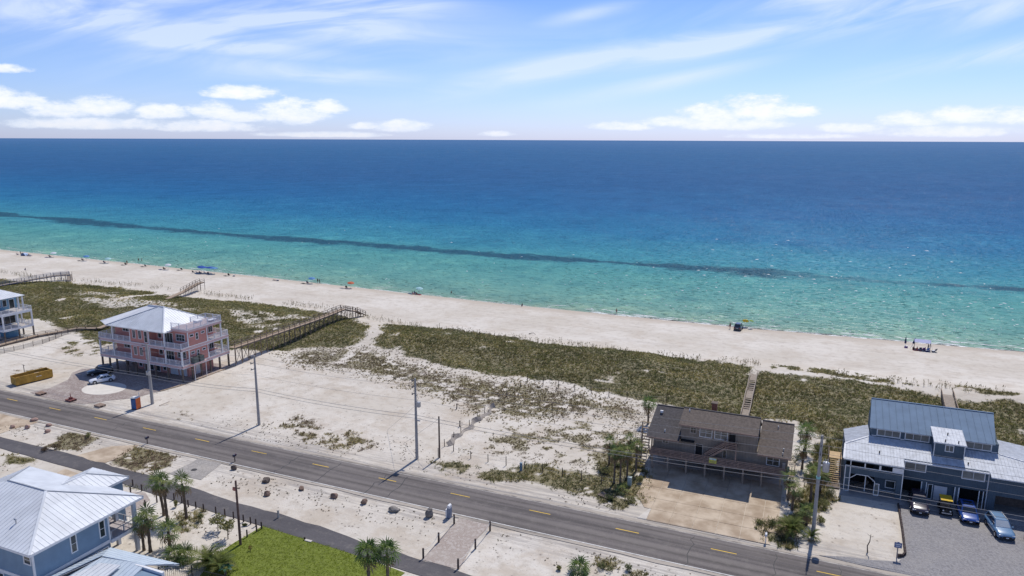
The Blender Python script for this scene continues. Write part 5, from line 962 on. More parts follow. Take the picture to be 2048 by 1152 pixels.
for (x, y), lb in (((-63.8, 66.2), 'dark wooden bollard at the lawn edge, nearest to the bike path'), ((-64.0, 64.7), 'dark wooden bollard at the lawn edge, close to the red-signed pole'), ((-82.1, 66.8), 'dark wooden bollard beside the rose brick pad, nearer the path'), ((-82.5, 65.2), 'dark wooden bollard beside the rose brick pad, nearer the blue house'), ((-89.4, 69.0), 'dark bollard behind the small hip roof, nearest to the path'), ((-86.9, 68.4), 'dark bollard in the yellow grass by the brick pad'), ((-87.7, 67.2), 'dark bollard close to the blue house wall')): bollard(x, y, lb, 'bollards near the lawn and brick pad')
t_ = thing('low_marker', 'small low marker stone on the lawn edge beside the bike path', 'marker', (-56.6, 67.1, .03)); part('slab', m_concw, t_, (-.1, .9, -.25, .1, 0, .12)); part('stub', m_boll, t_, (-.3, -.15, -.1, .05, 0, .4))
t_ = thing('path_post', 'pale short post at the far edge of the bike path', 'post', tuple(G(557, 1036))); part('post', mat('cream_post', (.55, .50, .42), .8), t_, (-.1, .1, -.1, .1, 0, 1.1)); part('cap', mat('cream_post', (.55, .5, .42)), t_, (-.13, .13, -.13, .13, 1.1, 1.18))
RF = [('left', [(-40.9, 69.4), (-40.9, 73.3), (-41.2, 78.1)]), ('right', [(-36.0, 69.1), (-36.0, 73.8), (-36.1, 78.4)])]; m_rope = mat('pale_rope', (.58, .54, .48), .9, .1)
for side, pl in RF:
    t_ = thing('rope_fence', 'three dark posts joined by pale rope on the %s side of the rose brick driveway' % side, 'rope fence', (*pl[0], .02), 0, 'rope fences of the brick driveway'); o_ = Vector((*pl[0], 0))
    for p in pl: MB().tube([Vector((*p, 0))-o_, Vector((*p, 1.35))-o_], [.13, .12], 8).build('post', m_boll, t_)
    for p, q in zip(pl, pl[1:]): MB().tube([Vector((*p, 1.2)).lerp(Vector((*q, 1.2)), i/8)-o_-ZZ*.55*4*(i/8)*(1-i/8) for i in range(9)], .045, 5).build('rope', m_rope, t_)
def mailbox(px, py, lb, col, white=False):
    g = G(px, py); t_ = thing('mailbox', lb, 'mailbox', (g.x, g.y, g.z), 0, 'roadside mailboxes'); mm = mat('mailbox_%d' % int(col[0]*1000), col, .5, .1)
    MB().beam((0, 0, 0), (0, 0, 1.1), .11).build('post', m_trim if white else m_wpole, t_); MB().beam((0, -.35, .95), (0, .35, .95), .08).build('arm', m_wpole, t_)
    mb = MB(); pr = [(-.14, 1.05), (.14, 1.05), (.14, 1.22)]+[(.14*math.cos(a), 1.22+.14*math.sin(a)) for a in np.linspace(.3, math.pi-.3, 6)]+[(-.14, 1.22)]; mb.prism([(x, -.32, z) for x, z in pr], (0, .64, 0)); mb.build('box', mm, t_); part('flag', m_tail, t_, (.145, .16, .05, .12, 1.2, 1.45))
mailbox(295, 888, 'dark blue mailbox on a post at the roadside by the brown-grass bed', (.03, .035, .07)); mailbox(470, 924, 'black mailbox on a wooden post beside the grey brick driveway', (.03, .028, .028))
mailbox(1531, 1086, 'white mailbox on a post in dry grass right of the slab parking', (.7, .7, .7), True)
t_ = thing('mailbox_stand', 'tall white and grey double mailbox stand at the rose brick driveway', 'mailbox', (-42.7, 79.3, .03)); t_.scale = (.8, .8, .85); part('pedestal', mat('grey_stand', (.20, .23, .30), .6), t_, (-.1, .5, -.35, .35, 0, 1.7)); part('white_panel', m_trim, t_, (-.35, -.1, -.35, .35, 0, 1.45)); mb = MB(); mb.prism([(x+.2, -.4, z) for x, z in [(-.25, 1.75), (.25, 1.75), (.25, 2.0)]+[(.25*math.cos(a), 2.0+.25*math.sin(a)) for a in np.linspace(.2, math.pi-.2, 7)]+[(-.25, 2.0)]], (0, .8, 0)); mb.build('box', m_trim, t_)
t_ = thing('yard_sign', 'small blue grey sign on a post at the corner of the gravel court', 'sign', (12.2, 92.3, hz1(12.2, 92.3))); part('post', mat('sign_post', (.30, .26, .25), .8), t_, (-.06, .06, -.06, .06, 0, 1.9)); part('board', mat('sign_blue', (.16, .20, .33), .6), t_, (-.42, .42, -.09, -.06, 1.45, 2.15)); part('top_rider', mat('sign_blue', (.16, .2, .33)), t_, (-.12, .12, -.09, -.06, 2.16, 2.24)); part('sign_line', m_trim, t_, (-.3, .3, -.095, -.09, 1.85, 1.95)); part('sign_line', m_trim, t_, (-.2, .2, -.095, -.09, 1.62, 1.7))
t_ = thing('crooked_stick', 'thin crooked stick with twigs standing in the sand before the navy house', 'stick', tuple(G(1735, 1105))); MB().tube([(0, 0, 0), (-.1, 0, .9), (.12, .05, 1.5), (.15, 0, 2.5)], [.09, .07, .06, .03], 6).build('stem', m_wpole, t_); MB().tube([(.13, .02, 2.2), (-.25, .1, 2.45)], .02, 4).build('twig', m_wpole, t_); MB().tube([(.13, .02, 2.1), (.5, .1, 2.3)], .02, 4).build('twig', m_wpole, t_)
ed = thing('timber_edging', 'row of short dark timber pegs edging the left side of the gravel court', 'edging', (13.2, 93.6, .0)); pts_ = [(13.55-13.2, 107-93.6), (13.45-13.2, 100-93.6), (.05, 0), (-.3, -.7), (-1.0, -1.1)]
for p, q in zip(pts_, pts_[1:]):
    p, q = Vector((*p, 0)), Vector((*q, 0)); n = max(1, int((q-p).length/.26))
    for i in range(n): c = p.lerp(q, i/n); MB().cbox((c.x, c.y, .2), (.2, .2, .42+.1*random.random()), random.random()*.3).build('peg', m_boll, ed)
t_ = thing('bench_chair', 'wooden reclining chair in the navy house porch', 'chair', (8.9, 110.9, .07), R(30)); part('seat', m_wood, t_, (-.8, .6, -.35, .35, .35, .42)); MB().beam((.55, 0, .4), (1.1, 0, .95), .7, .06).build('backrest', m_wood, t_)
for x in (-.7, .5):
    for y in (-.3, .3): MB().beam((x, y, 0), (x, y, .36), .07).build('leg', m_wood, t_)
t_ = thing('utility_box', 'pale green utility pedestal in the verge before the palm clump', 'utility box', tuple(G(1259, 972))); part('body', mat('pale_green', (.40, .46, .42), .6), t_, (-.28, .28, -.25, .25, 0, 1.35)); part('lid', mat('pale_green', (.4, .46, .42)), t_, (-.31, .31, -.28, .28, 1.35, 1.45))
t_ = thing('utility_box', 'small blue grey utility pedestal standing in the front wire fence line', 'utility box', tuple(G(1042, 941))); part('body', mat('blue_grey_box', (.17, .25, .31), .6), t_, (-.17, .17, -.15, .15, 0, 1.2)); part('lid', mat('blue_grey_box', (.17, .25, .31)), t_, (-.2, .2, -.18, .18, 1.2, 1.28))
t_ = thing('wood_sheet', 'dark grey weathered board lying in the grass beside the road', 'board', tuple(G(1212, 993)), R(-20)); part('board', m_postw, t_, (-1.1, 1.1, -.6, .6, .08, .16))
# ------------------------------------------------------------------ boardwalks and stairs over the dune
m_bw = mat('boardwalk_timber', (.36, .275, .20), .9, .2, 2.5); m_bwd = mat('boardwalk_dark', (.20, .155, .12), .9, .22, 2.5); m_bwl = mat('boardwalk_pale', (.31, .26, .21), .9, .15, 2.5); m_bwb = mat('boardwalk_blue_grey', (.13, .15, .22), .85, .15, 2.)
def boardwalk(root, pts, wd, md, mr, rail=1.0, nr=2, plank=.9, post=2.4, legs=True, brace=False, rw=.07):
    """deck planks (laid in bays), stringers, legs to the sand, posts and rails; pts are world points along the middle of the deck"""
    o_ = root.location
    for p, q in zip(pts, pts[1:]):
        p, q = Vector(p), Vector(q); d = q-p; L = d.length; hd_ = Vector((d.x, d.y, 0)).normalized(); sd_ = Vector((-hd_.y, hd_.x, 0)); n = max(1, round(L/plank))
        for i in range(n):
            a, b_ = p.lerp(q, (i+.03)/n), p.lerp(q, (i+.97)/n); MB().beam(a-o_, b_-o_, wd, .05).build('plank', md, root)
        for s in (-1, 1):
            MB().beam(p+sd_*s*wd*.48-o_-ZZ*.16, q+sd_*s*wd*.48-o_-ZZ*.16, .08, .26).build('stringer', mr, root)
            k = max(1, round(L/post)); last = None
            for i in range(k+1):
                c = p.lerp(q, i/k)+sd_*s*(wd*.5+.06); g = hz1(c.x, c.y)
                if rail and not (i == 0 and (p-Vector(pts[0])).length > .1): MB().beam(Vector((c.x, c.y, g if legs else c.z-.2))-o_, c+ZZ*rail-o_, .11).build('post', mr, root)
                if brace and i and (c.z-g) > 1.6 and s == -1:
                    c0 = p.lerp(q, (i-1)/k)+sd_*s*(wd*.5+.06); MB().beam(Vector((c0.x, c0.y, hz1(c0.x, c0.y)+.3))-o_, c-ZZ*.3-o_, .05, .1).build('brace', mr, root)
                    MB().beam(Vector((c.x, c.y, g+.4))-o_, p.lerp(q, i/k)+sd_*(wd*.5)-ZZ*.3-o_, .05, .1).build('brace', mr, root)
            for j in range(nr):
                z = rail*(j+1)/nr; MB().beam(p+sd_*s*(wd*.5+.06)+ZZ*z-o_, q+sd_*s*(wd*.5+.06)+ZZ*z-o_, .05 if j < nr-1 else rw*1.4, .12 if j < nr-1 else rw).build('rail', mr, root)
w1 = thing('boardwalk', 'long raised timber boardwalk on tall legs from the pink house to the beach', 'boardwalk', (-118.4, 119, 0))
boardwalk(w1, [(-118.4, 119.3, 4.2), (-118.6, 136, 3.95), (-118.8, 148, 3.75), (-118.9, 154, 3.8), (-118.8, 161.5, 4.05)], 1.7, m_bw, m_bwd, 1.0, 2, 1.0, 2.0, True, True, .09); boardwalk(w1, [(-118.8, 161.5, 4.05), (-118.6, 165.8, 2.5), (-118.5, 166.6, 2.5), (-118.4, 170.2, .6)], 1.6, m_bw, m_bwd, 1.0, 2, .35, 1.6)
w2 = thing('boardwalk', 'low timber boardwalk crossing the dune behind the pink house roof', 'boardwalk', (-176, 132, 0))
boardwalk(w2, [(-172.5, 128.0, .9), (-175.6, 142, 1.5), (-182.3, 160.2, 1.9), (-185.2, 168, 2.0)], 1.5, m_bw, m_bwd, 0, 0, 1.0, 2.4, False); boardwalk(w2, [(-185.2, 168, 2.0), (-188.6, 177.5, 2.7), (-189.3, 180.0, 2.7)], 1.5, m_bw, m_bwd, 1.1, 2, 1.0, 2.2)
w4 = thing('boardwalk', 'low timber walk running past the far left house to the dune', 'boardwalk', (-181, 112, 0)); boardwalk(w4, [(-181.3, 104, .45), (-181.9, 117.7, .5), (-178.5, 126.5, .7), (-173.2, 128.6, .75)], 1.3, m_bw, m_bwd, .5, 1, 1.0, 2.6)
w3 = thing('boardwalk', 'blue grey railed boardwalk at the far left edge, ending in steps to the beach', 'boardwalk', (-250, 160, 0)); boardwalk(w3, [(-249.0, 138, 1.6), (-250.5, 155, 1.7), (-249.5, 170.0, 1.9), (-246.8, 174.4, 1.9)], 1.7, m_bwl, m_bwb, 1.05, 3, 1.2, 2.6); boardwalk(w3, [(-246.8, 174.4, 1.9), (-243.4, 172.0, .4)], 1.5, m_bwl, m_bwl, .9, 1, .4, 2.0)
w5 = thing('beach_stair', 'stepped timber stair with landings climbing the dune behind the brown house', 'stair', (-9.8, 133, 0))
yy = 128.0; z_ = .35
segs = [(1.8, .9), (4.2, 0), (4.2, .75), (4.6, 0), (4.5, .7), (4.2, 0)]; cur = Vector((-9.3, 128.5, .15)); tops = [cur.copy()]
for i, (L, dz) in enumerate(segs):
    nx_ = cur+Vector((-.05*L*.25, L, dz if i < 5 else 0))
    if dz:
        n = 5; o_ = w5.location
        for k in range(n): c = cur.lerp(nx_, (k+.5)/n); MB().cbox(c-o_, (1.15, L/n*.5, .07)).build('stair_tread', m_bwl, w5)
        part('stair_shadow_board', m_bwd, w5, (cur.x-o_.x-.55, cur.x-o_.x+.55, cur.y-o_.y, nx_.y-o_.y, cur.z-.35, cur.z-.3))
    else: boardwalk(w5, [cur, nx_], 1.2, m_bwl, m_bw, 0, 0, .7, 2.2, False)
    for s in (-1, 1):
        a, b_ = cur+Vector((s*.68, 0, .95)), nx_+Vector((s*.68, 0, .95)); MB().beam(a-w5.location, b_-w5.location, .16, .07).build('rail', m_bwl, w5); MB().beam(a-w5.location-ZZ*.45, b_-w5.location-ZZ*.45, .05, .12).build('rail', m_bwl, w5); g = hz1(a.x, a.y); MB().beam(Vector((a.x, a.y, min(g, a.z-1)))-w5.location, a-w5.location, .1).build('post', m_bw, w5); MB().beam(cur+Vector((s*.62, 0, -.1))-w5.location, nx_+Vector((s*.62, 0, -.1))-w5.location, .07, .25).build('stringer', m_bw, w5)
    cur = nx_
w6 = thing('beach_stair', 'timber stair head with curved side rails showing above the navy house roof', 'stair', (25.8, 155, 0)); boardwalk(w6, [(24.9, 136, 1.1), (25.5, 150, 1.4), (25.9, 156, 1.5), (26.4, 160.5, .7)], 1.9, m_bwl, m_bw, .95, 2, .8, 1.6)
# ------------------------------------------------------------------ wire and sand fences
m_mesh = mat('grey_netting', (.33, .29, .25), .95, .2, 4)
def post_fence(name, lb, pts, h, step, grp=None, net=None, cat='fence', r=.07):
    o_ = Vector((*pts[0], 0)); t_ = thing(name, lb, cat, tuple(o_), 0, grp); tops = []
    for p, q in zip(pts, pts[1:]):
        L = math.hypot(q[0]-p[0], q[1]-p[1]); n = max(1, round(L/step))
        for i in range(n+(1 if q is pts[-1] else 0)):
            x = p[0]+(q[0]-p[0])*i/n+random.uniform(-.1, .1); y = p[1]+(q[1]-p[1])*i/n; z = hz1(x, y); hh = h*random.uniform(.85, 1.1); a = Vector((x, y, z))-o_; tops.append((a, hh))
            MB().tube([a-ZZ*.1, a+ZZ*hh+Vector((random.uniform(-.06, .06), 0, 0))], [r, r*.8], 6).build('post', m_boll, t_)
    for (a, h0), (b_, h1) in zip(tops, tops[1:]):
        if net:
            mb = MB(); n = max(2, int((b_-a).length/.16))
            for i in range(n+1): c = a.lerp(b_, i/n); hh = (h0+(h1-h0)*i/n)*net; mb.beam(c+ZZ*.02, c+ZZ*hh*random.uniform(.9, 1.05), .05, .02)
            for z in (.3, .8): mb.beam(a+ZZ*h0*net*z, b_+ZZ*h1*net*z, .02)
            mb.build('picket_net', m_mesh, t_)['kind'] = 'stuff'
        else:
            for z in (.4, .85): MB().tube([a+ZZ*h0*z, b_+ZZ*h1*z], .012, 4, False).build('wire', m_wire, t_)
    return t_
post_fence('sand_fence', 'grey slatted sand fence with dark posts on the left of the pink house lot', [(-175.4, 101.0), (-174.8, 107.5), (-174.2, 114.2), (-177.3, 123.0), (-176, 127)], 1.45, 2.3, 'lot fences', .85)
post_fence('wire_fence', 'leaning wire fence half buried along the left side of the empty lot', [(-54.1, 99.5), (-54.2, 109), (-54.4, 119.2), (-53, 133.8)], 1.35, 3.1, 'lot fences', None); post_fence('wire_fence', 'row of thin posts and wire along the road front of the empty lot', [(-51.8, 98.4), (-48, 97.1), (-29.5, 96.9), (-23.5, 97.2)], 1.45, 3.2, 'lot fences'); post_fence('wire_fence', 'far row of thin posts between the empty lot and the dune', [(-53, 133.8), (-35.4, 133.1), (-24, 133.0)], 1.7, 3.3, 'lot fences')
nb_ = MB()
for k in range(46):       # sand-caught netting that slumps along the lot fence
    y = 99.8+k*.43; x = -54.0+.3*math.sin(k*.7); g0 = hz1(x, y); hh = .55+.35*math.sin(k*.31)+.12*random.random(); x1 = x+.5+.2*math.sin(k*.4); nb_.v += [(x, y, g0+hh), (x1, y, hz1(x1, y)+.05)]
nb_.f = [(2*k, 2*k+1, 2*k+3, 2*k+2) for k in range(45)]; nb_.mi = [0]*45; tag(nb_.build('fallen_netting', m_mesh), 'grey fallen netting slumped along the left fence of the empty lot', 'netting')
for (px, py), lb in (((913, 818), 'dark leaning stump post standing alone in open sand, upper one'), ((919, 853), 'dark forked stump post standing alone in open sand, lower one')):
    g = G(px, py); t_ = thing('stump_post', lb, 'post', tuple(g)); MB().tube([(0, 0, -.1), (.1, 0, .6), (.0, 0, 1.1)], [.11, .1, .07], 6).build('stump', m_boll, t_); MB().tube([(.08, 0, .6), (.25, .05, 1.2)], [.05, .03], 5).build('fork', m_boll, t_)
# ------------------------------------------------------------------ people and things on the beach
def figure(pose):
    """one continuous body grown with the skin modifier; returns meshes for body, trunks, hair"""
    V = {'pel': (0, 0, .95, .13), 'ab': (0, 0, 1.1, .12), 'ch': (0, .01, 1.32, .145), 'nk': (0, 0, 1.48, .055), 'hd': (0, .02, 1.62, .10), 'ht': (0, .01, 1.72, .07)}
    E_ = [('pel', 'ab'), ('ab', 'ch'), ('ch', 'nk'), ('nk', 'hd'), ('hd', 'ht')]
    for s, n in ((-1, 'l'), (1, 'r')):
        V.update({n+'hip': (s*.1, 0, .88, .095), n+'kn': (s*.11, .02 if pose == 0 else .14*s, .5, .062), n+'an': (s*.12, -.02 if pose == 0 else .2*s, .09, .042), n+'to': (s*.13, .14 if pose == 0 else .2*s+.15, .03, .035), n+'sh': (s*.18, 0, 1.4, .06), n+'el': (s*.25, -.04, 1.13, .045), n+'wr': (s*.27, .06, .89, .033), n+'ha': (s*.27, .1, .8, .035)})
        E_ += [('pel', n+'hip'), (n+'hip', n+'kn'), (n+'kn', n+'an'), (n+'an', n+'to'), ('ch', n+'sh'), (n+'sh', n+'el'), (n+'el', n+'wr'), (n+'wr', n+'ha')]
    if pose == 2:      # seated on the sand, knees up, leaning back a little
        dz = -.82; 
        for k in ('pel', 'ab', 'ch', 'nk', 'hd', 'ht'): x, y, z, r = V[k]; V[k] = (x, y-(z-.95)*.25, z+dz, r)
        for s, n in ((-1, 'l'), (1, 'r')):
            V[n+'hip'] = (s*.1, .02, .12, .09); V[n+'kn'] = (s*.13, .42, .38, .062); V[n+'an'] = (s*.13, .72, .08, .042); V[n+'to'] = (s*.14, .87, .05, .035); V[n+'sh'] = (s*.18, -.12, .57, .06); V[n+'el'] = (s*.24, -.1, .32, .045); V[n+'wr'] = (s*.2, .15, .22, .033); V[n+'ha'] = (s*.19, .22, .2, .035)
    if pose == 3:      # lying on the back
        for k, (x, y, z, r) in list(V.items()): V[k] = (x, z-.9, .14+y*.5, r)
    names = list(V); me = bpy.data.meshes.new('body'); me.from_pydata([V[k][:3] for k in names], [(names.index(a), names.index(b_)) for a, b_ in E_], [])
    o = bpy.data.objects.new('tmp', me); COL.objects.link(o); md = o.modifiers.new('s', 'SKIN'); 
    for i, k in enumerate(names): me.skin_vertices[0].data[i].radius = (V[k][3],)*2; me.skin_vertices[0].data[i].use_root = (k == 'pel')
    sb = o.modifiers.new('u', 'SUBSURF'); sb.levels = 1; sb.render_levels = 1
    dg = bpy.context.evaluated_depsgraph_get(); out = bpy.data.meshes.new_from_object(o.evaluated_get(dg)); bpy.data.objects.remove(o); bpy.data.meshes.remove(me)
    out.name = 'body'
    def shell(center, rad, nm):
        bm = bmesh.new(); bmesh.ops.create_icosphere(bm, subdivisions=2, radius=1)
        for v in bm.verts: v.co = Vector((v.co.x*rad[0]+center[0], v.co.y*rad[1]+center[1], v.co.z*rad[2]+center[2]))
        m_ = bpy.data.meshes.new(nm); bm.to_mesh(m_); bm.free(); return m_
    h = V['hd']; p = V['pel']
    return out, shell((p[0], p[1], p[2]-.04), (.19, .15, .16), 'swim_shorts'), shell((h[0], h[1]-.02, h[2]+.05), (.105, .115, .10), 'hair'), shell((V['ch'][0], V['ch'][1], V['ch'][2]-.06), (.2, .15, .2), 'top')
FIG = {k: figure(k) for k in (0, 1, 2, 3)}
m_skin = [mat('skin_tan', (.36, .20, .13), .7, .05), mat('skin_fair', (.52, .33, .25), .7, .05), mat('skin_dark', (.16, .085, .055), .7, .05)]
m_hair = mat('dark_hair', (.03, .02, .015), .8)
CLOTH = {'navy': (.03, .04, .12), 'black': (.02, .02, .022), 'red': (.45, .05, .05), 'teal': (.05, .25, .28), 'white': (.7, .7, .7), 'blue': (.05, .13, .4), 'grey': (.2, .2, .21), 'purple': (.16, .07, .22)}
def cm_(c): return mat('cloth_'+c, CLOTH[c], .85, .08, 4)
def person(x, y, pose, col, lb, rz=0., skin=0, top=False, z=None, grp=None, sc=1.):
    t_ = thing('person', lb, 'person', (x, y, hz1(x, y) if z is None else z), rz, grp); t_.scale = (sc,)*3
    for me_, nm, mm in zip(FIG[pose], ('body', 'swim_shorts', 'hair', 'top'), (m_skin[skin], cm_(col), m_hair, cm_(col))):
        if nm == 'top' and not top: continue
        m2 = me_.copy(); m2.materials.clear(); m2.materials.append(mm); o = bpy.data.objects.new(nm, m2); COL.objects.link(o); adopt(o, t_)
        m2.polygons.foreach_set('use_smooth', [True]*len(m2.polygons))
    return t_
def umbrella(x, y, col, lb, r=1.15, h=2.1, tilt=(0, 0), closed=False, grp='beach umbrellas'):
    t_ = thing('beach_umbrella', lb, 'beach umbrella', (x, y, hz1(x, y)), random.random()*6, grp); t_.rotation_euler = (tilt[0], tilt[1], 0)
    MB().tube([(0, 0, -.2), (0, 0, h)], .035, 6).build('pole', m_trim, t_); mm = mat('canopy_'+col, {'blue': (.03, .10, .42), 'navy': (.03, .05, .13), 'white': (.72, .76, .78), 'orange': (.62, .16, .07), 'aqua': (.45, .70, .72), 'yellow': (.70, .58, .10), 'sky': (.12, .30, .58), 'lime': (.3, .45, .08)}[col], .7, .05, 2, trans=.25)
    if closed:
        mb = MB(); mb.tube([(0, 0, .85), (0, 0, 1.0), (0, 0, 1.9), (0, 0, h+.1)], [.20, .24, .16, .02], 8); mb.build('canopy', mm, t_); return t_
    for k in range(8):
        a, b_ = k*math.pi/4, (k+1)*math.pi/4; mb = MB(); v = [(0, 0, h+.12)]
        for rr, z in ((.55*r, h-.02), (r, h-.30)): v += [(rr*math.cos(a), rr*math.sin(a), z), (rr*math.cos(b_), rr*math.sin(b_), z)]
        mb.add(v+[(q[0], q[1], q[2]-.02) for q in v], [(0, 1, 2), (1, 3, 4, 2), (5, 7, 6), (6, 7, 9, 8), (3, 8, 9, 4), (1, 6, 8, 3), (2, 4, 9, 7)]); mb.build('canopy_panel', mm, t_)
    return t_
def beach_chair(x, y, rz, col, lb, grp='beach chairs'):
    t_ = thing('beach_chair', lb, 'beach chair', (x, y, hz1(x, y)), rz, grp); mm = cm_(col)
    MB().beam((0, -.1, .28), (0, .55, .33), .6, .03).build('seat', mm, t_); MB().beam((0, -.1, .28), (0, -.5, .95), .6, .03).build('backrest', mm, t_)
    for s in (-1, 1): MB().beam((s*.3, -.45, .0), (s*.3, .5, .33), .04).build('leg', m_metal, t_); MB().beam((s*.3, .5, 0), (s*.3, -.2, .55), .04).build('leg', m_metal, t_)
    return t_
def beach_mat(x, y, rz, col, lb, L=1.9, W=.95):
    t_ = thing('beach_towel', lb, 'towel', (x, y, hz1(x, y)+.03), rz, 'beach towels'); part('towel', cm_(col), t_, (-W/2, W/2, -L/2, L/2, 0, .03)); return t_
def cooler(x, y, col, lb): 
    t_ = thing('cooler', lb, 'cooler', (x, y, hz1(x, y)), random.random(), 'coolers'); part('box', cm_(col), t_, (-.35, .35, -.22, .22, 0, .42)); part('lid', m_trim, t_, (-.37, .37, -.24, .24, .42, .5)); return t_
# group at the far left: a low shade, seated people and chairs
cx, cy = -318.6, 205.5
for i, (dx, col, sk) in enumerate(((-4.2, 'purple', 0), (-2.6, 'black', 2), (-1.2, 'red', 1), (2.6, 'navy', 2), (4.4, 'grey', 0))): person(cx+dx, cy+.4*(i % 2), 2 if i != 1 else 0, col, '%s in %s in the cluster at the far left of the beach' % (('seated person', 'standing person', 'seated person', 'seated person', 'seated person')[i], col), RNG.uniform(-.5, .5), sk, True, grp='people in the far left cluster')
for i, dx in enumerate((-3.4, 3.4, 5.0)): beach_chair(cx+dx, cy-.6, RNG.uniform(-.4, .4), ('navy', 'black', 'blue')[i], '%s beach chair in the cluster at the far left of the beach' % ('navy', 'black', 'blue')[i])
t_ = thing('beach_shelter', 'pale blue low beach shelter in the cluster at the far left', 'shelter', (cx+.8, cy, hz1(cx, cy)))
mb = MB(); n = 9
for k in range(n): a = math.pi*k/(n-1); mb.v += [(-1.4*math.cos(a), -.9, 1.35*math.sin(a)), (-1.4*math.cos(a)*.75, .9, 1.0*math.sin(a))]
mb.f = [(2*k, 2*k+1, 2*k+3, 2*k+2) for k in range(n-1)]; mb.mi = [0]*len(mb.f); mb.build('tent_cloth', mat('shelter_cloth', (.38, .48, .66), .7, .05), t_); part('floor_mat', cm_('navy'), t_, (-1.3, 1.3, -.9, .9, 0, .04))
# pairs of loungers with parasols strung along the waterline
SP = [(-303.1, 207.2, 'white', 'first white parasol from the left with a dark lounger'), (-282.1, 206.7, 'sky', 'sky blue parasol second from the left along the waterline'), (-268.6, 206.2, 'aqua', 'pale parasol over a chair pair, third from the left'), (-233.9, 205.0, 'white', 'white parasol just left of the blue umbrella cluster'), (-165.2, 205.4, 'sky', 'blue parasol beside two standing people'), (-147.6, 204.0, 'orange', 'orange parasol on the open beach'), (-121.6, 206.0, 'aqua', 'small pale parasol beside people in red')]
for i, (x, y, col, lb) in enumerate(SP):
    umbrella(x+.6, y+.6, col, lb, 1.25, 2.2, (R(6), R(8)))
    pl = lb.split(' with')[0].split(' over')[0]
    beach_chair(x-.4, y-.5, .2+RNG.uniform(-.3, .3), ('navy', 'black')[i % 2], 'beach chair by the %s' % pl); person(x-.5, y-.45, 2, ('navy', 'black', 'purple', 'grey')[i % 4], 'person seated under the %s' % pl, .2, i % 3, True, z=hz1(x, y)+.25)
    beach_mat(x-1.6, y-1.2, 1.2, ('navy', 'black', 'grey')[i % 3], 'dark towel by the %s' % pl, 2.2, 1.1)
person(-122.8, 205.4, 2, 'navy', 'person in navy seated left of the pair in red', 0, 0, True); person(-121.0, 205.0, 2, 'red', 'person in red seated on a red towel', 0, 1, True); beach_mat(-120.2, 204.8, 1.4, 'red', 'red towel beside the small pale parasol'); cooler(-122.0, 204.7, 'red', 'red cooler by the people in red')
for i, (x, y, lb) in enumerate(((-257.5, 206.3, 'dark beach chair with a person, fourth group from the left'), (-247.0, 206.8, 'dark beach chair alone near the waterline'), (-227.7, 206.9, 'dark beach chair left of the blue umbrella cluster'), (-201.9, 204.9, 'dark beach chair right of the blue umbrella cluster'))):
    beach_chair(x, y, .3, 'black', lb); beach_mat(x-.9, y-.8, 1.2, 'black', 'dark towel beside the '+lb.split(',')[0])
    if i in (0, 3): person(x, y, 2, 'black', 'person seated in the '+lb.split(',')[0], .3, 2, True, z=hz1(x, y)+.22)
person(-258.5, 207.8, 0, 'black', 'person in black standing at the waterline above the fourth group', .4, 0, True); person(-261.0, 215.4, 1, 'navy', 'person wading in the shallows near the left', .8, 0, z=-.9); person(-259.6, 215.8, 1, 'black', 'second person wading beside the first in the shallows', -.5, 1, z=-.9); cooler(-199.3, 204.8, 'grey', 'small grey cooler right of the blue umbrella cluster')
# blue umbrella cluster
cx, cy = -214.3, 204.6
for i, (dx, dy, col, s) in enumerate(((-2.6, 1.6, 'blue', 1.6), (-.4, .6, 'blue', 1.9), (2.0, 1.8, 'blue', 1.8), (4.4, 1.2, 'sky', 1.6))): umbrella(cx+dx, cy+dy, col, '%s beach umbrella, %s of the four set close together' % (('royal blue', 'royal blue', 'royal blue', 'lighter blue')[i], ('leftmost', 'second', 'third', 'rightmost')[i]), s, 2.5)
for i, (dx, dy) in enumerate(((-4.4, -.6), (-2.2, -.8), (-.4, -1.0), (1.6, -.7), (3.2, -.6), (4.6, -.9))): beach_chair(cx+dx, cy+dy, RNG.uniform(-.3, .3), ('black', 'navy', 'navy', 'white', 'navy', 'white')[i], '%s beach chair under the blue umbrellas, %s from the left' % (('black', 'navy', 'navy', 'white', 'navy', 'white')[i], ('first', 'second', 'third', 'fourth', 'fifth', 'sixth')[i]))
for i, (dx, dy) in enumerate(((-1.4, -.2), (.9, -.1), (2.6, .2))): person(cx+dx, cy+dy, 2, ('navy', 'white', 'black')[i], 'person in %s seated under the blue umbrellas' % ('navy', 'white', 'black')[i], 0, i, True)
person(-180.2, 204.9, 3, 'black', 'person in black lying on the sand between the parasols', 1.45, 1, True); beach_mat(-180.2, 204.9, 1.45, 'grey', 'grey towel under the lying person', 2.1, 1.0); cooler(-178.6, 204.6, 'grey', 'grey bag cooler near the lying person')
person(-163.2, 207.6, 0, 'black', 'left one of two people standing at the waterline', .2, 2, True); person(-161.9, 207.0, 0, 'black', 'right one of two people standing at the waterline', -.4, 2, True); person(-111.5, 211.6, 1, 'teal', 'swimmer standing waist deep off the open beach', 0, 0, z=-1.5); person(-82.4, 203.2, 2, 'grey', 'lone person seated at the water edge', .5, 2, True); person(-52.9, 205.0, 0, 'black', 'lone person standing at the waterline left of the truck', .3, 1, True)
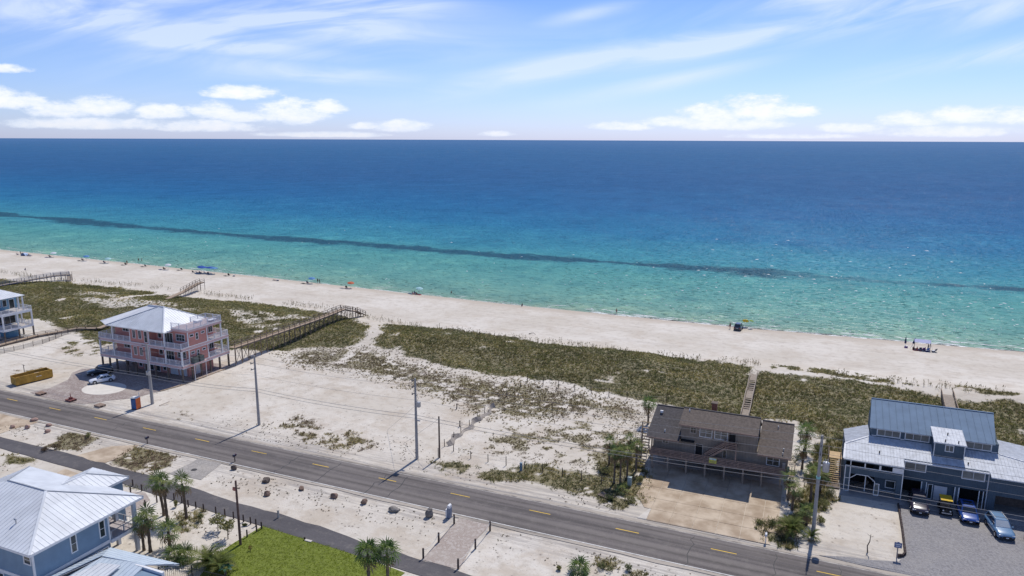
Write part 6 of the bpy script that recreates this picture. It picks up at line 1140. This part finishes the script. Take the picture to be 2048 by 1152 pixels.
# truck on the sand with a yellow umbrella, shade canopy on the right
car('dark pickup style 4x4 parked at the waterline facing the sea', 4.6, 1.95, 1.9, paint('graphite_paint', (.05, .06, .07)), (-17.6, 200.6, hz1(-17.6, 200)), R(86), True, True); umbrella(-16.2, 203.0, 'yellow', 'round yellow umbrella just behind the parked 4x4', .95, 2.5, (R(-38), 0)); umbrella(-14.8, 203.2, 'lime', 'lime green umbrella edge beside the yellow one', .7, 2.3, (R(-10), R(5)))
person(-19.8, 200.2, 0, 'black', 'person in black standing left of the parked 4x4', .6, 1, True)
sh_ = thing('shade_canopy', 'lavender white shade canopy on four dark legs at the right of the beach', 'canopy', (26.2, 198.4, hz1(26, 198)), R(-7)); m_lc = mat('lavender_canopy', (.52, .54, .74), .7, .04, trans=.2)
mb = MB(); mb.add([(-1.8, -1.5, 2.0), (1.8, -1.5, 2.0), (1.8, 1.5, 2.1), (-1.8, 1.5, 2.1), (-1.5, -.2, 2.5), (1.5, -.2, 2.5)], [(0, 1, 5, 4), (2, 3, 4, 5), (1, 2, 5), (3, 0, 4), (3, 2, 1, 0)]); mb.build('canopy', m_lc, sh_); m_leg = mat('navy_leg', (.04, .045, .09), .6)
for x, y in ((-1.7, -1.4), (1.7, -1.4), (1.7, 1.4), (-1.7, 1.4)): MB().beam((x, y, 0), (x, y, 2.05), .11).build('leg', m_leg, sh_)
for a, b_ in (((-1.7, -1.4, 2.0), (-2.6, -1.4, .1)), ((1.7, -1.4, 2.0), (2.4, -1.4, .1))): MB().tube([a, b_], .02, 4).build('guy_line', m_leg, sh_)
for i, (x, y, col, sk) in enumerate(((24.2, 196.9, 'black', 2), (24.9, 196.8, 'red', 1), (26.6, 197.0, 'navy', 0), (27.4, 197.4, 'teal', 0))): person(x, y, 2 if i != 3 else 0, col, '%s person in %s by the lavender canopy' % ('standing' if i == 3 else 'seated', col), .3*i, sk, True)
for i, (x, col) in enumerate(((25.6, 'navy'), (26.3, 'purple'), (27.2, 'blue'))): beach_chair(x, 196.6, RNG.uniform(-.3, .3), col, '%s beach chair under the lavender canopy' % col)
beach_mat(25.0, 196.3, 1.5, 'red', 'red towel by the lavender canopy'); cooler(28.4, 196.2, 'grey', 'grey cooler right of the lavender canopy'); cooler(27.0, 196.0, 'navy', 'navy cooler in front of the lavender canopy'); beach_chair(28.8, 196.7, .6, 'grey', 'grey folding chair standing apart right of the lavender canopy'); cooler(22.7, 198.2, 'purple', 'small dark bag below the folded navy umbrella')
umbrella(22.6, 199.4, 'navy', 'folded navy umbrella standing left of the lavender canopy', h=2.6, closed=True); umbrella(24.2, 200.2, 'navy', 'slim folded dark umbrella leaning right of the navy one', h=2.4, tilt=(0, R(14)), closed=True)
t_ = thing('beach_flag', 'small dark flag on a thin pole at the left dune crest', 'flag', tuple(G(53, 552))); MB().tube([(0, 0, 0), (0, 0, 3.2)], .04, 6).build('pole', m_postw, t_); mb = MB(); mb.prism([(0, 0, 3.2), (-1.0, .1, 2.2), (-.6, .1, 2.05), (0, 0, 2.3)], (0, .02, 0)); mb.build('cloth', cm_('navy'), t_)
t_ = thing('marker_post', 'leaning dark wooden marker post at the dune edge near the left', 'post', tuple(G(133, 564))); MB().tube([(0, 0, 0), (-.35, 0, 2.6)], [.14, .12], 6).build('post', m_wpole, t_)
t_ = thing('driftwood', 'bent grey driftwood branch lying on the beach above the dune grass', 'driftwood', tuple(G(1062, 669))); MB().tube([(-.6, 0, .1), (0, .1, .35), (.7, 0, .5), (1.3, 0, .1)], [.12, .1, .07, .04], 6).build('branch', m_postw, t_)
# ------------------------------------------------------------------ plants
def leafmat(name, trans=.35, rough=.8):
    mm = bpy.data.materials.new(name); mm.use_nodes = True; t = NT(mm.node_tree); b = t.n['Principled BSDF']; a = t.node('ShaderNodeAttribute', attribute_name='tint').outputs['Color']
    t.put(b.inputs['Base Color'], a); b.inputs['Roughness'].default_value = rough; b.inputs['Specular IOR Level'].default_value = .15
    tr = t.node('ShaderNodeBsdfTranslucent'); t.put(tr.inputs[0], a); mx = t.node('ShaderNodeMixShader'); mx.inputs[0].default_value = trans; t.l.new(b.outputs[0], mx.inputs[1]); t.l.new(tr.outputs[0], mx.inputs[2]); t.l.new(mx.outputs[0], t.n['Material Output'].inputs[0]); return mm
m_leaf = leafmat('grass_blades')
PAL = {'green': np.array([(.155, .155, .055), (.095, .105, .04), (.22, .20, .085), (.33, .275, .155), (.18, .14, .085), (.125, .14, .045), (.075, .078, .038)]),
       'brown': np.array([(.26, .20, .13), (.19, .14, .095), (.34, .27, .18), (.17, .155, .07), (.13, .10, .07), (.27, .23, .12)]),
       'olive': np.array([(.23, .21, .08), (.14, .145, .05), (.32, .28, .13), (.36, .30, .17), (.11, .115, .045), (.21, .165, .09)]),
       'oat': np.array([(.30, .25, .15), (.22, .18, .10), (.34, .29, .18)]), 'lawn': np.array([(.30, .37, .022), (.24, .32, .02), (.34, .39, .028), (.21, .27, .02)]), 'debris': np.array([(.13, .10, .075), (.19, .14, .10), (.08, .06, .05), (.15, .14, .07)])}
def tri_mesh(name, V, T, tint, material, parent=None):
    """V (n,3), triangles T (m,3), tint (n,3)"""
    me = bpy.data.meshes.new(name); me.vertices.add(len(V)); me.vertices.foreach_set('co', V.astype(np.float32).ravel()); me.loops.add(T.size); me.loops.foreach_set('vertex_index', T.astype(np.int32).ravel())
    me.polygons.add(len(T)); me.polygons.foreach_set('loop_start', np.arange(0, T.size, 3, dtype=np.int32)); me.update(calc_edges=True)
    at = me.attributes.new('tint', 'FLOAT_COLOR', 'POINT'); at.data.foreach_set('color', np.concatenate([tint, np.ones((len(tint), 1))], 1).astype(np.float32).ravel())
    me.materials.append(material); o = bpy.data.objects.new(name, me); COL.objects.link(o)
    if parent: adopt(o, parent)
    return o
def tufts(x, y, z, hgt, rad, nb, pal, wid, lean=.9, var=.35, tintn=None):
    """grass clumps: nb single-triangle blades each; arrays per tuft"""
    n = len(x); N = n*nb; rep = lambda a: np.repeat(a, nb)
    ang = RNG.uniform(0, 2*math.pi, N); r0 = rep(rad)*RNG.uniform(0, .55, N); h = rep(hgt)*RNG.uniform(.45, 1.1, N); ln = lean*RNG.uniform(.1, 1., N)*rep(rad)
    bx, by = rep(x)+r0*np.cos(ang), rep(y)+r0*np.sin(ang); tx, ty = bx+ln*np.cos(ang), by+ln*np.sin(ang); wx, wy = -np.sin(ang)*wid*RNG.uniform(.6, 1.3, N), np.cos(ang)*wid*RNG.uniform(.6, 1.3, N); zz = rep(z)
    V = np.stack([np.stack([bx-wx, by-wy, zz-.02], 1), np.stack([bx+wx, by+wy, zz-.02], 1), np.stack([tx, ty, zz+h], 1)], 1).reshape(-1, 3)
    base = PAL[pal][RNG.integers(0, len(PAL[pal]), n)] if tintn is None else tintn
    c = np.repeat(base, nb, 0)*RNG.uniform(1-var, 1+var, (N, 1)); alt = PAL[pal][RNG.integers(0, len(PAL[pal]), N)]; c = np.where(RNG.random((N, 1)) < .3, alt, c)
    return V, np.repeat(c, 3, 0)
def emit(name, label, parts_):
    V = np.concatenate([p[0] for p in parts_]); C = np.concatenate([p[1] for p in parts_]); T = np.arange(len(V)).reshape(-1, 3); return tag(tri_mesh(name, V, T, C, m_leaf), label, kind='stuff')
def scatter(x0, x1, y0, y1, dens):
    n = int((x1-x0)*(y1-y0)*dens); return RNG.uniform(x0, x1, n), RNG.uniform(y0, y1, n)
# everything that grows wild, zone by zone
X1, Y1 = scatter(-330, 62, 118, 186, 9.0); c1, i1 = cover(X1.copy(), Y1.copy()); X2, Y2 = scatter(-180, 40, 44, 118, 8.0); c2, i2 = cover(X2.copy(), Y2.copy())
XX, YY, CC, II = np.concatenate([X1, X2]), np.concatenate([Y1, Y2]), np.concatenate([c1, c2]), np.concatenate([i1, i2])
keep = RNG.random(len(XX)) < CC*1.0; XX, YY, CC, II = XX[keep], YY[keep], CC[keep], II[keep]; HZ = hz(XX, YY)
kinds = np.array([z[5] for z in ZONES])[II]; nmz = np.array([z[0] for z in ZONES])[II]
parts_ = []
big = fbm(XX/5., YY/3.2, 301, 3); fine = fbm(XX/1.4, YY/1.2, 305, 2)
for kd in ('green', 'brown', 'olive'):
    m_ = kinds == kd
    if not m_.any(): continue
    n = m_.sum(); P_ = PAL[kd]; pick = RNG.integers(0, len(P_), n); tn = P_[pick]
    # species patches: dark evergreen mats, yellow grass, dry stems
    b_ = big[m_]; f_ = fine[m_]; dark = np.array((.07, .076, .034)); yel = np.array((.30, .255, .12)); tn = np.where(((b_ < .42) & (RNG.random(n) < .75))[:, None], dark*RNG.uniform(.8, 1.5, (n, 1)), tn); tn = np.where(((b_ > .60) & (RNG.random(n) < .5))[:, None], yel*RNG.uniform(.7, 1.25, (n, 1)), tn)
    if kd == 'brown': tn = np.where((b_ < .42)[:, None], np.array((.15, .105, .08))*RNG.uniform(.7, 1.4, (n, 1)), tn)
    low = b_ < .42; hh = (.55+.9*fbm(XX[m_]/8, YY[m_]/6, 717, 3))*np.where(low, .16, .27)*RNG.uniform(.5, 1.6, n)*np.where(nmz[m_] == 'lot', .55, 1.)*np.where(nmz[m_] == 'mid', .7, 1.)*np.where(nmz[m_] == 'plot', 1.7, 1.); rr = np.where(low, .40, .33)*RNG.uniform(.7, 1.3, n)*np.where(nmz[m_] == 'lot', .55, 1.)*np.where(nmz[m_] == 'mid', .62, 1.)
    tn = tn*(np.where(nmz[m_] == 'dune', 1.62, 1.3)*(.62+.76*fbm(XX[m_]/16, YY[m_]/7, 707, 3)))[:, None]*np.array((1.02, 1.02, .92))
    parts_.append(tufts(XX[m_], YY[m_], HZ[m_], hh, rr, 8, kd, .06, 1.2, tintn=tn))
emit('dune_grass', 'dune grass, vines and dry weeds on the sand', parts_)
# small scattered sprigs and dark debris over the lots
Xs, Ys = scatter(-150, 12, 60, 134, 2.4); cs, _ = cover(Xs.copy(), Ys.copy()); nn = fbm(Xs/9., Ys/7., 411, 4)
reg = np.where(Ys > 89, sm(Xs, -70, -54)*1.0*(1-sm(Ys, 128, 134))+(Xs < -60)*(Ys < 97)*(Xs > -115)*.55*sm(Xs, -108, -90)*(1-sm(Ys, 92, 99)), .55)
ok = (RNG.random(len(Xs)) < reg*sm(nn, .36, .60)) & ~((Ys > 66) & (Ys < 74)) & ~((Ys > 79) & (Ys < 89.5)) & ~((Xs > -22) & (Ys > 89)) & ~((Xs < -118.5) & (Ys > 88)) & ~((Xs > -42.5) & (Xs < -34.5) & (Ys < 84)) & ~((Xs > -64) & (Xs < -42) & (Ys < 68)) & ~((Xs < -64) & (Ys < 62)) & ~((Xs > -89) & (Xs < -80) & (Ys > 73) & (Ys < 82)) & ~((Xs > -107) & (Xs < -99) & (Ys > 71))
emit('sand_sprigs', 'small sprigs and dark plant debris dotted over the sand', [tufts(Xs[ok], Ys[ok], hz(Xs[ok], Ys[ok]), RNG.uniform(.04, .18, ok.sum()), RNG.uniform(.06, .2, ok.sum()), 6, 'debris', .07, 1.1)])
# sea oats: tall thin stalks along the beach side of the dune
xo = RNG.uniform(-290, 55, 1500); yo = np.interp(xo, [-290, -260, -212, -136, -105, -60, -12, 18, 55], [173, 172, 176, 173.5, 165, 162.5, 164, 162, 164.5])+RNG.normal(0, 1.2, len(xo)); k_ = (fbm(xo/7, xo*0, 511, 3) > .47); xo, yo = xo[k_], yo[k_]; zo = hz(xo, yo)
V, C = tufts(xo, yo, zo, RNG.uniform(.6, 1.35, len(xo)), RNG.uniform(.1, .3, len(xo)), 3, 'oat', .02, .8); V2 = V.reshape(-1, 3, 3)[:, 2]; hd = np.stack([V2+np.array((-.06, 0, -.25)), V2+np.array((.06, 0, -.25)), V2+np.array((.05, 0, .08))], 1).reshape(-1, 3)
emit('sea_oats', 'tall thin sea oats standing along the beach side of the dune', [(V, C), (hd, np.repeat(C[::3], 3, 0)*.75)])
# lawn blades
lp = np.array(lawn); xl, yl = scatter(lp[:, 0].min(), lp[:, 0].max(), lp[:, 1].min(), lp[:, 1].max(), 30); fl = inpoly(xl.copy(), yl.copy(), lp, .25, .22) > .3; xl, yl = xl[fl], yl[fl]
st_ = .5+.5*np.sin((xl*.35+yl*1.0)*2*math.pi/1.6); tn = PAL['lawn'][RNG.integers(0, 4, len(xl))]*(.85+.22*st_+.7*(fbm(xl/2.2, yl/2.2, 601)-.5))[:, None]
emit('lawn_grass', 'bright green mown lawn grass beside the bicycle path', [tufts(xl, yl, np.full(len(xl), .05), RNG.uniform(.05, .09, len(xl)), RNG.uniform(.1, .16, len(xl)), 6, 'lawn', .03, .8, .2, tintn=tn)])
t_ = thing('garden_ornament', 'small dark red plant clump standing alone on the lawn', 'plant', (*tuple(G(501, 1102))[:2], .05))
# ---- palms
def HT(bx, by, ty, z=0.):
    b_ = P(bx, by, z); d = ray(bx, ty); return CAMH + d.z*math.hypot(b_.x, b_.y)/math.hypot(d.x, d.y)
m_frond = leafmat('palm_frond', .45, .5); m_trunk = mat('palm_trunk', (.15, .115, .085), .9, .3, 5, .6, 14); m_boot = mat('palm_skirt', (.24, .17, .105), .9, .25, 5)
def fan_frond(seed, tint, dead=False):
    rg = np.random.default_rng(seed); V = []; T = []; L = .75
    pt = [Vector((0, 0, 0)), Vector((L*.5, 0, .10)), Vector((L, 0, .06))]
    for i in range(2):
        a, b_ = pt[i], pt[i+1]; k = len(V); V += [a+Vector((0, -.025, 0)), a+Vector((0, .025, 0)), b_+Vector((0, .02, 0)), b_+Vector((0, -.02, 0))]; T += [(k, k+1, k+2), (k, k+2, k+3)]
    n = 11; o_ = pt[2]
    for i in range(n):
        a = (i/(n-1)-.5)*R(235)+rg.normal(0, .04); l = .95*(1-.25*abs(i/(n-1)-.5)*2)*rg.uniform(.85, 1.1); w_ = .06; dr = .12+.35*rg.random()+(.2 if dead else 0)
        d = Vector((math.cos(a), math.sin(a), 0)); s = Vector((-d.y, d.x, 0)); m_ = o_+d*l*.55+ZZ*(.08-.25*abs(math.sin(a))*.4); e = o_+d*l*.98-ZZ*dr*l
        k = len(V); V += [o_, m_+s*w_, m_-s*w_, e]; T += [(k, k+1, k+2), (k+1, k+3, k+2)]
    me_tint = np.array([tint]*len(V))*rg.uniform(.8, 1.2, (len(V), 1)); return np.array([tuple(v) for v in V]), np.array(T), me_tint
def feather_frond(seed, tint, L=2.0, drop=.9):
    rg = np.random.default_rng(seed); V = []; T = []; n = 13; pr = None
    for i in range(n+1):
        s = i/n; c = Vector((L*s*(1-.18*s), 0, L*(.42*s-drop*.75*s*s)))
        if pr is not None:
            k = len(V); V += [pr+Vector((0, -.02, 0)), pr+Vector((0, .02, 0)), c]; T += [(k, k+1, k+2)]
            for sd_ in (-1, 1):
                l = .62*math.sin(math.pi*(.12+.86*s)); e = c+Vector((l*.55, sd_*l*.75, .10*l-.2*l*rg.random())); k = len(V); V += [pr, c, e]; T += [(k, k+1, k+2)]
        pr = c
    return np.array([tuple(v) for v in V]), np.array(T), np.array([tint]*len(V))*rg.uniform(.8, 1.25, (len(V), 1))
FM = {}
def frond_mesh(kind, i):
    if (kind, i) not in FM:
        tints = {'fan': [(.165, .215, .065), (.12, .175, .06), (.22, .25, .085)], 'dead': [(.26, .19, .11), (.19, .135, .08), (.3, .23, .14)], 'feather': [(.16, .19, .05), (.21, .225, .065), (.12, .155, .045)], 'green': [(.11, .18, .055), (.135, .21, .06), (.17, .23, .07)]}
        V, T, C = (feather_frond if kind == 'feather' else fan_frond)(700+i*7+len(kind), tints[kind][i % 3]); o = tri_mesh('frond', V, T, C, m_frond); FM[(kind, i)] = o.data; bpy.data.objects.remove(o)
    return FM[(kind, i)]
def palm(x, y, h, label, kind='fan', n=18, sc=1., skirt=5, grp=None, name='palm_tree', lean=(0, 0)):
    z0 = hz1(x, y); t_ = thing(name, label, 'palm tree' if h > 1.2 else 'palm', (x, y, z0), 0, grp); top = Vector((lean[0], lean[1], h))
    if h > .5:
        k = max(4, int(h*2.2)); pts = [Vector((lean[0]*(i/k)**2, lean[1]*(i/k)**2, h*i/k-.05)) for i in range(k+1)]; rad = [(.17-.03*i/k)*(1.12 if i % 2 else .95)*sc for i in range(k+1)]; rad[0] *= 1.35
        MB().tube(pts, rad, 9).build('trunk', m_trunk, t_, True)
    for i in range(n):
        dead = i >= n-skirt; f = i/max(1, n-skirt); pitch = R(80)-R(115)*f**.85 if not dead else R(-62)+R(18)*random.uniform(-1, 1); az = i*2.39996+random.uniform(-.2, .2)
        fo = bpy.data.objects.new('frond', frond_mesh('dead' if dead else kind, i % 3)); COL.objects.link(fo); adopt(fo, t_); fo.location = top+ZZ*(.15*(1-f) if not dead else -.12); s_ = sc*random.uniform(.85, 1.12); fo.scale = (s_,)*3
        if kind == 'feather': pitch = R(58)-R(62)*f
        fo.rotation_euler = Euler((random.uniform(-.25, .25), -pitch, az), 'XYZ')
    return t_
def pp(bx, by, ty, label, kind='fan', sc=1., skirt=5, grp=None, n=20, tx=None):
    b_ = G(bx, by); h = HT(bx, by, ty); lean = (0, 0)
    if tx is not None: lean = ((tx-bx)/FPX*math.hypot(b_.x, b_.y)*.9, 0)
    return palm(b_.x, b_.y, max(.2, h), label, kind, n, sc, skirt, grp, lean=lean)
g1 = 'palms in the sandy garden by the bike path'
pp(328, 1031, 968, 'tall leaning palm, left one of the close pair by the bike path', sc=1.15, grp=g1, tx=316); pp(335, 1042, 968, 'tall straight palm, right one of the close pair by the bike path', sc=1.1, grp=g1, tx=331); pp(373, 1037, 967, 'tall single palm standing right of the close pair', sc=1.15, grp=g1, tx=369)
pp(288, 1101, 1050, 'shorter palm next to the blue grey porch, left of two', sc=1.0, grp=g1); pp(301, 1104, 1036, 'taller palm next to the blue grey porch with drooping crown', sc=1.15, grp=g1, skirt=6); pp(340, 1097, 1062, 'stout short palm alone on the sand with thick trunk', sc=1.15, grp=g1)
g2 = 'low palms at the bottom left'
for (px, py, sc, lb, kd) in ((350, 1120, 1.1, 'low fan palm by the annex roof corner, left one', 'fan'), (372, 1122, 1.0, 'low fan palm by the annex roof corner, right one', 'fan'), (415, 1132, 1.35, 'large feathery low palm by the black fence', 'feather'), (440, 1142, 1.2, 'feathery low palm touching the lawn edge', 'feather')): b_ = G(px, py); palm(b_.x, b_.y, .45, lb, kd, 20, sc*1.1, 1, g2)
g3 = 'pair of palms at the lawn end'
pp(738, 1166, 1108, 'left palm of the pair at the lower end of the lawn', 'green', 1.2, 4, g3, 30); pp(776, 1164, 1106, 'right palm of the pair at the lower end of the lawn', 'green', 1.15, 4, g3, 28)
b_ = G(1158, 1146); palm(b_.x, b_.y, .5, 'round green palmetto at the bottom edge below the road', 'green', 24, 1.05, 2, 'palmettos'); 
g4 = 'cabbage palms left of the brown house'
pp(1228, 967, 908, 'palm standing leftmost at the front of the clump left of the brown house', sc=.9, grp=g4, skirt=9); pp(1240, 968, 905, 'second palm of the clump left of the brown house', sc=.85, grp=g4, skirt=8); pp(1254, 958, 903, 'third palm of the clump left of the brown house', sc=.88, grp=g4, skirt=8); pp(1272, 943, 892, 'palm nearest to the stair in the clump left of the brown house', sc=.88, grp=g4, skirt=6); pp(1218, 930, 886, 'palm at the back left of the clump left of the brown house', sc=.85, grp=g4, skirt=6); pp(1259, 915, 878, 'palm at the back of the clump, just left of the stair top', sc=.8, grp=g4, skirt=8)
b_ = G(1244, 985); palm(b_.x, b_.y, .35, 'young spiky palm in front of the clump left of the brown house', 'fan', 14, .8, 2, 'palmettos')
pp(1296, 848, 808, 'single palm rising behind the left roof corner of the brown house', 'green', 1.1, 4, None, 24)
g5 = 'palms in the planting between brown and navy houses'
pp(1610, 905, 862, 'dark palm at the far end of the planting by the brown roof', 'green', 1.15, 5, g5); pp(1604, 938, 897, 'palm halfway along the planting beside the brown wall', 'fan', 1.05, 5, g5); pp(1576, 1000, 955, 'palm at the deck corner with heavy dead skirt', 'fan', 1.05, 10, g5); pp(1584, 1020, 978, 'palm just in front of the deck corner palm', 'fan', 1.0, 9, g5); pp(1621, 1002, 946, 'leaning palm with pale dead skirt by the tall pole', 'fan', 1.1, 12, g5, 26, 1618); pp(1613, 1050, 1024, 'short palm left of the tall pole foot', 'fan', .9, 5, g5); pp(1640, 985, 950, 'palm partly behind the tall pole', 'fan', 1.0, 6, g5)
b_ = G(1580, 1072); palm(b_.x, b_.y, .9, 'bright feathery palm in front of the planting near the road', 'feather', 34, 1.25, 4, g5); b_ = G(1622, 1078); palm(b_.x, b_.y, .3, 'low spiky palm at the foot of the tall pole', 'feather', 16, .8, 1, g5)
# ---- shrubs and small trees
def foliage(name, parent, centers, nleaf, size, tints, seed):
    rg = np.random.default_rng(seed); Vs = []; Cs = []
    for (c, r_) in centers:
        d = rg.normal(size=(nleaf, 3)); d /= np.linalg.norm(d, axis=1)[:, None]; p = np.array(c)+d*np.array(r_)*rg.uniform(.55, 1.05, (nleaf, 1)); p[:, 2] = np.maximum(p[:, 2], .03)
        a = rg.normal(size=(nleaf, 3)); a /= np.linalg.norm(a, axis=1)[:, None]; b2 = np.cross(a, rg.normal(size=(nleaf, 3))); b2 /= np.linalg.norm(b2, axis=1)[:, None]; s = size*rg.uniform(.6, 1.3, (nleaf, 1))
        Vs.append(np.stack([p-a*s, p+b2*s*.6, p+a*s], 1).reshape(-1, 3)); t_ = np.array(tints)[rg.integers(0, len(tints), nleaf)]*rg.uniform(.7, 1.3, (nleaf, 1)); Cs.append(np.repeat(t_, 3, 0))
    V = np.concatenate(Vs); o = tri_mesh(name, V, np.arange(len(V)).reshape(-1, 3), np.concatenate(Cs), m_leaf, parent); o['kind'] = 'stuff'; return o
GT = [(.16, .18, .07), (.12, .145, .06), (.22, .22, .10), (.10, .12, .055)]; YT = [(.27, .265, .10), (.22, .225, .08), (.34, .30, .14), (.16, .17, .07)]
def shrub(x, y, w_, h, label, tints, grp, seed, name='shrub', n=5, leaf=.16, cat='shrub'):
    rg = np.random.default_rng(seed); t_ = thing(name, label, cat, (x, y, hz1(x, y)), 0, grp); cs = []
    for k in range(n):
        a = rg.uniform(0, 6.28); q = rg.uniform(0, .55)*w_; c = (q*math.cos(a), q*math.sin(a), h*rg.uniform(.35, .7)); cs.append((c, (w_*rg.uniform(.28, .45), w_*rg.uniform(.28, .45), h*rg.uniform(.25, .38)))); MB().tube([(0, 0, 0), (c[0]*.5, c[1]*.5, c[2]*.5), c], [.05, .04, .02], 5).build('stem', m_trunk, t_)
    foliage('foliage', t_, cs, 80, leaf, tints, seed); return t_
gs = 'shrubs in the planting between brown and navy houses'
SH = [(1600, 880, 1.6, 1.7, 'dark shrub behind the far palms of the planting', GT), (1640, 905, 1.7, 1.6, 'green shrub under the wires right of the far palm', GT), (1655, 930, 1.8, 1.7, 'olive shrub left of the navy side stair', YT), (1590, 925, 1.5, 1.8, 'dark shrub against the brown house wall', GT), (1650, 960, 1.8, 1.5, 'rounded shrub right of the tall pole, upper one', YT), (1655, 990, 1.6, 1.4, 'grey olive shrub right of the tall pole, middle one', GT), (1648, 1015, 1.6, 1.3, 'grey olive shrub right of the tall pole, lower one', YT), (1598, 1000, 1.5, 1.5, 'dark tangled shrub behind the deck corner palms', GT), (1600, 1040, 1.4, 1.2, 'low shrub behind the bright feathery palm', GT), (1640, 1045, 1.2, 1.0, 'low yellow green shrub right of the pole foot', YT), (1545, 1052, 1.5, .9, 'dark grassy shrub at the right end of the slab parking', GT), (1520, 1050, 1.2, .8, 'low grassy shrub nearest to the slab parking', YT)]
for i, (px, py, w_, h, lb, tt) in enumerate(SH): g = G(px, py); shrub(g.x, g.y, w_, h, lb, tt, gs, 900+i, leaf=.13)
gs2 = 'shrubs around the palm clump left of the brown house'
for i, (px, py, w_, h, lb, tt) in enumerate(((1212, 950, 1.4, 1.2, 'yellow green shrub at the left of the palm clump', YT), (1236, 935, 1.1, .8, 'dark shrub inside the palm clump', GT), (1280, 965, 1.3, 1.2, 'shrub below the stair foot of the brown house', YT), (1262, 1003, 1.4, .8, 'low yellow green shrub in the verge before the palm clump', YT), (1222, 1000, 1.2, .7, 'low olive shrub beside the grey board', GT))): g = G(px, py); shrub(g.x, g.y, w_, h, lb, tt, gs2, 950+i, leaf=.13)
gs3 = 'small plants in the garden and roadside beds'
for i, (px, py, w_, h, lb, tt) in enumerate(((403, 1042, .9, 1.1, 'spiky green bush right of the tall garden palm', GT), (365, 1052, .9, .8, 'olive bush at the foot of the tall single palm', YT), (352, 1015, .6, 1.1, 'tall grass clump between the close palm pair and the single palm', YT), (1210, 1140, 1.3, 1.0, 'dark green bush at the bottom edge right of the palmetto', GT), (1255, 1142, 1.1, .8, 'bush at the bottom edge, second right of the palmetto', GT), (1118, 1140, .9, .7, 'small yellow grass bush left of the palmetto', YT), (490, 1052, .5, .4, 'tiny green plant beside the bollard row', GT), (90, 902, 1.2, .8, 'dark brown bush at the lower left of the left bed', [(.10, .07, .05), (.14, .10, .065)]), (112, 900, 1.3, .9, 'dark brown bush in the middle of the left bed', [(.10, .075, .05), (.15, .11, .065)]), (178, 874, 1.1, .8, 'greenish bush at the upper right of the left bed', YT))): g = G(px, py); shrub(g.x, g.y, w_, h, lb, tt, gs3, 980+i, 'bush', 4, .11, 'bush')
for (px, py, ty, lb, sd, w_) in ((456, 1078, 1049, 'small broad leaved tree right in the sandy garden with a bare stem', 1, 1.0), (436, 1062, 1038, 'small broad leaved tree left in the sandy garden', 2, 1.15)):
    g = G(px, py); h = HT(px, py, ty); t_ = thing('small_tree', lb, 'tree', (g.x, g.y, 0), 0, 'small trees in the sandy garden'); MB().tube([(0, 0, 0), (.05, 0, h*.5), (0, 0, h*.8)], [.07, .055, .04], 7).build('trunk', m_trunk, t_); cs = []
    rg = np.random.default_rng(sd)
    for k in range(6):
        a = k*1.05; c = (w_*.55*math.cos(a), w_*.55*math.sin(a), h*(.85+.25*rg.random())); MB().tube([(0, 0, h*.6), c], [.035, .015], 5).build('limb', m_trunk, t_); cs.append((c, (w_*.45, w_*.45, .4)))
    foliage('crown', t_, cs, 60, .2, YT, 40+sd)
go = KIDS(t_) and [o for o in COL.objects if o.name.startswith('garden_ornament')][0]; MB().tube([(0, 0, 0), (0, 0, .35)], .04, 5).build('stem', m_trunk, go); foliage('leaves', go, [((0, 0, .4), (.28, .28, .3))], 60, .1, [(.16, .05, .03), (.08, .06, .03)], 77)
bn = G(452, 1150); t_ = thing('banana_plant', 'broad leaved dark green plant at the lawn edge by the bottom of the photo', 'plant', (bn.x, bn.y, 0)); 
for k in range(7):
    a = k*.9; mb = MB(); L = 1.6; v = []
    for i in range(6): s = i/5; c = Vector((math.cos(a)*L*s*.6, math.sin(a)*L*s*.6, .6+1.5*s-1.2*s*s)); w2_ = .24*math.sin(math.pi*(.1+.85*s)); sd_ = Vector((-math.sin(a), math.cos(a), 0))*w2_; v += [c-sd_, c+sd_]
    mb.add(v, [(2*i, 2*i+1, 2*i+3, 2*i+2) for i in range(5)]); mb.build('leaf', mat('banana_leaf', (.03, .085, .045), .45, .2, 2, trans=.2), t_)
MB().tube([(0, 0, 0), (0, 0, .7)], .09, 7).build('stem', m_trunk, t_)
